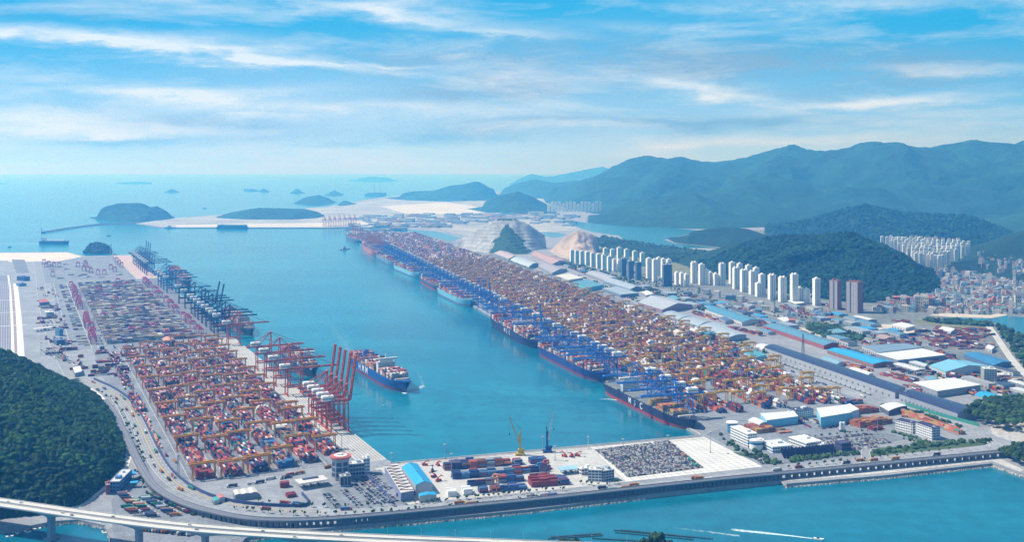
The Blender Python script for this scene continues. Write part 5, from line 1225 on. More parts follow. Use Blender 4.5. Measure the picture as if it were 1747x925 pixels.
def shed(label, quad, h, roofc, wallc=(.40, .42, .45), style='gable', rise=None, roofm=None, name='warehouse', doors=True, cat='warehouse', group=None, eave=True):
    """quad: photo pixels of the roof corners; first two are one long edge"""
    w = [G2(x, y, ZL+h) for x, y in quad]; c = sum(w)/4; e = w[1]-w[0]; ang = math.atan2(e[1], e[0]); ca, sa = math.cos(-ang), math.sin(-ang)
    q = [((p-c)[0]*ca-(p-c)[1]*sa, (p-c)[0]*sa+(p-c)[1]*ca) for p in w]
    A = sum(q[i][0]*q[(i+1) % 4][1]-q[(i+1) % 4][0]*q[i][1] for i in range(4))
    if A < 0: q = [q[1], q[0], q[3], q[2]]
    t = thing(name, label, cat, (c[0], c[1], ZL), ang, group); q = [np.array(p) for p in q]; W = float(np.linalg.norm(q[3]-q[0])); Ln = float(np.linalg.norm(q[1]-q[0]))
    mw = mat('wall_%d_%d_%d' % tuple(int(x*255) for x in wallc), wallc, .7, .08, .08); inn = [p*.985 for p in q]
    b = MB(); b.prism([tuple(p) for p in inn], 0, h-.05); b.build('wall', mw, t)
    mr = roofm or stripes('roof_%d_%d_%d' % tuple(int(x*255) for x in roofc), roofc, tuple(x*.88 for x in roofc), 6.0, .5, 0, .55)
    n = {'flat': 1, 'gable': 2, 'arch': 10, 'saw': 2, 'multi': 6}[style]; rise = rise if rise is not None else {'flat': .0, 'gable': W*.07, 'arch': W*.055, 'multi': 2.0, 'saw': 3}[style]; V = []
    for i in range(n+1):
        f = i/n; zz = h+(rise*math.sin(math.pi*f)**.8 if style == 'arch' else rise*(1-abs(2*f-1)) if style in ('gable',) else rise*(i % 2) if style == 'multi' else 0)
        p, r = q[0]*(1-f)+q[3]*f, q[1]*(1-f)+q[2]*f; V += [(p[0], p[1], zz+.45), (r[0], r[1], zz+.45), (p[0], p[1], zz-.02), (r[0], r[1], zz-.02)]
    F = []
    for i in range(n):
        a = i*4; d = a+4; F += [(a, a+1, d+1, d), (a+2, d+2, d+3, a+3), (a, d, d+2, a+2), (a+1, a+3, d+3, d+1)]
    F += [(0, 2, 3, 1), (n*4, n*4+1, n*4+3, n*4+2)]
    b = MB(); b.add(V, F); rf = b.build('roof', mr, t)
    if style in ('gable', 'arch', 'multi') and Ln > 60 and W > 18:
        b = MB(); 
        for x in np.linspace(.08, .92, max(3, int(Ln/28))):
            p = (q[0]*(1-x)+q[1]*x)*.5+(q[3]*(1-x)+q[2]*x)*.5; b.cyl((p[0], p[1], h+rise+.4), .9, 1.6, 8)
        vm = b.build('ridge_vent', M_STEEL, rf)
    if style == 'gable' or style == 'arch':
        b = MB()
        for s, (p, r) in enumerate(((q[0], q[3]), (q[1], q[2]))):
            p = p*.985; r = r*.985; k = 8; P_ = [(*(p*(1-i/k)+r*i/k), h+(rise*math.sin(math.pi*i/k)**.8 if style == 'arch' else rise*(1-abs(2*i/k-1)))-.04) for i in range(k+1)]
            b.add([(*p, h-.06)]+P_+[(*r, h-.06)], [tuple(range(k+3))])
        b.build('gable_wall', mw, t)
    if doors:
        for s, (p, r) in enumerate(((q[0], q[1]), (q[3], q[2]))):
            d = (r-p)/np.linalg.norm(r-p); nrm = np.array([d[1], -d[0]])*(1 if s == 0 else -1); m_ = (p+r)/2*.985; L2 = np.linalg.norm(r-p); k = max(2, min(24, int(L2/11))); b = MB()
            for i in range(k):
                x = (i+.5)/k-.5; c2 = (p*.985+r*.985)/2+d*x*L2*.95+nrm*.05; b.box((c2[0], c2[1], min(2.4, h*.35)), (5.5, .2, min(4.6, h*.66)), math.atan2(d[1], d[0]))
            b.build('loading_doors', mat('door_grey', (.13, .15, .19), .6), t)
    return t
SOLAR = stripes('solar_roof', (.022, .028, .075), (.040, .050, .11), 9.0, .92, 0, .3)
LB = (.36, .46, .56); CY = (.04, .36, .66); GR = (.42, .46, .52); WH = (.72, .74, .76); TE = (.10, .34, .44); DB = (.05, .13, .26); RD = (.36, .08, .08)
shed('longest warehouse with dark solar roof beside the rail line', [(1303, 593), (1529, 671), (1547, 662), (1325, 589)], 12, DB, (.34, .37, .42), 'arch', 4, SOLAR)
shed('nearer dark solar-roofed warehouse ending above the road bend', [(1533, 672), (1634, 706), (1678, 701), (1566, 668)], 13, DB, (.30, .33, .40), 'arch', 5, SOLAR)
shed('long steel-blue roofed warehouse with red walls', [(1302, 556), (1406, 590), (1433, 586), (1331, 553)], 10, (.12, .28, .40), RD, 'gable')
shed('bright blue roofed warehouse behind the solar roof', [(1410, 597), (1490, 622), (1524, 618), (1440, 595)], 9, CY, (.30, .14, .12), 'gable')
shed('wide grey-blue warehouse against the white-roofed one', [(1470, 590), (1500, 602), (1575, 593), (1545, 586)], 11, (.20, .30, .40), (.42, .46, .50), 'flat')
shed('broad white flat-roofed warehouse in the depot area', [(1495, 604), (1532, 615), (1614, 606), (1574, 595)], 12, WH, (.20, .26, .34), 'flat')
shed('pale blue roofed warehouse with a skylight patch', [(1585, 624), (1613, 635), (1692, 626), (1650, 616)], 11, (.20, .48, .66), (.45, .52, .56), 'gable')
shed('dark blue roofed warehouse near the beach road', [(1643, 605), (1695, 624), (1726, 618), (1672, 602)], 10, (.05, .22, .44), (.10, .16, .30), 'gable')
shed('large white-roofed warehouse behind the nearer solar roof', [(1556, 653), (1599, 668), (1674, 657), (1628, 645)], 13, WH, (.26, .29, .34), 'flat')
tt = shed('cyan roofed shed with broken white roof lettering at the right edge', [(1662, 674), (1733, 697), (1752, 690), (1682, 668)], 10, CY, (.30, .34, .38), 'gable')
shed('small white arched canopy at the head of the solar roof', [(1286, 592), (1300, 597), (1318, 591), (1303, 587)], 8, WH, (.40, .42, .45), 'arch')
shed('teal-roofed rail office by the east yard', [(1268, 601), (1290, 610), (1308, 606), (1286, 597)], 11, TE, (.22, .50, .56), 'flat')
shed('grey warehouse with red lettering along its ridge', [(1088, 516), (1130, 529), (1182, 520), (1132, 506)], 12, GR, (.30, .20, .26), 'gable')
shed('first of three pale arched sheds beside the highway', [(1129, 536), (1158, 546), (1178, 540), (1150, 531)], 10, (.36, .44, .52), (.30, .34, .40), 'arch')
shed('middle one of three pale arched sheds beside the highway', [(1159, 547), (1192, 557), (1212, 550), (1180, 541)], 10, (.38, .46, .54), (.30, .34, .40), 'arch')
shed('largest and nearest of three pale arched sheds beside the highway', [(1193, 557), (1244, 577), (1274, 572), (1224, 551)], 11, (.38, .46, .54), (.30, .34, .40), 'arch')
shed('steel-blue roofed warehouse with an orange end wall', [(1202, 528), (1266, 550), (1296, 546), (1230, 525)], 11, (.10, .28, .42), (.58, .56, .54), 'gable')
shed('flat grey-blue warehouse below the avenue trees', [(1027, 492), (1059, 503), (1090, 500), (1053, 489)], 11, (.34, .42, .50), (.16, .22, .30), 'flat')
shed('grey arched warehouse with a long skylight', [(1029, 479), (1075, 494), (1096, 490), (1047, 475)], 11, (.36, .43, .52), (.20, .26, .34), 'gable')
shed('teal boxy warehouse next to the east yard', [(978, 481), (1004, 491), (1031, 486), (1001, 477)], 15, (.12, .30, .42), (.14, .42, .54), 'flat')
shed('pale cream flat warehouse north of the teal one', [(948, 470), (970, 478), (995, 474), (971, 467)], 10, (.66, .66, .62), (.40, .42, .45), 'flat')
shed('mauve-grey warehouse with a low ridge', [(918, 454), (942, 466), (968, 459), (938, 450)], 10, (.36, .35, .40), (.30, .32, .36), 'gable')
shed('faded red roofed warehouse below the earth cutting', [(906, 434), (942, 451), (966, 445), (922, 431)], 10, (.48, .32, .30), (.34, .34, .36), 'gable')
shed('long grey shed with a red stripe under the quarry', [(842, 432), (868, 442), (886, 438), (864, 429)], 10, (.48, .40, .42), (.20, .28, .36), 'gable')
shed('pale blue-grey arched shed under the quarry', [(870, 444), (902, 456), (919, 450), (888, 439)], 10, (.46, .54, .60), (.12, .22, .30), 'arch')
shed('grey roofed shed with red tarpaulin below the teal towers', [(999, 466), (1034, 479), (1055, 474), (1020, 463)], 10, (.40, .42, .48), (.30, .32, .36), 'gable')
shed('white depot shed in the middle of the town edge', [(1520, 554), (1545, 560), (1562, 556), (1538, 550)], 9, WH, (.5, .5, .5), 'flat')
shed('small white roofed depot beside the container rows', [(1600, 562), (1622, 567), (1630, 561), (1608, 557)], 9, WH, (.4, .42, .45), 'flat')
shed('small white depot at the right end of the container rows', [(1681, 593), (1692, 597), (1697, 592), (1686, 588)], 9, WH, (.4, .42, .45), 'flat')
shed('slim white shed between the solar roofs and the white warehouse', [(1448, 630), (1480, 641), (1490, 637), (1458, 627)], 7, WH, (.5, .5, .5), 'gable')
shed('pale blue shed behind the solar roof', [(1400, 612), (1428, 622), (1440, 618), (1412, 608)], 8, (.24, .42, .54), (.4, .45, .5), 'gable')
shed('light flat shed beside the pale blue warehouse', [(1550, 618), (1578, 626), (1583, 622), (1556, 614)], 7, (.55, .60, .64), (.3, .36, .42), 'flat')
for i, (x, y, w) in enumerate(((1335, 505, 34), (1400, 534, 30), (1360, 515, 26), (1385, 500, 20), (1430, 565, 30), (1512, 575, 30), (1460, 600, 26), (1240, 545, 22), (1105, 500, 20), (1640, 655, 24), (1590, 645, 22), (1700, 640, 26), (1715, 655, 30), (1735, 675, 24), (1340, 545, 24), (1280, 520, 24), (1150, 508, 20))):
    cols = [(.05, .08, .14), (.10, .16, .30), WH, (.30, .34, .40), (.16, .36, .46), (.40, .30, .28)]
    shed(f'{("black", "navy", "white", "grey", "teal", "buff")[i % 6]} roofed depot hall inland, {nth(sorted([1335,1400,1360,1385,1430,1512,1460,1240,1105,1640,1590,1700,1715,1735,1340,1280,1150]).index(x)+1)} from the left', [(x-w*.6, y-2), (x-w*.1, y+4), (x+w*.5, y+1.5), (x, y-4)], 8, cols[i % 6], (.32, .34, .38), ('flat', 'gable')[i % 2])
def fill_halls():
    used = [(np.array(o.location[:2]), 22+.5*max((c.dimensions.x for c in o.children), default=40)) for o in C.objects if o.get('category') == 'warehouse']
    used2 = []
    for o in C.objects:
        if o.get('category') != 'warehouse': continue
        w = [c for c in o.children if c.name.startswith('wall')]
        if w: used2.append((np.array(o.location[:2]), o.rotation_euler.z, w[0].dimensions.x/2, w[0].dimensions.y/2))
    lines = [[G2(*p) for p in q] for q in ([(1300, 575), (1420, 610), (1540, 640), (1660, 690), (1700, 715)], [(960, 447), (1060, 480), (1180, 505), (1300, 530), (1400, 560), (1500, 585), (1600, 590)], [(1686, 556), (1700, 575), (1716, 600), (1735, 625), (1760, 650)])]
    polys = [[(1045, 482), (1130, 497), (1240, 522), (1330, 545), (1300, 556), (1200, 530), (1080, 500)], [(1190, 524), (1300, 548), (1420, 578), (1500, 590), (1440, 600), (1300, 568)], [(1420, 598), (1500, 588), (1640, 605), (1747, 640), (1760, 690), (1660, 668), (1540, 640)], [(905, 428), (960, 444), (1050, 478), (1030, 484), (930, 450)], [(1340, 520), (1480, 545), (1560, 575), (1450, 572)], [(1690, 560), (1720, 600), (1740, 640), (1700, 615)]]
    cols = [('steel blue', (.12, .26, .40)), ('blue-grey', (.30, .38, .46)), ('pale', (.60, .62, .63)), ('dark', (.08, .10, .15)), ('bright blue', (.05, .32, .60)), ('grey', (.34, .36, .38))]; made = []
    for _ in range(2600):
        if len(made) >= 60: break
        po = polys[rng.integers(len(polys))]; xs, ys = [p[0] for p in po], [p[1] for p in po]; x, y = min(xs)+rng.random()*(max(xs)-min(xs)), min(ys)+rng.random()*(max(ys)-min(ys))
        if not inside(np.array([[x, y]]), po)[0]: continue
        q = G2(x, y); hl, hw = 18+26*rng.random(), 9+10*rng.random(); ang = FR.ang
        cs = [q+np.array([math.cos(ang), math.sin(ang)])*a*hl+np.array([-math.sin(ang), math.cos(ang)])*b_*hw for a in (-1, 0, 1) for b_ in (-1, 0, 1)]; bad = False
        for c, r, lx, ly in used2:
            for p in cs:
                d = p-c; u = d[0]*math.cos(r)+d[1]*math.sin(r); v = -d[0]*math.sin(r)+d[1]*math.cos(r)
                if abs(u) < lx+4 and abs(v) < ly+4: bad = True
            d = c-q; u = d[0]*math.cos(ang)+d[1]*math.sin(ang); v = -d[0]*math.sin(ang)+d[1]*math.cos(ang)
            if abs(u) < hl+4 and abs(v) < hw+4: bad = True
        for l in lines:
            if seg_dist(np.array(cs), l)[0].min() < 12: bad = True
        if bad: continue
        used2.append((q, ang, hl, hw)); made.append((x, cs, rng.integers(6), rng.integers(2)))
    for i, (x, cs, k, st) in enumerate(sorted(made, key=lambda m_: m_[0])):
        h = 7+4*rng.random(); Q = [cs[j] for j in (0, 6, 8, 2)]; px = [proj((p[0], p[1], ZL+h)) for p in Q]
        shed(f'{cols[k][0]} roofed hall of the logistics district, {nth(i+1)} such hall from the left', px, h, cols[k][1], [(.34, .36, .40), (.44, .45, .46), (.22, .26, .34)][i % 3], ('gable', 'flat')[st], group='halls of the logistics district')
fill_halls()
# gate area of the east terminal
t, L, a = office('harbour_office', 'white five-storey office with ribbon windows beside the bright lot', (1246, 751), (1276, 765), 17, 22, 5, (.74, .76, .78), band=.42)
q = G2(1290, 765); t2 = thing('round_hall', 'white drum-shaped hall with a blue window ring beside the five-storey office', 'building', (q[0], q[1], ZL))
b = MB(); b.cyl((0, 0, 0), 11, 13, 28); b.build('wall', M_WHITE, t2); b = MB(); b.cyl((0, 0, 7.4), 11.12, 3.4, 28, cap=False); b.build('window_ring', mat('blue_glass', (.05, .20, .36), .15), t2); b = MB(); b.cyl((0, 0, 13), 12.2, 1.4, 28); b.cyl((0, 0, 14.4), 9.0, 1.2, 28); b.build('roof', M_WHITE, t2)
q = G2(1249, 738); t2 = thing('roof_ring', 'white ring pavilion behind the five-storey office', 'pavilion', (q[0], q[1], ZL)); b = MB(); b.cyl((0, 0, 0), 8, 16, 20); b.build('wall', mat('blue_glass'), t2); b = MB(); b.cyl((0, 0, 16), 10, 1.6, 24); b.build('roof', M_WHITE, t2)
t3 = shed('small white canopy hall with a curved roof above the brown stack', [(1276, 718), (1296, 725), (1308, 721), (1290, 713)], 9, WH, (.55, .58, .62), 'arch', 2)
CYW = (.20, .52, .70)
shed('long white-roofed blue workshop at the gate', [(1297, 706), (1308, 718), (1362, 711), (1354, 702)], 13, WH, CYW, 'flat', cat='workshop', name='workshop')
shed('big white and blue workshop block with a stepped roof', [(1393, 697), (1400, 713), (1455, 704), (1446, 691)], 18, WH, CYW, 'flat', cat='workshop', name='workshop')
office('gate_office', 'white office with a dark roof between the two blue workshops', (1357, 716), (1388, 712), 22, 14, 4, (.66, .70, .74), roofc=(.06, .07, .13), band=.4)
shed('tall white wing at the right end of the stepped workshop', [(1436, 694), (1452, 703), (1466, 699), (1450, 689)], 19, WH, (.40, .60, .76), 'flat', doors=False, cat='workshop', name='workshop_wing')
shed('white open canopy over the exit lanes', [(1501, 693), (1516, 702), (1548, 693), (1528, 687)], 9, WH, (.10, .12, .16), 'arch', 2, name='gate_canopy', cat='canopy')
office('low_office', 'low white and blue office with a dark roof left of the car park', (1318, 774), (1352, 771), 40, 9, 2, (.66, .74, .80), roofc=(.60, .63, .66), band=.45)
office('low_office', 'low stepped white office in front of the staff car park', (1376, 768), (1402, 764), 42, 10, 2, (.74, .76, .78), band=.4)
office('low_office', 'small white guard office on the corner of the gate road', (1402, 768), (1412, 766), 10, 6, 1, (.70, .73, .76))
office('twin_office', 'left one of two white four-storey offices with dark roofs', (1528, 734), (1557, 741), 17, 17, 4, (.76, .77, .79), roofc=(.045, .05, .12), band=.4, penthouse=False)
office('twin_office', 'right one of two white four-storey offices with dark roofs', (1562, 742), (1590, 752), 17, 20, 5, (.76, .77, .79), roofc=(.045, .05, .12), band=.4, penthouse=False)
office('tower_annex', 'narrow blue-white stair wing beside the right twin office', (1592, 752), (1602, 751), 14, 17, 4, (.50, .60, .72))
office('dark_pavilion', 'dark sculptural gatehouse with a slanted wall', (1436, 771), (1452, 769), 16, 12, 2, (.07, .075, .15), penthouse=False)
b = MB(); q = G2(1335, 783); t = thing('parking_canopy', 'dark zigzag solar canopy over the sea-side parking', 'canopy', (q[0], q[1], ZL), FB.ang)
for i in range(16): b.bar((i*6.0, 0, 5.0), (i*6.0+4.8, 0, 7.2), .4, 20); 
b.build('roof', mat('solar_dark', (.05, .06, .13), .4), t); b = MB(); [b.box((i*6.0+2.4, y, 2.8), (.4, .4, 5.6)) for i in range(16) for y in (-7, 7)]; pp = b.build('post', M_STEEL, t); pp['kind'] = 'stuff'
q = G2(1437, 737); t = thing('silo_pair', 'pair of slim white silos on the gate lot', 'silos', (q[0], q[1], ZL)); 
for x in (-2.6, 2.6): b = MB(); b.cyl((x, 0, 3), 2.2, 13, 14); b.cyl((x, 0, 16), 2.2, 1.0, 14, r2=.4); b.build('tank', M_WHITE, t)
b = MB(); b.box((0, 0, 1.8), (11, 7, 3.6)); b.build('plinth', mat('door_grey'), t)
# near end of the west terminal
def control_tower():
    q = G2(581, 817); t = thing('control_tower', 'octagonal glazed control tower with a red roof ring', 'tower', (q[0], q[1], ZL)); 
    b = MB(); b.cyl((0, 0, 0), 13.0, 31, 8, a0=.39); b.build('wall', mat('tower_wall', (.40, .40, .44), .6), t)
    b = MB()
    for k in range(8):
        a = .39+2*math.pi*(k+.5)/8; r = 12.1
        for zc in (8, 15.5, 23): b.box((r*math.cos(a), r*math.sin(a), zc), (.3, 7.4, 5.6), a)
    b.build('window', mat('tower_glass', (.05, .10, .17), .15), t)
    b = MB(); b.cyl((0, 0, 31), 15.2, 2.2, 28); b.cyl((0, 0, 33.2), 11, .5, 28); r = b.build('roof_ring', mat('ring_red', (.52, .13, .11), .6), t)
    b = MB(); b.cyl((0, 0, 33.7), 9.6, .4, 24); b.box((-1, 0, 35.0), (7, 5, 2.6)); b.box((3.6, 2, 34.6), (3, 3, 1.8)); b.build('roof_deck', M_WHITE, r)
control_tower()
t, L, a = office('terminal_office', 'blue-grey glass wing attached to the red-ringed tower', (592, 814), (622, 811), 15, 17, 3, (.40, .46, .54), roofc=(.74, .75, .76), band=.55)
office('terminal_office', 'tall white end block of the glass wing beside the red-ringed tower', (620, 811), (631, 810), 14, 23, 5, (.62, .64, .68), roofc=(.74, .75, .76), band=.3)
office('terminal_office', 'striped blue annex in front of the red-ringed tower', (581, 832), (599, 830), 13, 14, 1, (.30, .36, .48), roofc=(.46, .44, .42), band=.8)
def canopy(label, p1, p2, depth, h, roofc, name='gate_canopy', pitch=9, th=1.2, strip=None, cat='canopy'):
    a, ang, L = local_frame(G2(*p1), G2(*p2)); t = thing(name, label, cat, (a[0], a[1], ZL), ang); b = MB(); b.box((L/2, depth/2, h), (L, depth, th)); r = b.build('roof', mat('canopy_%d_%d' % (int(roofc[0]*255), int(roofc[2]*255)), roofc, .6, .1, .1), t)
    if strip: b = MB(); b.box((L/2, depth*.72, h+th/2+.5), (L*.55, depth*.3, 1.0)); b.build('roof_panel', mat('solar_dark', (.05, .06, .13), .4), r)
    n = max(2, int(L/pitch)); b = MB(); [b.box((L*(i+.5)/n, y, (h-th/2)/2), (.7, .7, h-th/2)) for i in range(n) for y in (depth*.15, depth*.85)]; p = b.build('post', M_STEEL, t); p['kind'] = 'stuff'
    for i in range(n-1): b = MB(); b.box((L*(i+1)/n, depth*.5, 1.6), (1.8, 6, 3.2)); b.build('booth', mat('booth_grey', (.14, .15, .19), .6), t)
canopy('long flat toll canopy of the west terminal gate', (511, 838), (560, 830), 22, 9, (.62, .60, .58), strip=True)
def zigzag_hall():
    t = shed('flat-roofed hall with a red-framed zigzag pattern on its roof', [(656, 796), (684, 842), (707, 838), (678, 792)], 12, (.66, .63, .60), (.22, .26, .40), 'flat', name='warehouse', doors=False); r = [c for c in t.children if c.name.startswith('roof')][0]
    return t
zt = zigzag_hall()
def roof_bars(t, quad, h, n, col, w):
    wv = [G2(x, y, ZL+h) for x, y in quad]; b = MB(); loc = Vector(t.location); M = Matrix.Rotation(-t.rotation_euler.z, 3, 'Z')
    for i in range(n):
        f0, f1 = i/n+.02, (i+.75)/n; a = wv[0]*(1-f0)+wv[1]*f0; c = wv[3]*(1-f1)+wv[2]*f1; a = a*.97+c*.03; c = c*.97+a*.03
        A = M@(Vector((*a, ZL+h+.85))-loc); Cc = M@(Vector((*c, ZL+h+.85))-loc); b.bar(A, Cc, w, .5)
        if i < n-1:
            a2 = wv[0]*(1-(i+1)/n)+wv[1]*((i+1)/n); A2 = M@(Vector((*(a2*.97+c*.03), ZL+h+.85))-loc); b.bar(Cc, A2, w*.5, .4)
    b.build('roof_ribs', mat('rib_%d' % int(col[0]*255), col, .7), t)
roof_bars(zt, [(656, 796), (684, 842), (707, 838), (678, 792)], 12, 9, (.16, .12, .14), 2.2)
shed('bright blue gabled hall at the corner of the basin', [(685, 798), (709, 829), (738, 826), (712, 792)], 13, (.035, .36, .66), (.42, .46, .54), 'gable', 4.5, name='blue_hall')
shed('low blue-roofed annex in front of the blue gabled hall', [(714, 843), (715.5, 848), (745, 845.5), (742, 840)], 8, (.035, .36, .66), (.50, .53, .52), 'gable', 1.5, name='blue_annex')
shed('long low pale shed with roof ribs beside the container yard gate', [(397, 838), (401, 846), (440, 841), (434, 832)], 8, (.64, .63, .60), (.26, .28, .34), 'multi', 1.0)
shed('small coral-roofed hut beside the yard gate', [(369, 846), (374, 851), (384, 849), (378, 843)], 6, (.52, .22, .20), (.5, .5, .5), 'gable', name='hut', cat='hut')
shed('small teal-roofed hut beside the coral one', [(361, 851), (365, 856), (375, 854), (370, 848)], 5, (.08, .36, .38), (.5, .5, .5), 'gable', name='hut', cat='hut')
canopy('large blue fuel station canopy below the wooded hill', (213, 824), (233, 821), 21, 9, (.035, .34, .66), name='fuel_canopy', th=1.0); canopy('small blue canopy in front of the fuel station', (221, 834), (235, 833), 9, 7, (.035, .34, .66), name='fuel_canopy', th=.8)
office('service_building', 'long blue-walled service building at the foot of the hill', (186, 842), (208, 820), 14, 15, 3, (.10, .24, .48), roofc=(.56, .58, .60)); office('service_building', 'red brick end of the service building at the foot of the hill', (181, 845), (188, 844), 14, 13, 3, (.34, .07, .07), roofc=(.66, .60, .54))
office('harbour_office', 'white office block beside the export car lot', (1003, 822), (1027, 823), 18, 16, 4, (.60, .63, .68), roofc=(.62, .62, .62)); office('harbour_office', 'glazed right wing of the office beside the export lot', (1029, 823), (1048, 820), 16, 15, 4, (.30, .38, .48), roofc=(.56, .57, .58)); office('low_office', 'low white office behind the export lot office', (992, 812), (1012, 809), 12, 9, 2, (.66, .68, .70))
canopy('pale blue open canopy in the storage yard', (958, 812), (988, 809), 18, 7, (.30, .52, .66), name='yard_canopy')
shed('red hangar-like workshop with a white stripe roof in the west yard', [(268, 662), (274, 671), (288, 668), (281, 659)], 14, (.42, .26, .30), (.30, .24, .32), 'flat', name='workshop', cat='workshop')
shed('salmon-roofed blue workshop between the two west terminals', [(276, 578), (281, 584), (298, 580), (292, 574)], 14, (.58, .30, .24), (.10, .26, .44), 'gable', name='workshop', cat='workshop'); office('low_office', 'blue cabin next to the salmon-roofed workshop', (266, 591), (275, 589.5), 12, 12, 2, (.12, .32, .52))
shed('red-roofed gate building at the inland edge of the west terminal', [(66, 512), (68, 517), (83, 515), (80, 510)], 10, (.46, .12, .14), (.14, .20, .36), 'flat', name='gate_house', cat='building')
office('gate_office', 'white and teal office below the red-roofed gate building', (79, 541), (92, 540), 40, 13, 3, (.52, .60, .64), roofc=(.70, .72, .72)); office('gate_office', 'dark blue office in the middle of the inland truck park', (97, 590), (112, 588.5), 36, 13, 3, (.06, .12, .26), roofc=(.16, .24, .38)); office('gate_office', 'small blue tower cabin behind the dark blue office', (101, 574), (108, 573), 20, 17, 4, (.14, .36, .56))
canopy('inland toll canopy of the second west terminal', (60, 567), (91, 563.5), 16, 8, (.68, .68, .68)); office('inspection_office', 'navy inspection building near the empty far yard', (41, 480), (51, 479), 50, 16, 3, (.03, .06, .20), roofc=(.08, .14, .34)); office('inspection_office', 'small blue hall on the road in front of the far yard', (33, 489), (45, 488), 30, 9, 2, (.10, .24, .44))
shed('white shed by the red container racks at the hill foot', [(124, 627), (128, 637), (140, 634), (137, 625)], 9, WH, (.3, .32, .36), 'flat', name='shed', cat='shed')
office('terminal_office', 'white terminal office at the edge of the east yard', (1168, 568), (1190, 575), 25, 12, 3, (.68, .70, .72)); office('terminal_office', 'teal control building on the east yard road', (1196, 577), (1208, 581), 22, 16, 4, (.10, .30, .40))

# ------------------------------------------------------------------ apartment towers
F_CREAM = facade('facade_cream', (.82, .82, .79), (.16, .22, .29), 5.6, 2.9, .42, .8); F_TEALT = facade('facade_teal', (.46, .66, .69), (.14, .32, .38), 5.2, 2.9, .5, .75)
F_GLASS = facade('facade_glass', (.10, .17, .28), (.035, .07, .16), 3.0, 2.9, .7, .6); F_BROWN = facade('facade_brown', (.50, .44, .43), (.10, .16, .26), 4.4, 6.2, .6, .55); M_BRICKRED = mat('brown_brick', (.27, .12, .09), .8, .1, .2)
M_APTWH = mat('apartment_paint', (.82, .82, .80), .7, .06, .05)
def tower(px, yb, yt, wpx, style, label, dep=15, ang=None, wfac=.8, group='apartment towers beyond the sheds', yoff=0, zb=ZL):
    q = G2(px, yb, zb); Y = q[1]; h = (yb-yt)*Y/FPX; w = wpx*Y/FPX; ang = math.atan2(FR.e[1], FR.e[0])+R(90)+R(180) if ang is None else ang
    fm = {'cream': F_CREAM, 'teal': F_TEALT, 'glass': F_GLASS, 'brown': F_BROWN}[style]; t = thing('apartment_tower', label, 'apartment tower', (q[0], q[1], zb), ang, group)
    wd = max(12, w*wfac); hb = h-5; k = max(1, int(round(wd/14))); cw = wd/k; b = MB()
    for i in range(k): b.box(((i-(k-1)/2)*cw, (i % 2)*2.2, hb/2), (cw-.8 if k > 1 else cw, dep, hb))
    if k > 1: b.box((0, 1.0, hb/2-.8), (wd-2, dep*.7, hb-1.6))
    b.build('wall', fm, t)
    edge = M_BRICKRED if style == 'brown' else M_APTWH; b = MB()
    if style != 'glass':
        for s in (-1, 1): b.box((s*(wd/2+.1), (k-1) % 2*1.1 if s > 0 else 0, hb/2+.3), (.9, dep+.6, hb+.6))
    for i in range(k): b.box(((i-(k-1)/2)*cw, (i % 2)*2.2, hb+.5), (cw, dep+.3, 1.0))
    b.build('end_wall', edge, t)
    b = MB()
    for i in range(k): b.box(((i-(k-1)/2)*cw, 1.5, hb+2.8), (min(7, cw*.5), 6.5, 4.4)); b.box(((i-(k-1)/2)*cw+1, 1.5, hb+5.4), (3, 4, 1.4))
    b.build('lift_house', edge if style != 'glass' else fm, t); return t
ROW = [(976, 447, 425, 8, 'teal'), (984, 449, 426, 8, 'teal'), (992.5, 451, 427, 8, 'teal'), (1002, 453, 428, 8, 'teal'), (1011, 455.5, 430, 8, 'teal'), (1021, 458, 432, 8, 'teal'), (1030, 460.5, 433, 8, 'teal'), (1039.5, 463, 436, 8, 'teal'),
       (1048, 462, 441, 7, 'cream'), (1056, 463, 442, 7, 'cream'), (1033, 441, 422, 9, 'teal'), (1045, 444, 424, 9, 'teal'), (1056.5, 447, 421, 9, 'teal'), (1069, 450, 424, 9, 'teal'), (1083, 452, 427, 9, 'teal'), (1096, 454, 430, 9, 'teal'),
       (1064, 472, 439, 11, 'glass'), (1076, 475, 443, 11, 'glass'), (1089, 478, 445, 11, 'glass'), (1107, 477, 439, 10, 'cream'), (1117, 480, 441, 9, 'cream'), (1124, 470, 438, 9, 'cream'), (1132, 473, 440, 9, 'cream'), (1141, 476, 441, 9, 'cream'), (1138, 489, 449, 20, 'glass'),
       (1155, 485, 463, 8, 'cream'), (1163, 487, 464, 8, 'cream'), (1171, 489, 466, 8, 'cream'), (1184, 483, 446, 12, 'cream'), (1197, 486, 449, 11, 'cream'), (1205, 486, 458, 7, 'cream'), (1212, 485, 463, 9, 'cream'), (1221, 487, 465, 9, 'cream'), (1232, 487, 448, 12, 'cream'),
       (1249, 484, 446, 11, 'cream'), (1256, 493, 455, 13, 'cream'), (1262, 482, 448, 10, 'cream'), (1269, 498, 459, 13, 'cream'), (1277, 486, 451, 11, 'cream'), (1284, 502, 461, 13, 'cream'), (1290, 492, 455, 11, 'cream'), (1294, 506, 481, 11, 'cream'), (1300, 504, 466, 12, 'cream'),
       (1317, 511, 467, 14, 'cream'), (1335, 515, 471, 15, 'cream'), (1355, 518, 466, 14, 'cream'), (1365, 517, 489, 9, 'cream'), (1376, 518, 491, 10, 'cream'), (1393, 521, 473, 13, 'cream')]
for sty, nm in (('teal', 'pale teal slab tower'), ('cream', 'cream apartment tower'), ('glass', 'dark blue glass tower')):
    rr = sorted([r for r in ROW if r[4] == sty], key=lambda r: r[0])
    for i, r in enumerate(rr): tower(*r, f'{nm} beyond the sheds, {nth(i+1)} of its colour from the left')
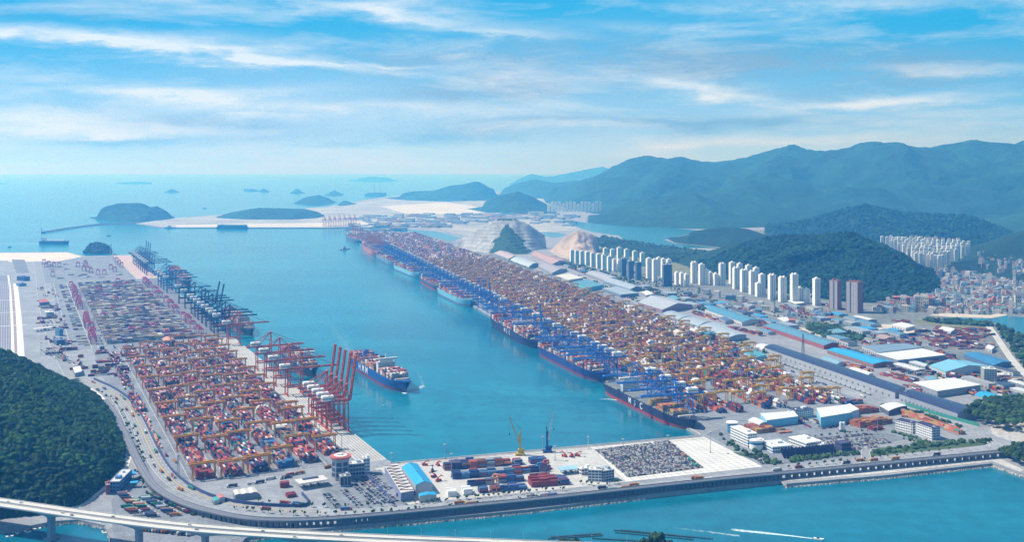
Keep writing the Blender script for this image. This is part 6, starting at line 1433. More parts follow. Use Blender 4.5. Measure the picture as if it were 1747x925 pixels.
tower(1425, 528, 476, 24, 'brown', 'left one of the two brown-edged tall blocks below the dark hill', dep=26, ang=R(-46), wfac=.6, group='brown-edged blocks'); tower(1458, 533, 478, 34, 'brown', 'right and wider one of the two brown-edged tall blocks', dep=36, ang=R(-46), wfac=.6, group='brown-edged blocks')
office('civic_block', 'red-brown civic building with a mast at the hill foot', (1524, 522), (1553, 523), 40, 28, 5, (.36, .12, .11), roofc=(.42, .18, .15)); 
# inland estate in rows up the valley
rows = [(1500, 1600, 414, 12), (1520, 1640, 417, 14), (1515, 1658, 421, 16), (1530, 1654, 426, 15), (1538, 1645, 431, 14), (1546, 1634, 436, 12), (1556, 1622, 441, 10), (1560, 1612, 446, 8)]
def Zb(y): return 5+max(0, (446-y)*1.9)
for ri, (xa, xb, y, n) in enumerate(rows):
    for i in range(n):
        x = xa+(xb-xa)*(i+.5)/n+rng.random()*2-1; Yd = 4750-ri*95+rng.random()*30; zb = CAMH-(y+2.5+(x-xa)/(xb-xa)*2-HY)*Yd/FPX
        q = P(x, y, Yd); t = thing('apartment_block', f'pale block of the inland estate, {nth(ri+1)} row from hill, {nth(i+1)} from left', 'apartment block', (q[0], Yd, zb), R(-20+20*rng.random()), 'inland estate blocks')
        h = 34+8*rng.random(); b = MB(); b.box((0, 0, h/2-8), (13, 12, h+16)); b.build('wall', F_CREAM, t); b = MB(); red = ri < 2 and i > n*.45
        b.box((0, 0, h+1), (8, 8, 2.2)); b.build('roof', mat('estate_red', (.46, .17, .14), .8) if red else M_APTWH, t)
for i in range(15):
    x = 936+i*6.3; Yd = 9000+60*(i % 4)*3; q = P(x, 361+.2*(i % 3), Yd); h = 92 if i % 4 else 70; t = thing('apartment_tower', f'hazy white far tower at the inlet head, {nth(i+1)} from the left', 'apartment tower', (q.x, Yd, max(0, q.z)), R(-15), 'far estate towers')
    b = MB(); b.box((0, 0, h/2), (25, 16, h)); b.build('wall', F_CREAM, t); b = MB(); b.box((0, 0, h+2), (9, 9, 4)); b.build('lift_house', M_APTWH, t)

# ------------------------------------------------------------------ town houses
HOUSE = []
def house_protos():
    wcs = [(.62, .62, .60), (.50, .52, .55), (.60, .54, .46), (.34, .38, .44), (.44, .26, .22)]; rcs = [(.30, .32, .34), (.10, .26, .40), (.44, .14, .12), (.62, .62, .62), (.16, .34, .26), (.20, .20, .24)]; nm = ['grey', 'blue', 'red', 'white', 'green', 'dark']
    for r in range(6):
        for w in range(3):
            wc = wcs[(r+w*2) % 5]; b = MB(); L, D, H_ = 13, 10, 7+3*w
            b.box((0, 0, H_/2), (L, D, H_), m=0)
            for zz_ in np.arange(2.0, H_-1, 3): [b.box((x, s*(D/2+.02), zz_), (1.7, .12, 1.4), m=2) for x in (-4.2, 0, 4.2) for s in (-1, 1)]
            if w < 2 and r != 3: b.add([(-L/2-.4, -D/2-.5, H_+.02), (L/2+.4, -D/2-.5, H_+.02), (L/2+.4, D/2+.5, H_+.02), (-L/2-.4, D/2+.5, H_+.02), (-L/2-.4, 0, H_+2.8), (L/2+.4, 0, H_+2.8)], [(0, 1, 5, 4), (2, 3, 4, 5), (0, 4, 3), (1, 2, 5), (3, 2, 1, 0)], 1)
            else: b.box((0, 0, H_+.3), (L+.3, D+.3, .6), m=1); b.box((2, 1, H_+1.8), (4, 4, 2.4), m=0); b.box((-3.6, -2, H_+1.1), (1.8, 1.8, 1.2), m=1)
            o = b.build('town_house', [mat('house_wall_%d' % ((r+w*2) % 5), wc, .8, .1, .1), mat('house_roof_%d' % r, rcs[r], .8, .15, .1), M_GLASS]); HOUSE.append((o.data, nm[r])); bpy.data.objects.remove(o)
house_protos()
TOWN = [(1488, 527), (1520, 515), (1600, 500), (1606, 486), (1590, 474), (1545, 450), (1580, 452), (1612, 462), (1660, 470), (1747, 486), (1775, 500), (1775, 540), (1720, 536), (1690, 536), (1590, 536), (1560, 533), (1490, 535)]
def town_houses():
    pts = []; xs = [p[0] for p in TOWN]; ys = [p[1] for p in TOWN]
    while len(pts) < 900:
        x = 1480+rng.random()*295; y = 448+92*rng.random()
        if inside(np.array([[x, y]]), TOWN)[0]: pts.append((x, y))
    more = [(1180+rng.random()*240, 500+rng.random()*55) for _ in range(90)]
    more = [p for p in more if p[1] > 497+(p[0]-1180)*.17 and p[1] < 518+(p[0]-1180)*.22]
    v2 = [(1665+rng.random()*85, 440+rng.random()*30) for _ in range(120)]; v2 = [p for p in v2 if 430+(p[0]-1660)*.25 < p[1] < 452+(p[0]-1660)*.32]
    more = [p for p in more if not any(abs(p[0]-r[0]) < 9 and -14 < p[1]-r[1] < 5 for r in ROW)]
    allp = [(x, y, 5+max(0, (505-y))*.0) for x, y in pts+more+v2]; allp.sort(key=lambda p: -p[1]); sing = sorted(allp[:300], key=lambda p: -p[1]); rest = allp[300:]
    rowsz = 20
    for r in range(0, 300, rowsz):
        grp = sorted(sing[r:r+rowsz], key=lambda p: p[0])
        for i, (x, y, z) in enumerate(grp):
            me, nm = HOUSE[rng.integers(len(HOUSE))]; o = bpy.data.objects.new('town_house', me); C.objects.link(o); q = G2(x, y); o.location = (q[0], q[1], ZL); o.rotation_euler = (0, 0, R(-30+90*rng.integers(2)+20*rng.random())); s = .75+.7*rng.random(); o.scale = (s*(1+.5*(rng.random() < .12)), s, s*(1+1.8*(rng.random() < .10)))
            tag(o, f'{nm} roofed town building, {nth(i+1)} from left in the {nth(r//rowsz+1)} band from the water', 'house', 'buildings of the town')
    V, Fq, cc = [], [], []; k = 0; b = MB()
    for x, y, z in rest:
        q = G2(x, y); w, d, h = 9+8*rng.random(), 8+6*rng.random(), 6+8*rng.random()**2+(14 if rng.random() < .05 else 0); a = R(-30+90*rng.integers(2)+20*rng.random()); lift = max(0, (500-y))*.35 if x > 1610 else 0
        g = [(.62, .62, .60), (.48, .50, .54), (.60, .52, .44), (.34, .38, .44), (.46, .24, .20), (.16, .30, .42)][rng.integers(6)]; rc = [(.34, .36, .38), (.12, .28, .42), (.46, .16, .13), (.64, .64, .64), (.24, .24, .28)][rng.integers(5)]
        b.box((q[0], q[1], ZL+(h+lift)/2), (w, d, h+lift), a, 0, g); b.box((q[0], q[1], ZL+h+lift+.4), (w+.4, d+.4, .8), a, 0, rc); b.box((q[0]+1.5, q[1], ZL+h+lift+1.9), (w*.3, d*.4, 2.2), a, 0, g)
    o = b.build('town_buildings', M_PAINT); tag(o, 'dense low buildings of the town climbing the valley', 'houses', None, 'stuff')
town_houses()
wood('wood', poly_px(TOWN), None, 900, 4.5, 'trees scattered between the houses of the town', base=(.022, .06, .034))
wood('wood', poly_px([(1000, 470), (1180, 510), (1400, 560), (1640, 660), (1740, 690), (1740, 650), (1500, 570), (1300, 520), (1050, 455)]), None, 2300, 3.6, 'trees scattered through the logistics district', base=(.026, .07, .036))
for i, (x, y, w, d, h, fl) in enumerate(((1205, 503, 10, 14, 18, 5), (1222, 508, 9, 14, 22, 6), (1246, 512, 16, 24, 14, 3), (1262, 516, 9, 18, 20, 5), (1282, 524, 14, 20, 16, 4), (1296, 528, 10, 16, 24, 7), (1196, 516, 14, 20, 8, 2), (1320, 532, 12, 20, 12, 3), (1345, 524, 14, 22, 10, 2), (1240, 528, 13, 20, 9, 2), (1172, 503, 12, 18, 8, 2), (1690, 655, 22, 26, 30, 8), (1640, 660, 18, 20, 12, 3), (1712, 648, 24, 20, 10, 2), (1600, 530, 10, 20, 26, 8), (1592, 528, 6, 14, 30, 9), (1630, 492, 7, 14, 34, 10), (1650, 478, 8, 16, 34, 10), (1604, 476, 6, 14, 30, 9), (1616, 478, 7, 12, 26, 8))):
    office('office_block', f'{("grey", "white", "blue", "pale")[i % 4]} office block among town plots, {nth(sorted([1205,1222,1246,1262,1282,1296,1196,1320,1345,1240,1172,1690,1640,1712,1600,1592,1630,1650,1604,1616]).index(x)+1)} from the left', (x-w/2, y), (x+w/2, y+.8), d, h, fl, [(.42, .44, .48), (.68, .68, .68), (.10, .18, .32), (.54, .56, .54)][i % 4], group='office blocks of the business district')
# far sheds on the reclaimed land
for i in range(230):
    x = 600+rng.random()*380; y = 368+rng.random()*28-.02*(x-640)
    if 765 < x < 950 and y > 382 or (690 < x < 790 and y > 389) or y < 366: y = 366+rng.random()*8
    q = G2(x, y); w, d, h = 40+70*rng.random(), 30+50*rng.random(), 9+10*rng.random(); 
    fl_ = globals().setdefault('FARS', []); fl_.append((x, y, q, w, d, h))
FARS.sort(key=lambda f: f[0])
for i, (x, y, q, w, d, h) in enumerate(FARS):
    cs = [(.62, .64, .66), (.20, .36, .50), (.36, .40, .44), (.46, .22, .20), (.66, .62, .56), (.16, .28, .34)]; k = rng.integers(6); t = thing('distant_shed', f'hazy {("white", "blue", "grey", "red", "cream", "teal")[k]} shed on the far reclaimed land, {nth(i+1)} from the left', 'shed', (q[0], q[1], ZL), R(-18), 'sheds on the reclaimed land')
    b = MB(); b.box((0, 0, h/2), (w, d, h)); b.build('wall', mat('farwall', (.40, .42, .45)), t); b = MB(); b.box((0, 0, h+.4), (w+1, d+1, .8)); b.box((0, 0, h+1.4), (w*.9, 3, 1.2)); b.build('roof', mat('farroof_%d' % k, cs[k], .7), t)
for x, y, w, d, h, lab in ((794, 372, 50, 40, 42, 'tall cream cold store on the reclaimed land'), (914, 368, 90, 50, 36, 'white hall on the flats right of the quarry'), (933, 373, 90, 60, 34, 'grey hall with a dark side right of the quarry')):
    office('cold_store', lab, (x-w*.15, y), (x+w*.15, y+.1), d, h, 3, (.62, .62, .60), band=.2)

# ------------------------------------------------------------------ power station, breakwater, beacons, masts
q = P(640, 331, 16500); t = thing('power_station', 'distant power station with two chimneys on the far cape', 'power station', (q.x, q.y, 0)); b = MB(); b.box((30, 0, 30), (300, 120, 60)); b.box((-90, 30, 20), (160, 90, 40)); b.build('boiler_house', mat('farwall'), t)
for x, h in ((-20, 200), (80, 170)): b = MB(); b.cyl((x, 0, 0), 11, h, 12, r2=8); b.build('chimney', mat('chimney_grey', (.5, .5, .52)), t)
b = MB(); ln = [G2(x, y, 0) for x, y in ((74, 397.5), (110, 391.5), (150, 386), (170, 384), (236, 381.5))]; o = ln[0]; t = thing('breakwater', 'long dark breakwater reaching out from the wooded island', 'breakwater', (*o, 0)); V = []; rs = resample([p-o for p in ln], 30); nn = normals2(rs)
for p, n in zip(rs, nn):
    for w, z in ((-20, -1), (-8, 9), (8, 9), (20, -1)): V.append((*(p+n*w), z))
b.add(V, [(i*4+j, i*4+j+1, i*4+j+5, i*4+j+4) for i in range(len(rs)-1) for j in range(3)]); b.build('rubble_mound', mat('breakwater_rock', (.14, .15, .17), .95, .3, .02), t)
b = MB(); [b.bar((*rs[i], 10.2), (*rs[i+1], 10.2), 6, 2.4) for i in range(len(rs)-1)]; b.build('crown_wall', M_CONC, t)
def beacon(px, py, z, h, label, col):
    q = G2(px, py, z); t = thing('beacon', label, 'beacon', (q[0], q[1], z)); b = MB(); b.cyl((0, 0, 0), h*.12, h*.12, 12); b.cyl((0, 0, h*.12), h*.06, h*.7, 10, r2=h*.04); b.build('tower', mat('beacon_%d' % int(col[0]*99), col), t); b = MB(); b.cyl((0, 0, h*.82), h*.055, h*.12, 8); b.cyl((0, 0, h*.94), h*.06, h*.06, 8, r2=.1); b.build('lantern', M_GLASS, t)
beacon(71, 397.5, 0, 38, 'leaning dark beacon at the outer end of the breakwater', (.10, .13, .16)); beacon(189, 433, ZL, 52, 'thin navigation mast beside the rock islet', (.30, .22, .22))
def mast(px, py, top, label, lattice=False, col=None):
    q = G2(px, py); h = (py-top)*q[1]/FPX; t = thing('lamp_mast', label, 'lamp mast', (q[0], q[1], ZL), 0, 'tall lamp masts of the yards')
    b = MB()
    if lattice:
        for sx_ in (-1, 1):
            for sy_ in (-1, 1): b.bar((sx_*1.5, sy_*1.5, 0), (sx_*.9, sy_*.9, h), .35)
        for z in np.arange(0, h-3, 3.2): b.bar((-1.4, -1.4, z), (1.2, 1.2, z+3), .2); b.bar((1.4, -1.4, z), (-1.2, 1.2, z+3), .2); b.bar((-1.4, -1.4, z), (1.4, -1.4, z), .2)
    else: b.cyl((0, 0, 0), .55, h, 8, r2=.28); b.box((0, 0, .7), (2.2, 2.2, 1.4))
    b.build('pole', mat('mast_white', (.60, .62, .64), .5) if col else M_STEEL, t); b = MB(); b.cyl((0, 0, h), 2.2, .7, 10); [b.box((1.9*math.cos(a), 1.9*math.sin(a), h-.3), (.9, .9, .6), a) for a in np.arange(0, 6.2, .79)]; b.build('lamp_ring', M_STEEL, t)
MASTS = [(759, 783, 759, 0), (770, 815, 775, 0), (668, 790, 774, 0), (926, 770, 746, 0), (947, 786, 762, 0), (1003.5, 767, 746, 1), (1063, 766, 750, 0), (1139.5, 759, 744, 0), (1212, 773, 738, 0), (304, 816, 777, 2), (454, 789, 754, 2), (227, 676, 655, 2), (583, 768, 743, 0), (545, 748, 725, 0), (1497, 742, 712, 0), (1555, 748, 720, 0), (1432, 700, 676, 0), (1545, 690, 668, 0), (95, 548, 528, 0), (112, 602, 582, 0), (70, 605, 585, 0), (330, 560, 545, 0), (352, 580, 562, 0), (325, 527, 515, 0)]
for i, (x, y, tp, k) in enumerate(sorted(MASTS)): mast(x, y, tp, f'tall {("grey", "white", "lattice")[k]} lamp mast over the yards, {nth(i+1)} of all from the left', k == 2, k == 1)
q = G2(1370, 612); h = 42*q[1]/FPX; t = thing('pylon', 'tall lattice radio pylon behind the solar roof', 'pylon', (q[0], q[1], ZL)); b = MB()
for sx_ in (-1, 1):
    for sy_ in (-1, 1): b.bar((sx_*3.4, sy_*3.4, 0), (sx_*.8, sy_*.8, h), .6)
for z in np.arange(0, h-4, 4.5): f = 3.4-2.6*z/h; g = 3.4-2.6*(z+4.5)/h; [b.bar((s*f, s2*f, z), (-s*g, s2*g, z+4.5), .3) for s in (-1, 1) for s2 in (-1, 1)]
b.build('lattice', mat('door_grey'), t); b = MB(); b.cyl((0, 0, h*.8), 2.6, .8, 10); b.cyl((0, 0, h*.9), 2.0, .8, 10); b.build('antenna_platform', M_STEEL, t)
q = G2(1533, 518); t = thing('radio_mast', 'thin mast rising behind the red-brown civic building', 'mast', (q[0], q[1]+40, ZL)); b = MB(); b.cyl((0, 0, 0), .9, 62, 6, r2=.3); b.build('pole', mat('door_grey'), t)

# ------------------------------------------------------------------ harbour cranes on the short quay
def harbour_crane(label, px, py, tip, col, cabcol):
    q = G2(px, py); Y = q[1]; tx, tz = (tip[0]-px)*Y/FPX, ZL+(py-tip[1])*Y/FPX-ZL; mc = mat('hc_%d' % int(col[2]*255), col, .5, .1, .2); t = thing('harbour_crane', label, 'crane', (q[0], q[1], ZL))
    b = MB(); b.box((0, 0, 2.4), (13, 10, 2.2)); [b.box((x, y, .7), (2.6, 2.2, 1.4)) for x in (-6, 6) for y in (-5, 5)]; b.build('undercarriage', mc, t)
    b = MB(); b.cyl((0, 0, 3.4), 3.2, 2.4, 16); b.box((1.5, 0, 7.2), (9.5, 5.4, 4.4)); b.box((5.6, 0, 8.2), (3.0, 4.6, 3.4)); b.build('slewing_house', mc, t)
    b = MB(); s = 1 if tx > 0 else -1; b.bar((-s*.5, 0, 8), (-s*.5, 0, 33), 3.0, 3.2); b.bar((-s*.5, 0, 33), (-s*1.8, 0, 40), 1.4); b.build('tower', mc, t)
    b = MB(); b.box((s*2.4, 0, 24), (3, 2.6, 3)); b.build('operator_cab', mat('hcc_%d' % int(cabcol[2]*255), cabcol, .5), t)
    a = Vector((s*1.2, 0, 20)); e = Vector((tx, 0, tz)); b = MB(); d = (e-a).normalized(); up = Vector((-d.z, 0, d.x)); n = 13
    for k in (-1, 1):
        for j in (-1, 1): b.bar(a+Vector((0, k*1.3, 0))+up*j*1.2, e+Vector((0, k*.5, 0))+up*j*.5, .5)
    for i in range(n):
        f, g = i/n, (i+1)/n
        for k in (-1, 1):
            w0, w1 = 1.3-.8*f, 1.3-.8*g; j = 1 if i % 2 else -1; b.bar(a.lerp(e, f)+Vector((0, k*w0, 0))+up*j*w0, a.lerp(e, g)+Vector((0, k*w1, 0))-up*j*w1, .3)
    b.build('jib', mc if s < 0 else mat('jib_pale', (.50, .56, .60), .5), t); b = MB()
    for k in (-.6, .6): b.bar((-s*1.8, k, 40), (e.x, k*.4, e.z), .22)
    b.bar((e.x, 0, e.z), (e.x, 0, e.z-26), .22); b.build('hoist_rope', mat('door_grey'), t); b = MB(); b.box((e.x, 0, e.z-27.2), (1.5, 1.2, 2.6)); b.build('hook_block', M_BLACK, t)
harbour_crane('yellow mobile harbour crane on the short quay, jib leaning left', 887, 777, (869, 711.5), (.50, .36, .04), (.5, .36, .04)); harbour_crane('blue mobile harbour crane on the short quay with a pale jib', 934, 772, (945, 703), (.020, .075, .26), (.6, .6, .6))
def small_gantry(px, py, label, col):
    t = make_rtg('salmon' if col[1] > .15 else 'darkred', col, 17, 19, 7, 0, label); t.location = G(px, py); t.rotation_euler = (0, 0, R(80)); t['group'] = 'small gantries of the storage yard'
small_gantry(845, 838, 'salmon tyre gantry over the front rows of the storage yard', (.46, .22, .15)); small_gantry(931, 812, 'dark red tyre gantry at the right of the storage yard rows', (.34, .10, .10))
stk = [(725, 795, 'red'), (747, 795, 'red'), (740, 815, 'red'), (748, 822, 'red'), (963, 780, 'red'), (975, 780, 'red'), (985, 779, 'red'), (738, 805, 'dark')]
for i, (x, y, c_) in enumerate(sorted(stk)):
    q = G2(x, y); t = thing('reach_stacker', f'{c_} reach stacker parked in the storage yard, {nth(i+1)} from the left', 'reach stacker', (q[0], q[1], ZL), R(100*i), 'reach stackers'); mc = mat('stacker_'+c_, (.42, .06, .05) if c_ == 'red' else (.06, .06, .08), .5)
    b = MB(); b.box((0, 0, 2), (8.5, 3.6, 2.2)); b.box((-1, 0, 3.8), (2.2, 2.0, 1.8)); b.build('chassis', mc, t); b = MB(); b.bar((-3.6, 0, 3.6), (5.5, 0, 8.5), 1.0); b.box((5.9, 0, 7.2), (1.4, 6.2, .8)); b.build('boom', mc, t)
    for x2 in (-2.8, 3.0): b = MB(); [b.bar((x2, y2-.5, .85), (x2, y2+.5, .85), 1.7) for y2 in (-1.7, 1.7)]; b.build('wheel_pair', M_BLACK, t)

# ------------------------------------------------------------------ vehicles
def car_mesh(col, i):
    b = MB(); b.box((0, 0, .62), (4.5, 1.8, .75), m=0); b.box((-.25, 0, 1.22), (2.5, 1.62, .55), m=1, taper=.82); b.box((-.25, 0, 1.5), (2.0, 1.35, .06), m=0)
    for x in (-1.35, 1.4): b.box((x, 0, .33), (.66, 1.86, .66), m=2)
    o = b.build('parked_car', [mat('car_paint_%d' % i, col, .3, 0, 1, spec=.5), M_GLASS, M_BLACK]); me = o.data; bpy.data.objects.remove(o); return me
CARC = [((.62, .63, .64), 'white', 4.5), ((.34, .36, .40), 'silver', 6), ((.030, .032, .04), 'black', 3.5), ((.14, .15, .18), 'dark grey', 5), ((.30, .035, .035), 'red', .6), ((.05, .09, .22), 'blue', 1.2)]
CARS = [(car_mesh(c[0], i), c[1], c[2], c[0]) for i, c in enumerate(CARC)]; cw_ = np.array([c[2] for c in CARS], float); cw_ /= cw_.sum()
CARLIST = []   # px y-sort, x, y, ang, kind, where label
def export_lot():
    a, b_, c, d = [G2(*p) for p in ((1014, 769), (1140, 752.5), (1200, 799), (1071, 815.5))]; nu, nv = 54, 28
    for j in range(nv):
        for i in range(nu):
            if rng.random() < .03: continue
            f, g = (i+.5)/nu, (j+.5)/nv; p = (a*(1-f)+b_*f)*(1-g)+(d*(1-f)+c*f)*g; dv = d-a; CARLIST.append((p[0], p[1], math.atan2(dv[1], dv[0]), rng.choice(len(CARS), p=cw_), ('export lot', nv-j, i+1)))
export_lot()
LOTS = []
def lot(p1, p2, rows_, gap, where, fill=.8, pitch=2.9, wob=True):
    a, b_ = G2(*p1), G2(*p2); e = b_-a; L = np.linalg.norm(e); e /= L; n = np.array([-e[1], e[0]]); n = n if n[1] > 0 else -n
    for r in range(rows_):
        for i in range(int(L/pitch)):
            if rng.random() > fill: continue
            p = a+e*(i+.5)*pitch+n*(r*gap+(r % 2)*0); CARLIST.append((p[0], p[1], math.atan2(n[1], n[0])+(.1 if wob else 0), rng.choice(len(CARS), p=cw_), (where, r+1, i+1)))
for i, (p1, p2) in enumerate((((552, 843), (574, 868)), ((582, 838), (612, 866)), ((600, 828), (640, 862)), ((606, 818), (660, 862)), ((618, 814), (672, 858)), ((628, 811), (664, 838)))): lot(p1, p2, 2, 5.5, f'tower car park, strip {nth(i+1)}', .75)
for i, (p1, p2) in enumerate((((1390, 752), (1490, 742)), ((1395, 757), (1500, 747)), ((1400, 762), (1515, 751)), ((1410, 767), (1520, 756)), ((1425, 772), (1505, 763)))): lot(p1, p2, 2, 6, f'gate staff car park, strip {nth(i+1)}', .85)
for i, (p1, p2) in enumerate((((1285, 781), (1305, 795)), ((1293, 779), (1315, 792)))): lot(p1, p2, 2, 7, f'office car park, strip {nth(i+1)}', .8)
lot((1460, 726), (1400, 733), 3, 7, 'gate lot behind the silos', .6)
for i, (p1, p2) in enumerate((((70, 598), (105, 618)), ((80, 596), (112, 612)), ((92, 606), (122, 622)))): lot(p1, p2, 2, 8, f'inland staff park, strip {nth(i+1)}', .5, 4)
def place_cars():
    L = sorted(CARLIST, key=lambda c: c[1]); near = L[:300]; rest = L[300:]
    for x, y, a, k, (w, r, i) in near:
        me, nm = CARS[k][0], CARS[k][1]; o = bpy.data.objects.new('parked_car', me); C.objects.link(o); o.location = (x, y, ZL+.28); o.rotation_euler = (0, 0, a); tag(o, f'{nm} parked car, {w}, {nth(r)} row, {nth(i)} place', 'car', 'cars standing in the car parks')
    b = MB()
    for x, y, a, k, _ in rest:
        col = CARS[k][3]; b.box((x, y, ZL+.9), (4.5, 1.8, .8), a, 0, col, bottom=False); b.box((x, y, ZL+1.5), (2.5, 1.6, .5), a, 0, (.04, .05, .07), bottom=False); b.box((x, y, ZL+1.77), (1.9, 1.3, .05), a, 0, col, bottom=False)
    o = b.build('parked_cars', M_PAINT); tag(o, 'hundreds of export cars in tight ranks and cars in the farther lots', 'cars', None, 'stuff')
place_cars()
TRK = {}
def truck_proto(col, nm, cab):
    t = thing('container_truck', '', 'truck'); mc = mat('cab_%d' % int(cab[0]*99+cab[2]*9), cab, .4); b = MB(); b.box((6.4, 0, 1.9), (2.6, 2.5, 2.8), taper=.92); c = b.build('cab', mc, t); b = MB(); b.box((7.62, 0, 2.5), (.12, 2.0, .9)); b.build('windscreen', M_GLASS, c)
    b = MB(); b.box((-.6, 0, 1.05), (13.4, 2.4, .4)); b.build('trailer', M_BLACK, t); 
    for x in (-5.6, -4.4, 3.6, 6.6): b = MB(); b.box((x, 0, .5), (1.0, 2.5, 1.0)); b.build('axle', M_BLACK, t)
    if col: b = MB(); b.box((-1.2, 0, 2.65), (12.2, 2.44, 2.6)); b.build('container', mat('load_%s' % nm.replace(' ', '_'), col, .6, .1, .5), t)
    return t
TKIND = [((.24, .04, .045), 'maroon'), ((.05, .12, .30), 'blue'), ((.60, .62, .63), 'white'), (None, 'empty'), ((.40, .16, .06), 'orange'), ((.05, .05, .08), 'dark'), ((.04, .22, .16), 'green')]
TRUCKS = []
def truck_line(px, n, wid, where, z=ZL, jit=1.0):
    pts = resample(smoothline([G2(*p, z) for p in px], 2), 4)
    for i in range(n):
        k = rng.integers(2, len(pts)-2); d = pts[k+1]-pts[k-1]; s = rng.choice([-1, 1]); nrm = np.array([-d[1], d[0]])/np.linalg.norm(d); p = pts[k]+nrm*s*(wid*(.2+.6*rng.random()))/2; TRUCKS.append((p, math.atan2(d[1], d[0])+(0 if s > 0 else math.pi), where, z))
truck_line([(152, 652), (190, 668), (218, 690), (236, 720), (250, 755), (268, 790), (296, 824), (340, 846), (400, 863), (480, 873)], 26, 22, 'on the coast highway'); truck_line([(540, 876), (640, 872), (800, 861), (940, 847), (1100, 830), (1300, 808), (1480, 787), (1640, 771)], 20, 16, 'on the coast road')
truck_line([(1680, 750), (1620, 728), (1560, 710), (1500, 690), (1400, 655), (1300, 610), (1200, 566), (1050, 498)], 34, 18, 'on the road behind the east yard'); truck_line([(1240, 735), (1330, 722), (1480, 705), (1560, 715)], 14, 16, 'on the gate road of the east terminal'); truck_line([(300, 800), (270, 750), (240, 700), (215, 660), (195, 630)], 14, 14, 'on the yard lane beside the highway'); truck_line([(380, 832), (460, 822), (560, 800), (600, 790)], 12, 14, 'on the cross lane before the blocks')
truck_line([(1150, 770), (1180, 792), (1200, 806)], 6, 10, 'beside the export car lot'); truck_line([(100, 600), (86, 560), (74, 510)], 10, 20, 'on the inland road of the second terminal'); truck_line([(470, 860), (520, 866)], 6, 12, 'in the bonded yard by the blue wall')
def truck_park():
    for r, (p1, p2) in enumerate((((215, 866), (240, 884)), ((228, 856), (262, 884)), ((206, 842), (226, 862)), ((244, 850), (300, 882)), ((262, 846), (330, 878)), ((240, 890), (300, 902)), ((250, 905), (330, 914)))):
        a, b_ = G2(*p1), G2(*p2); n = int(np.linalg.norm(b_-a)/4.2); d = b_-a
        for i in range(n):
            if rng.random() < .25: continue
            p = a+d*(i+.5)/n; TRUCKS.append((p, math.atan2(d[1], d[0])+R(62), f'in truck park rank {nth(r+1)}', ZL))
truck_park()
order = {}
for p, a, w, z in TRUCKS: order.setdefault(w, []).append((p, a, z))
for w, L in order.items():
    for i, (p, a, z) in enumerate(sorted(L, key=lambda q: CX+FPX*q[0][0]/q[0][1])):
        k = rng.integers(len(TKIND)); col, nm = TKIND[k]
        if k not in TRK: t = TRK[k] = truck_proto(col, nm, [(.6, .6, .62), (.45, .06, .05), (.06, .14, .34), (.7, .7, .7), (.6, .4, .06), (.7, .7, .7), (.08, .3, .2)][k])
        else: t = copy_tree(TRK[k])
        t.location = (p[0], p[1], z+.3); t.rotation_euler = (0, 0, a); t['group'] = 'container trucks'; t['label'] = f'{"empty" if nm == "empty" else nm+" box"} truck {w}, {nth(i+1)} from the left'
ln = sorted([(i, BR_RS[i]+BR_O+BR_NN[i]*o, math.atan2(*(BR_RS[i+1]-BR_RS[i])[::-1])) for i, o in ((66, 4), (70, 7.5), (88, -4), (92, -7), (104, 4), (128, 7), (132, -5), (150, 4), (160, -7), (172, 5)) if i+1 < len(BR_RS)], key=lambda q: q[0])
for i, (_, p, a) in enumerate(ln):
    k = rng.integers(4); o = bpy.data.objects.new('car', CARS[k][0]); C.objects.link(o); o.location = (p[0], p[1], 35.45); o.rotation_euler = (0, 0, a); tag(o, f'{CARS[k][1]} car driving over the foreground bridge, {nth(i+1)} from the left', 'car', 'cars on the bridge')

# ------------------------------------------------------------------ single roadside trees
def tree_proto(seed):
    r = np.random.default_rng(seed); t = thing('roadside_tree', '', 'tree'); b = MB(); b.cyl((0, 0, 0), .22, 2.4, 6, r2=.12)
    for a in (0, 2.1, 4.2): b.bar((0, 0, 1.9), (math.cos(a)*.9, math.sin(a)*.9, 3.3), .12)
    b.build('trunk', M_BARK, t); n = 9; pos = np.stack([r.normal(0, .9, n), r.normal(0, .9, n), 3.3+r.random(n)*1.7], 1); V, T, c = crowns(pos, .8+.5*r.random(n), np.array([(.03, .075, .03)])*(.6+.9*r.random((n, 1))), 1); np_mesh('crown', V, None, T, [M_LEAF], c, parent=t); return t
TP = [tree_proto(3), tree_proto(8)]; tused = [False, False]; TREES = []
def tree_line(px, step, where, off=0):
    pts = resample(smoothline([G2(*p) for p in px], 1), step); 
    for p in pts: TREES.append((p[0]+rng.normal()*.8, p[1]+rng.normal()*.8, where))
tree_line([(400, 870), (480, 879), (560, 881), (680, 876), (800, 866), (920, 854)], 11, 'between the coast road and the viaduct'); tree_line([(440, 858), (520, 868), (640, 866), (760, 856), (905, 843)], 13, 'on the landward edge of the coast road'); tree_line([(720, 862), (800, 852), (900, 841), (960, 838)], 12, 'outside the storage yard fence'); tree_line([(1345, 800), (1480, 785), (1620, 770)], 14, 'in the median of the sea road')
tree_line([(990, 826), (1030, 831), (1055, 825)], 8, 'around the office by the export lot'); tree_line([(1350, 752), (1420, 745), (1500, 735)], 12, 'around the gate staff car park')
og = {}
for x, y, w in TREES: og.setdefault(w, []).append((x, y))
for w, L in og.items():
    for i, (x, y) in enumerate(sorted(L, key=lambda q: q[0]/q[1])):
        k = int(rng.integers(2)); t = copy_tree(TP[k]) if tused[k] else TP[k]; tused[k] = True; t.location = (x, y, ZL); t.rotation_euler = (0, 0, rng.random()*6); s = .7+.6*rng.random(); t.scale = (s, s, s); t['group'] = 'young roadside trees'; t['label'] = f'young tree {w}, {nth(i+1)} from the left'

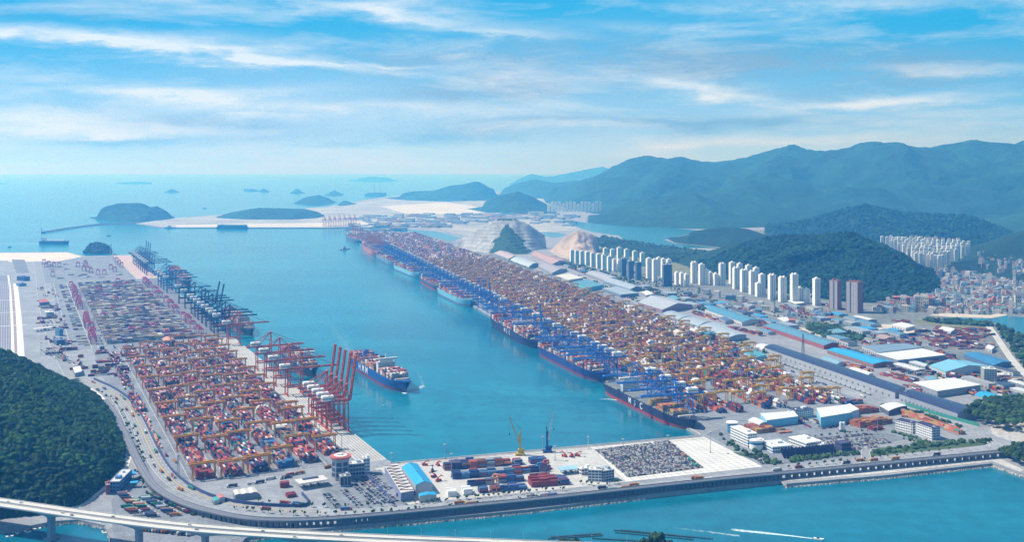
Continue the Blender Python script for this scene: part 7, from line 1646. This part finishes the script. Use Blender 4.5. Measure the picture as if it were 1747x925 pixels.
# ------------------------------------------------------------------ mussel rafts and the tree tops below the camera
q0 = [((1048, 906), (1180, 918)), ((1050, 910), (1182, 922)), ((1060, 906), (1215, 921)), ((940, 918), (1025, 912)), ((935, 921), (1028, 915)), ((1010, 920), (1100, 925))]
for i, (p1, p2) in enumerate(q0):
    a, c = G2(*p1, 0), G2(*p2, 0); t = thing('shellfish_raft', f'dark line of shellfish racks in the near bay, {nth(sorted(q0, key=lambda k: k[0][0]).index((p1, p2))+1)} from the left', 'raft', (*a, 0), 0, 'shellfish racks in the near bay'); d = c-a; b = MB(); b.bar((0, 0, .5), (d[0], d[1], .5), 1.0, .5); n = np.array([-d[1], d[0]])/np.linalg.norm(d)
    for f in np.linspace(0, 1, 26): p = d*f; b.bar((*(p-n*2.4), .8), (*(p+n*2.4), .8), .35); b.bar((*p, -.4), (*p, 2.2), .22)
    b.build('rack', mat('rack_wood', (.05, .05, .055), .9), t)
def near_tree(px, py, Y, r, label, seed):
    p = P(px, py, Y); t = thing('near_tree', label, 'tree', (p.x, p.y, 0)); rr = np.random.default_rng(seed); b = MB(); b.cyl((0, 0, 0), 1.1, p.z-r*.5, 8, r2=.5); b.build('trunk', M_BARK, t)
    n = 60; d = rr.normal(size=(n, 3)); d /= np.linalg.norm(d, axis=1)[:, None]; pos = d*(rr.random((n, 1))**.4)*np.array([r, r, r*.7])+np.array([0, 0, p.z]); V, T, c = crowns(pos, r*.26*(.6+.8*rr.random(n)), np.array([(.022, .055, .022)])*(.5+1.0*rr.random((n, 1))), 2, jit=.4); np_mesh('crown', V, None, T, [M_LEAF], c, parent=t)
isl = MB(); 
for px, py, Y, r, lab, sd in ((965, 931, 1160, 9, 'rounded tree top at the bottom edge left of the shellfish racks', 1), (985, 930, 1165, 8, 'smaller tree top at the bottom edge beside the rounded one', 2), (1120, 926, 1165, 12, 'broad tree top at the bottom edge over the shellfish racks', 3), (1098, 931, 1160, 8, 'low tree top left of the broad one at the bottom edge', 4), (1140, 932, 1160, 8, 'low tree top right of the broad one at the bottom edge', 5)):
    near_tree(px, py, Y, r, lab, sd)

# ------------------------------------------------------------------ rail wagons and walls
def train():
    pts = [FR.xy(u, 452-0.0*u) for u in np.arange(180, 900, 16.5)]; a = math.atan2(FR.e[1], FR.e[0])
    for i, p in enumerate(pts):
        if i == 0: w0 = thing('rail_wagon', '', 'rail wagon'); b = MB(); b.box((0, 0, 1.1), (15, 2.8, .5)); b.build('flatbed', M_BLACK, w0); b = MB(); b.box((0, 0, 2.6), (12.2, 2.44, 2.5)); b.build('container', mat('wagon_grey', (.40, .43, .46), .6), w0); t = w0
        else: t = copy_tree(w0)
        t.location = (p[0], p[1], ZL+.25); t.rotation_euler = (0, 0, a); t['group'] = 'rail wagons behind the east yard'; t['label'] = f'grey container wagon of the train behind the east yard, {nth(i+1)} from its near end'
train()
def wall_line(label, px, h, w, col):
    pts = resample(smoothline([G2(*p) for p in px], 2), 10); o = pts[0]; b = MB()
    for a, c in zip(pts[:-1], pts[1:]): b.bar((*(a-o), h/2), (*(c-o), h/2), w, h)
    t = b.build('fence_wall', mat('fence_%d_%d' % (int(col[1]*99), int(col[2]*99)), col, .8)); t.location = (o[0], o[1], ZL); tag(t, label, 'wall')
wall_line('blue sound wall curving along the west terminal side of the highway', [(160, 648), (205, 668), (234, 696), (252, 730), (268, 765), (288, 800), (318, 828), (360, 850), (420, 863), (520, 868), (528, 858), (515, 845)], 4.5, 1.2, (.06, .085, .20)); wall_line('blue wall between the tower car park and the zigzag hall', [(626, 812), (650, 836), (672, 862)], 3.5, .8, (.06, .10, .30)); wall_line('green sound wall along the road below the solar roofs', [(1545, 692), (1600, 710), (1670, 728)], 6, 1.2, (.05, .24, .20)); wall_line('blue wall at the foot of the zigzag hall', [(676, 848), (708, 846), (715, 840)], 5, 1, (.07, .13, .38))
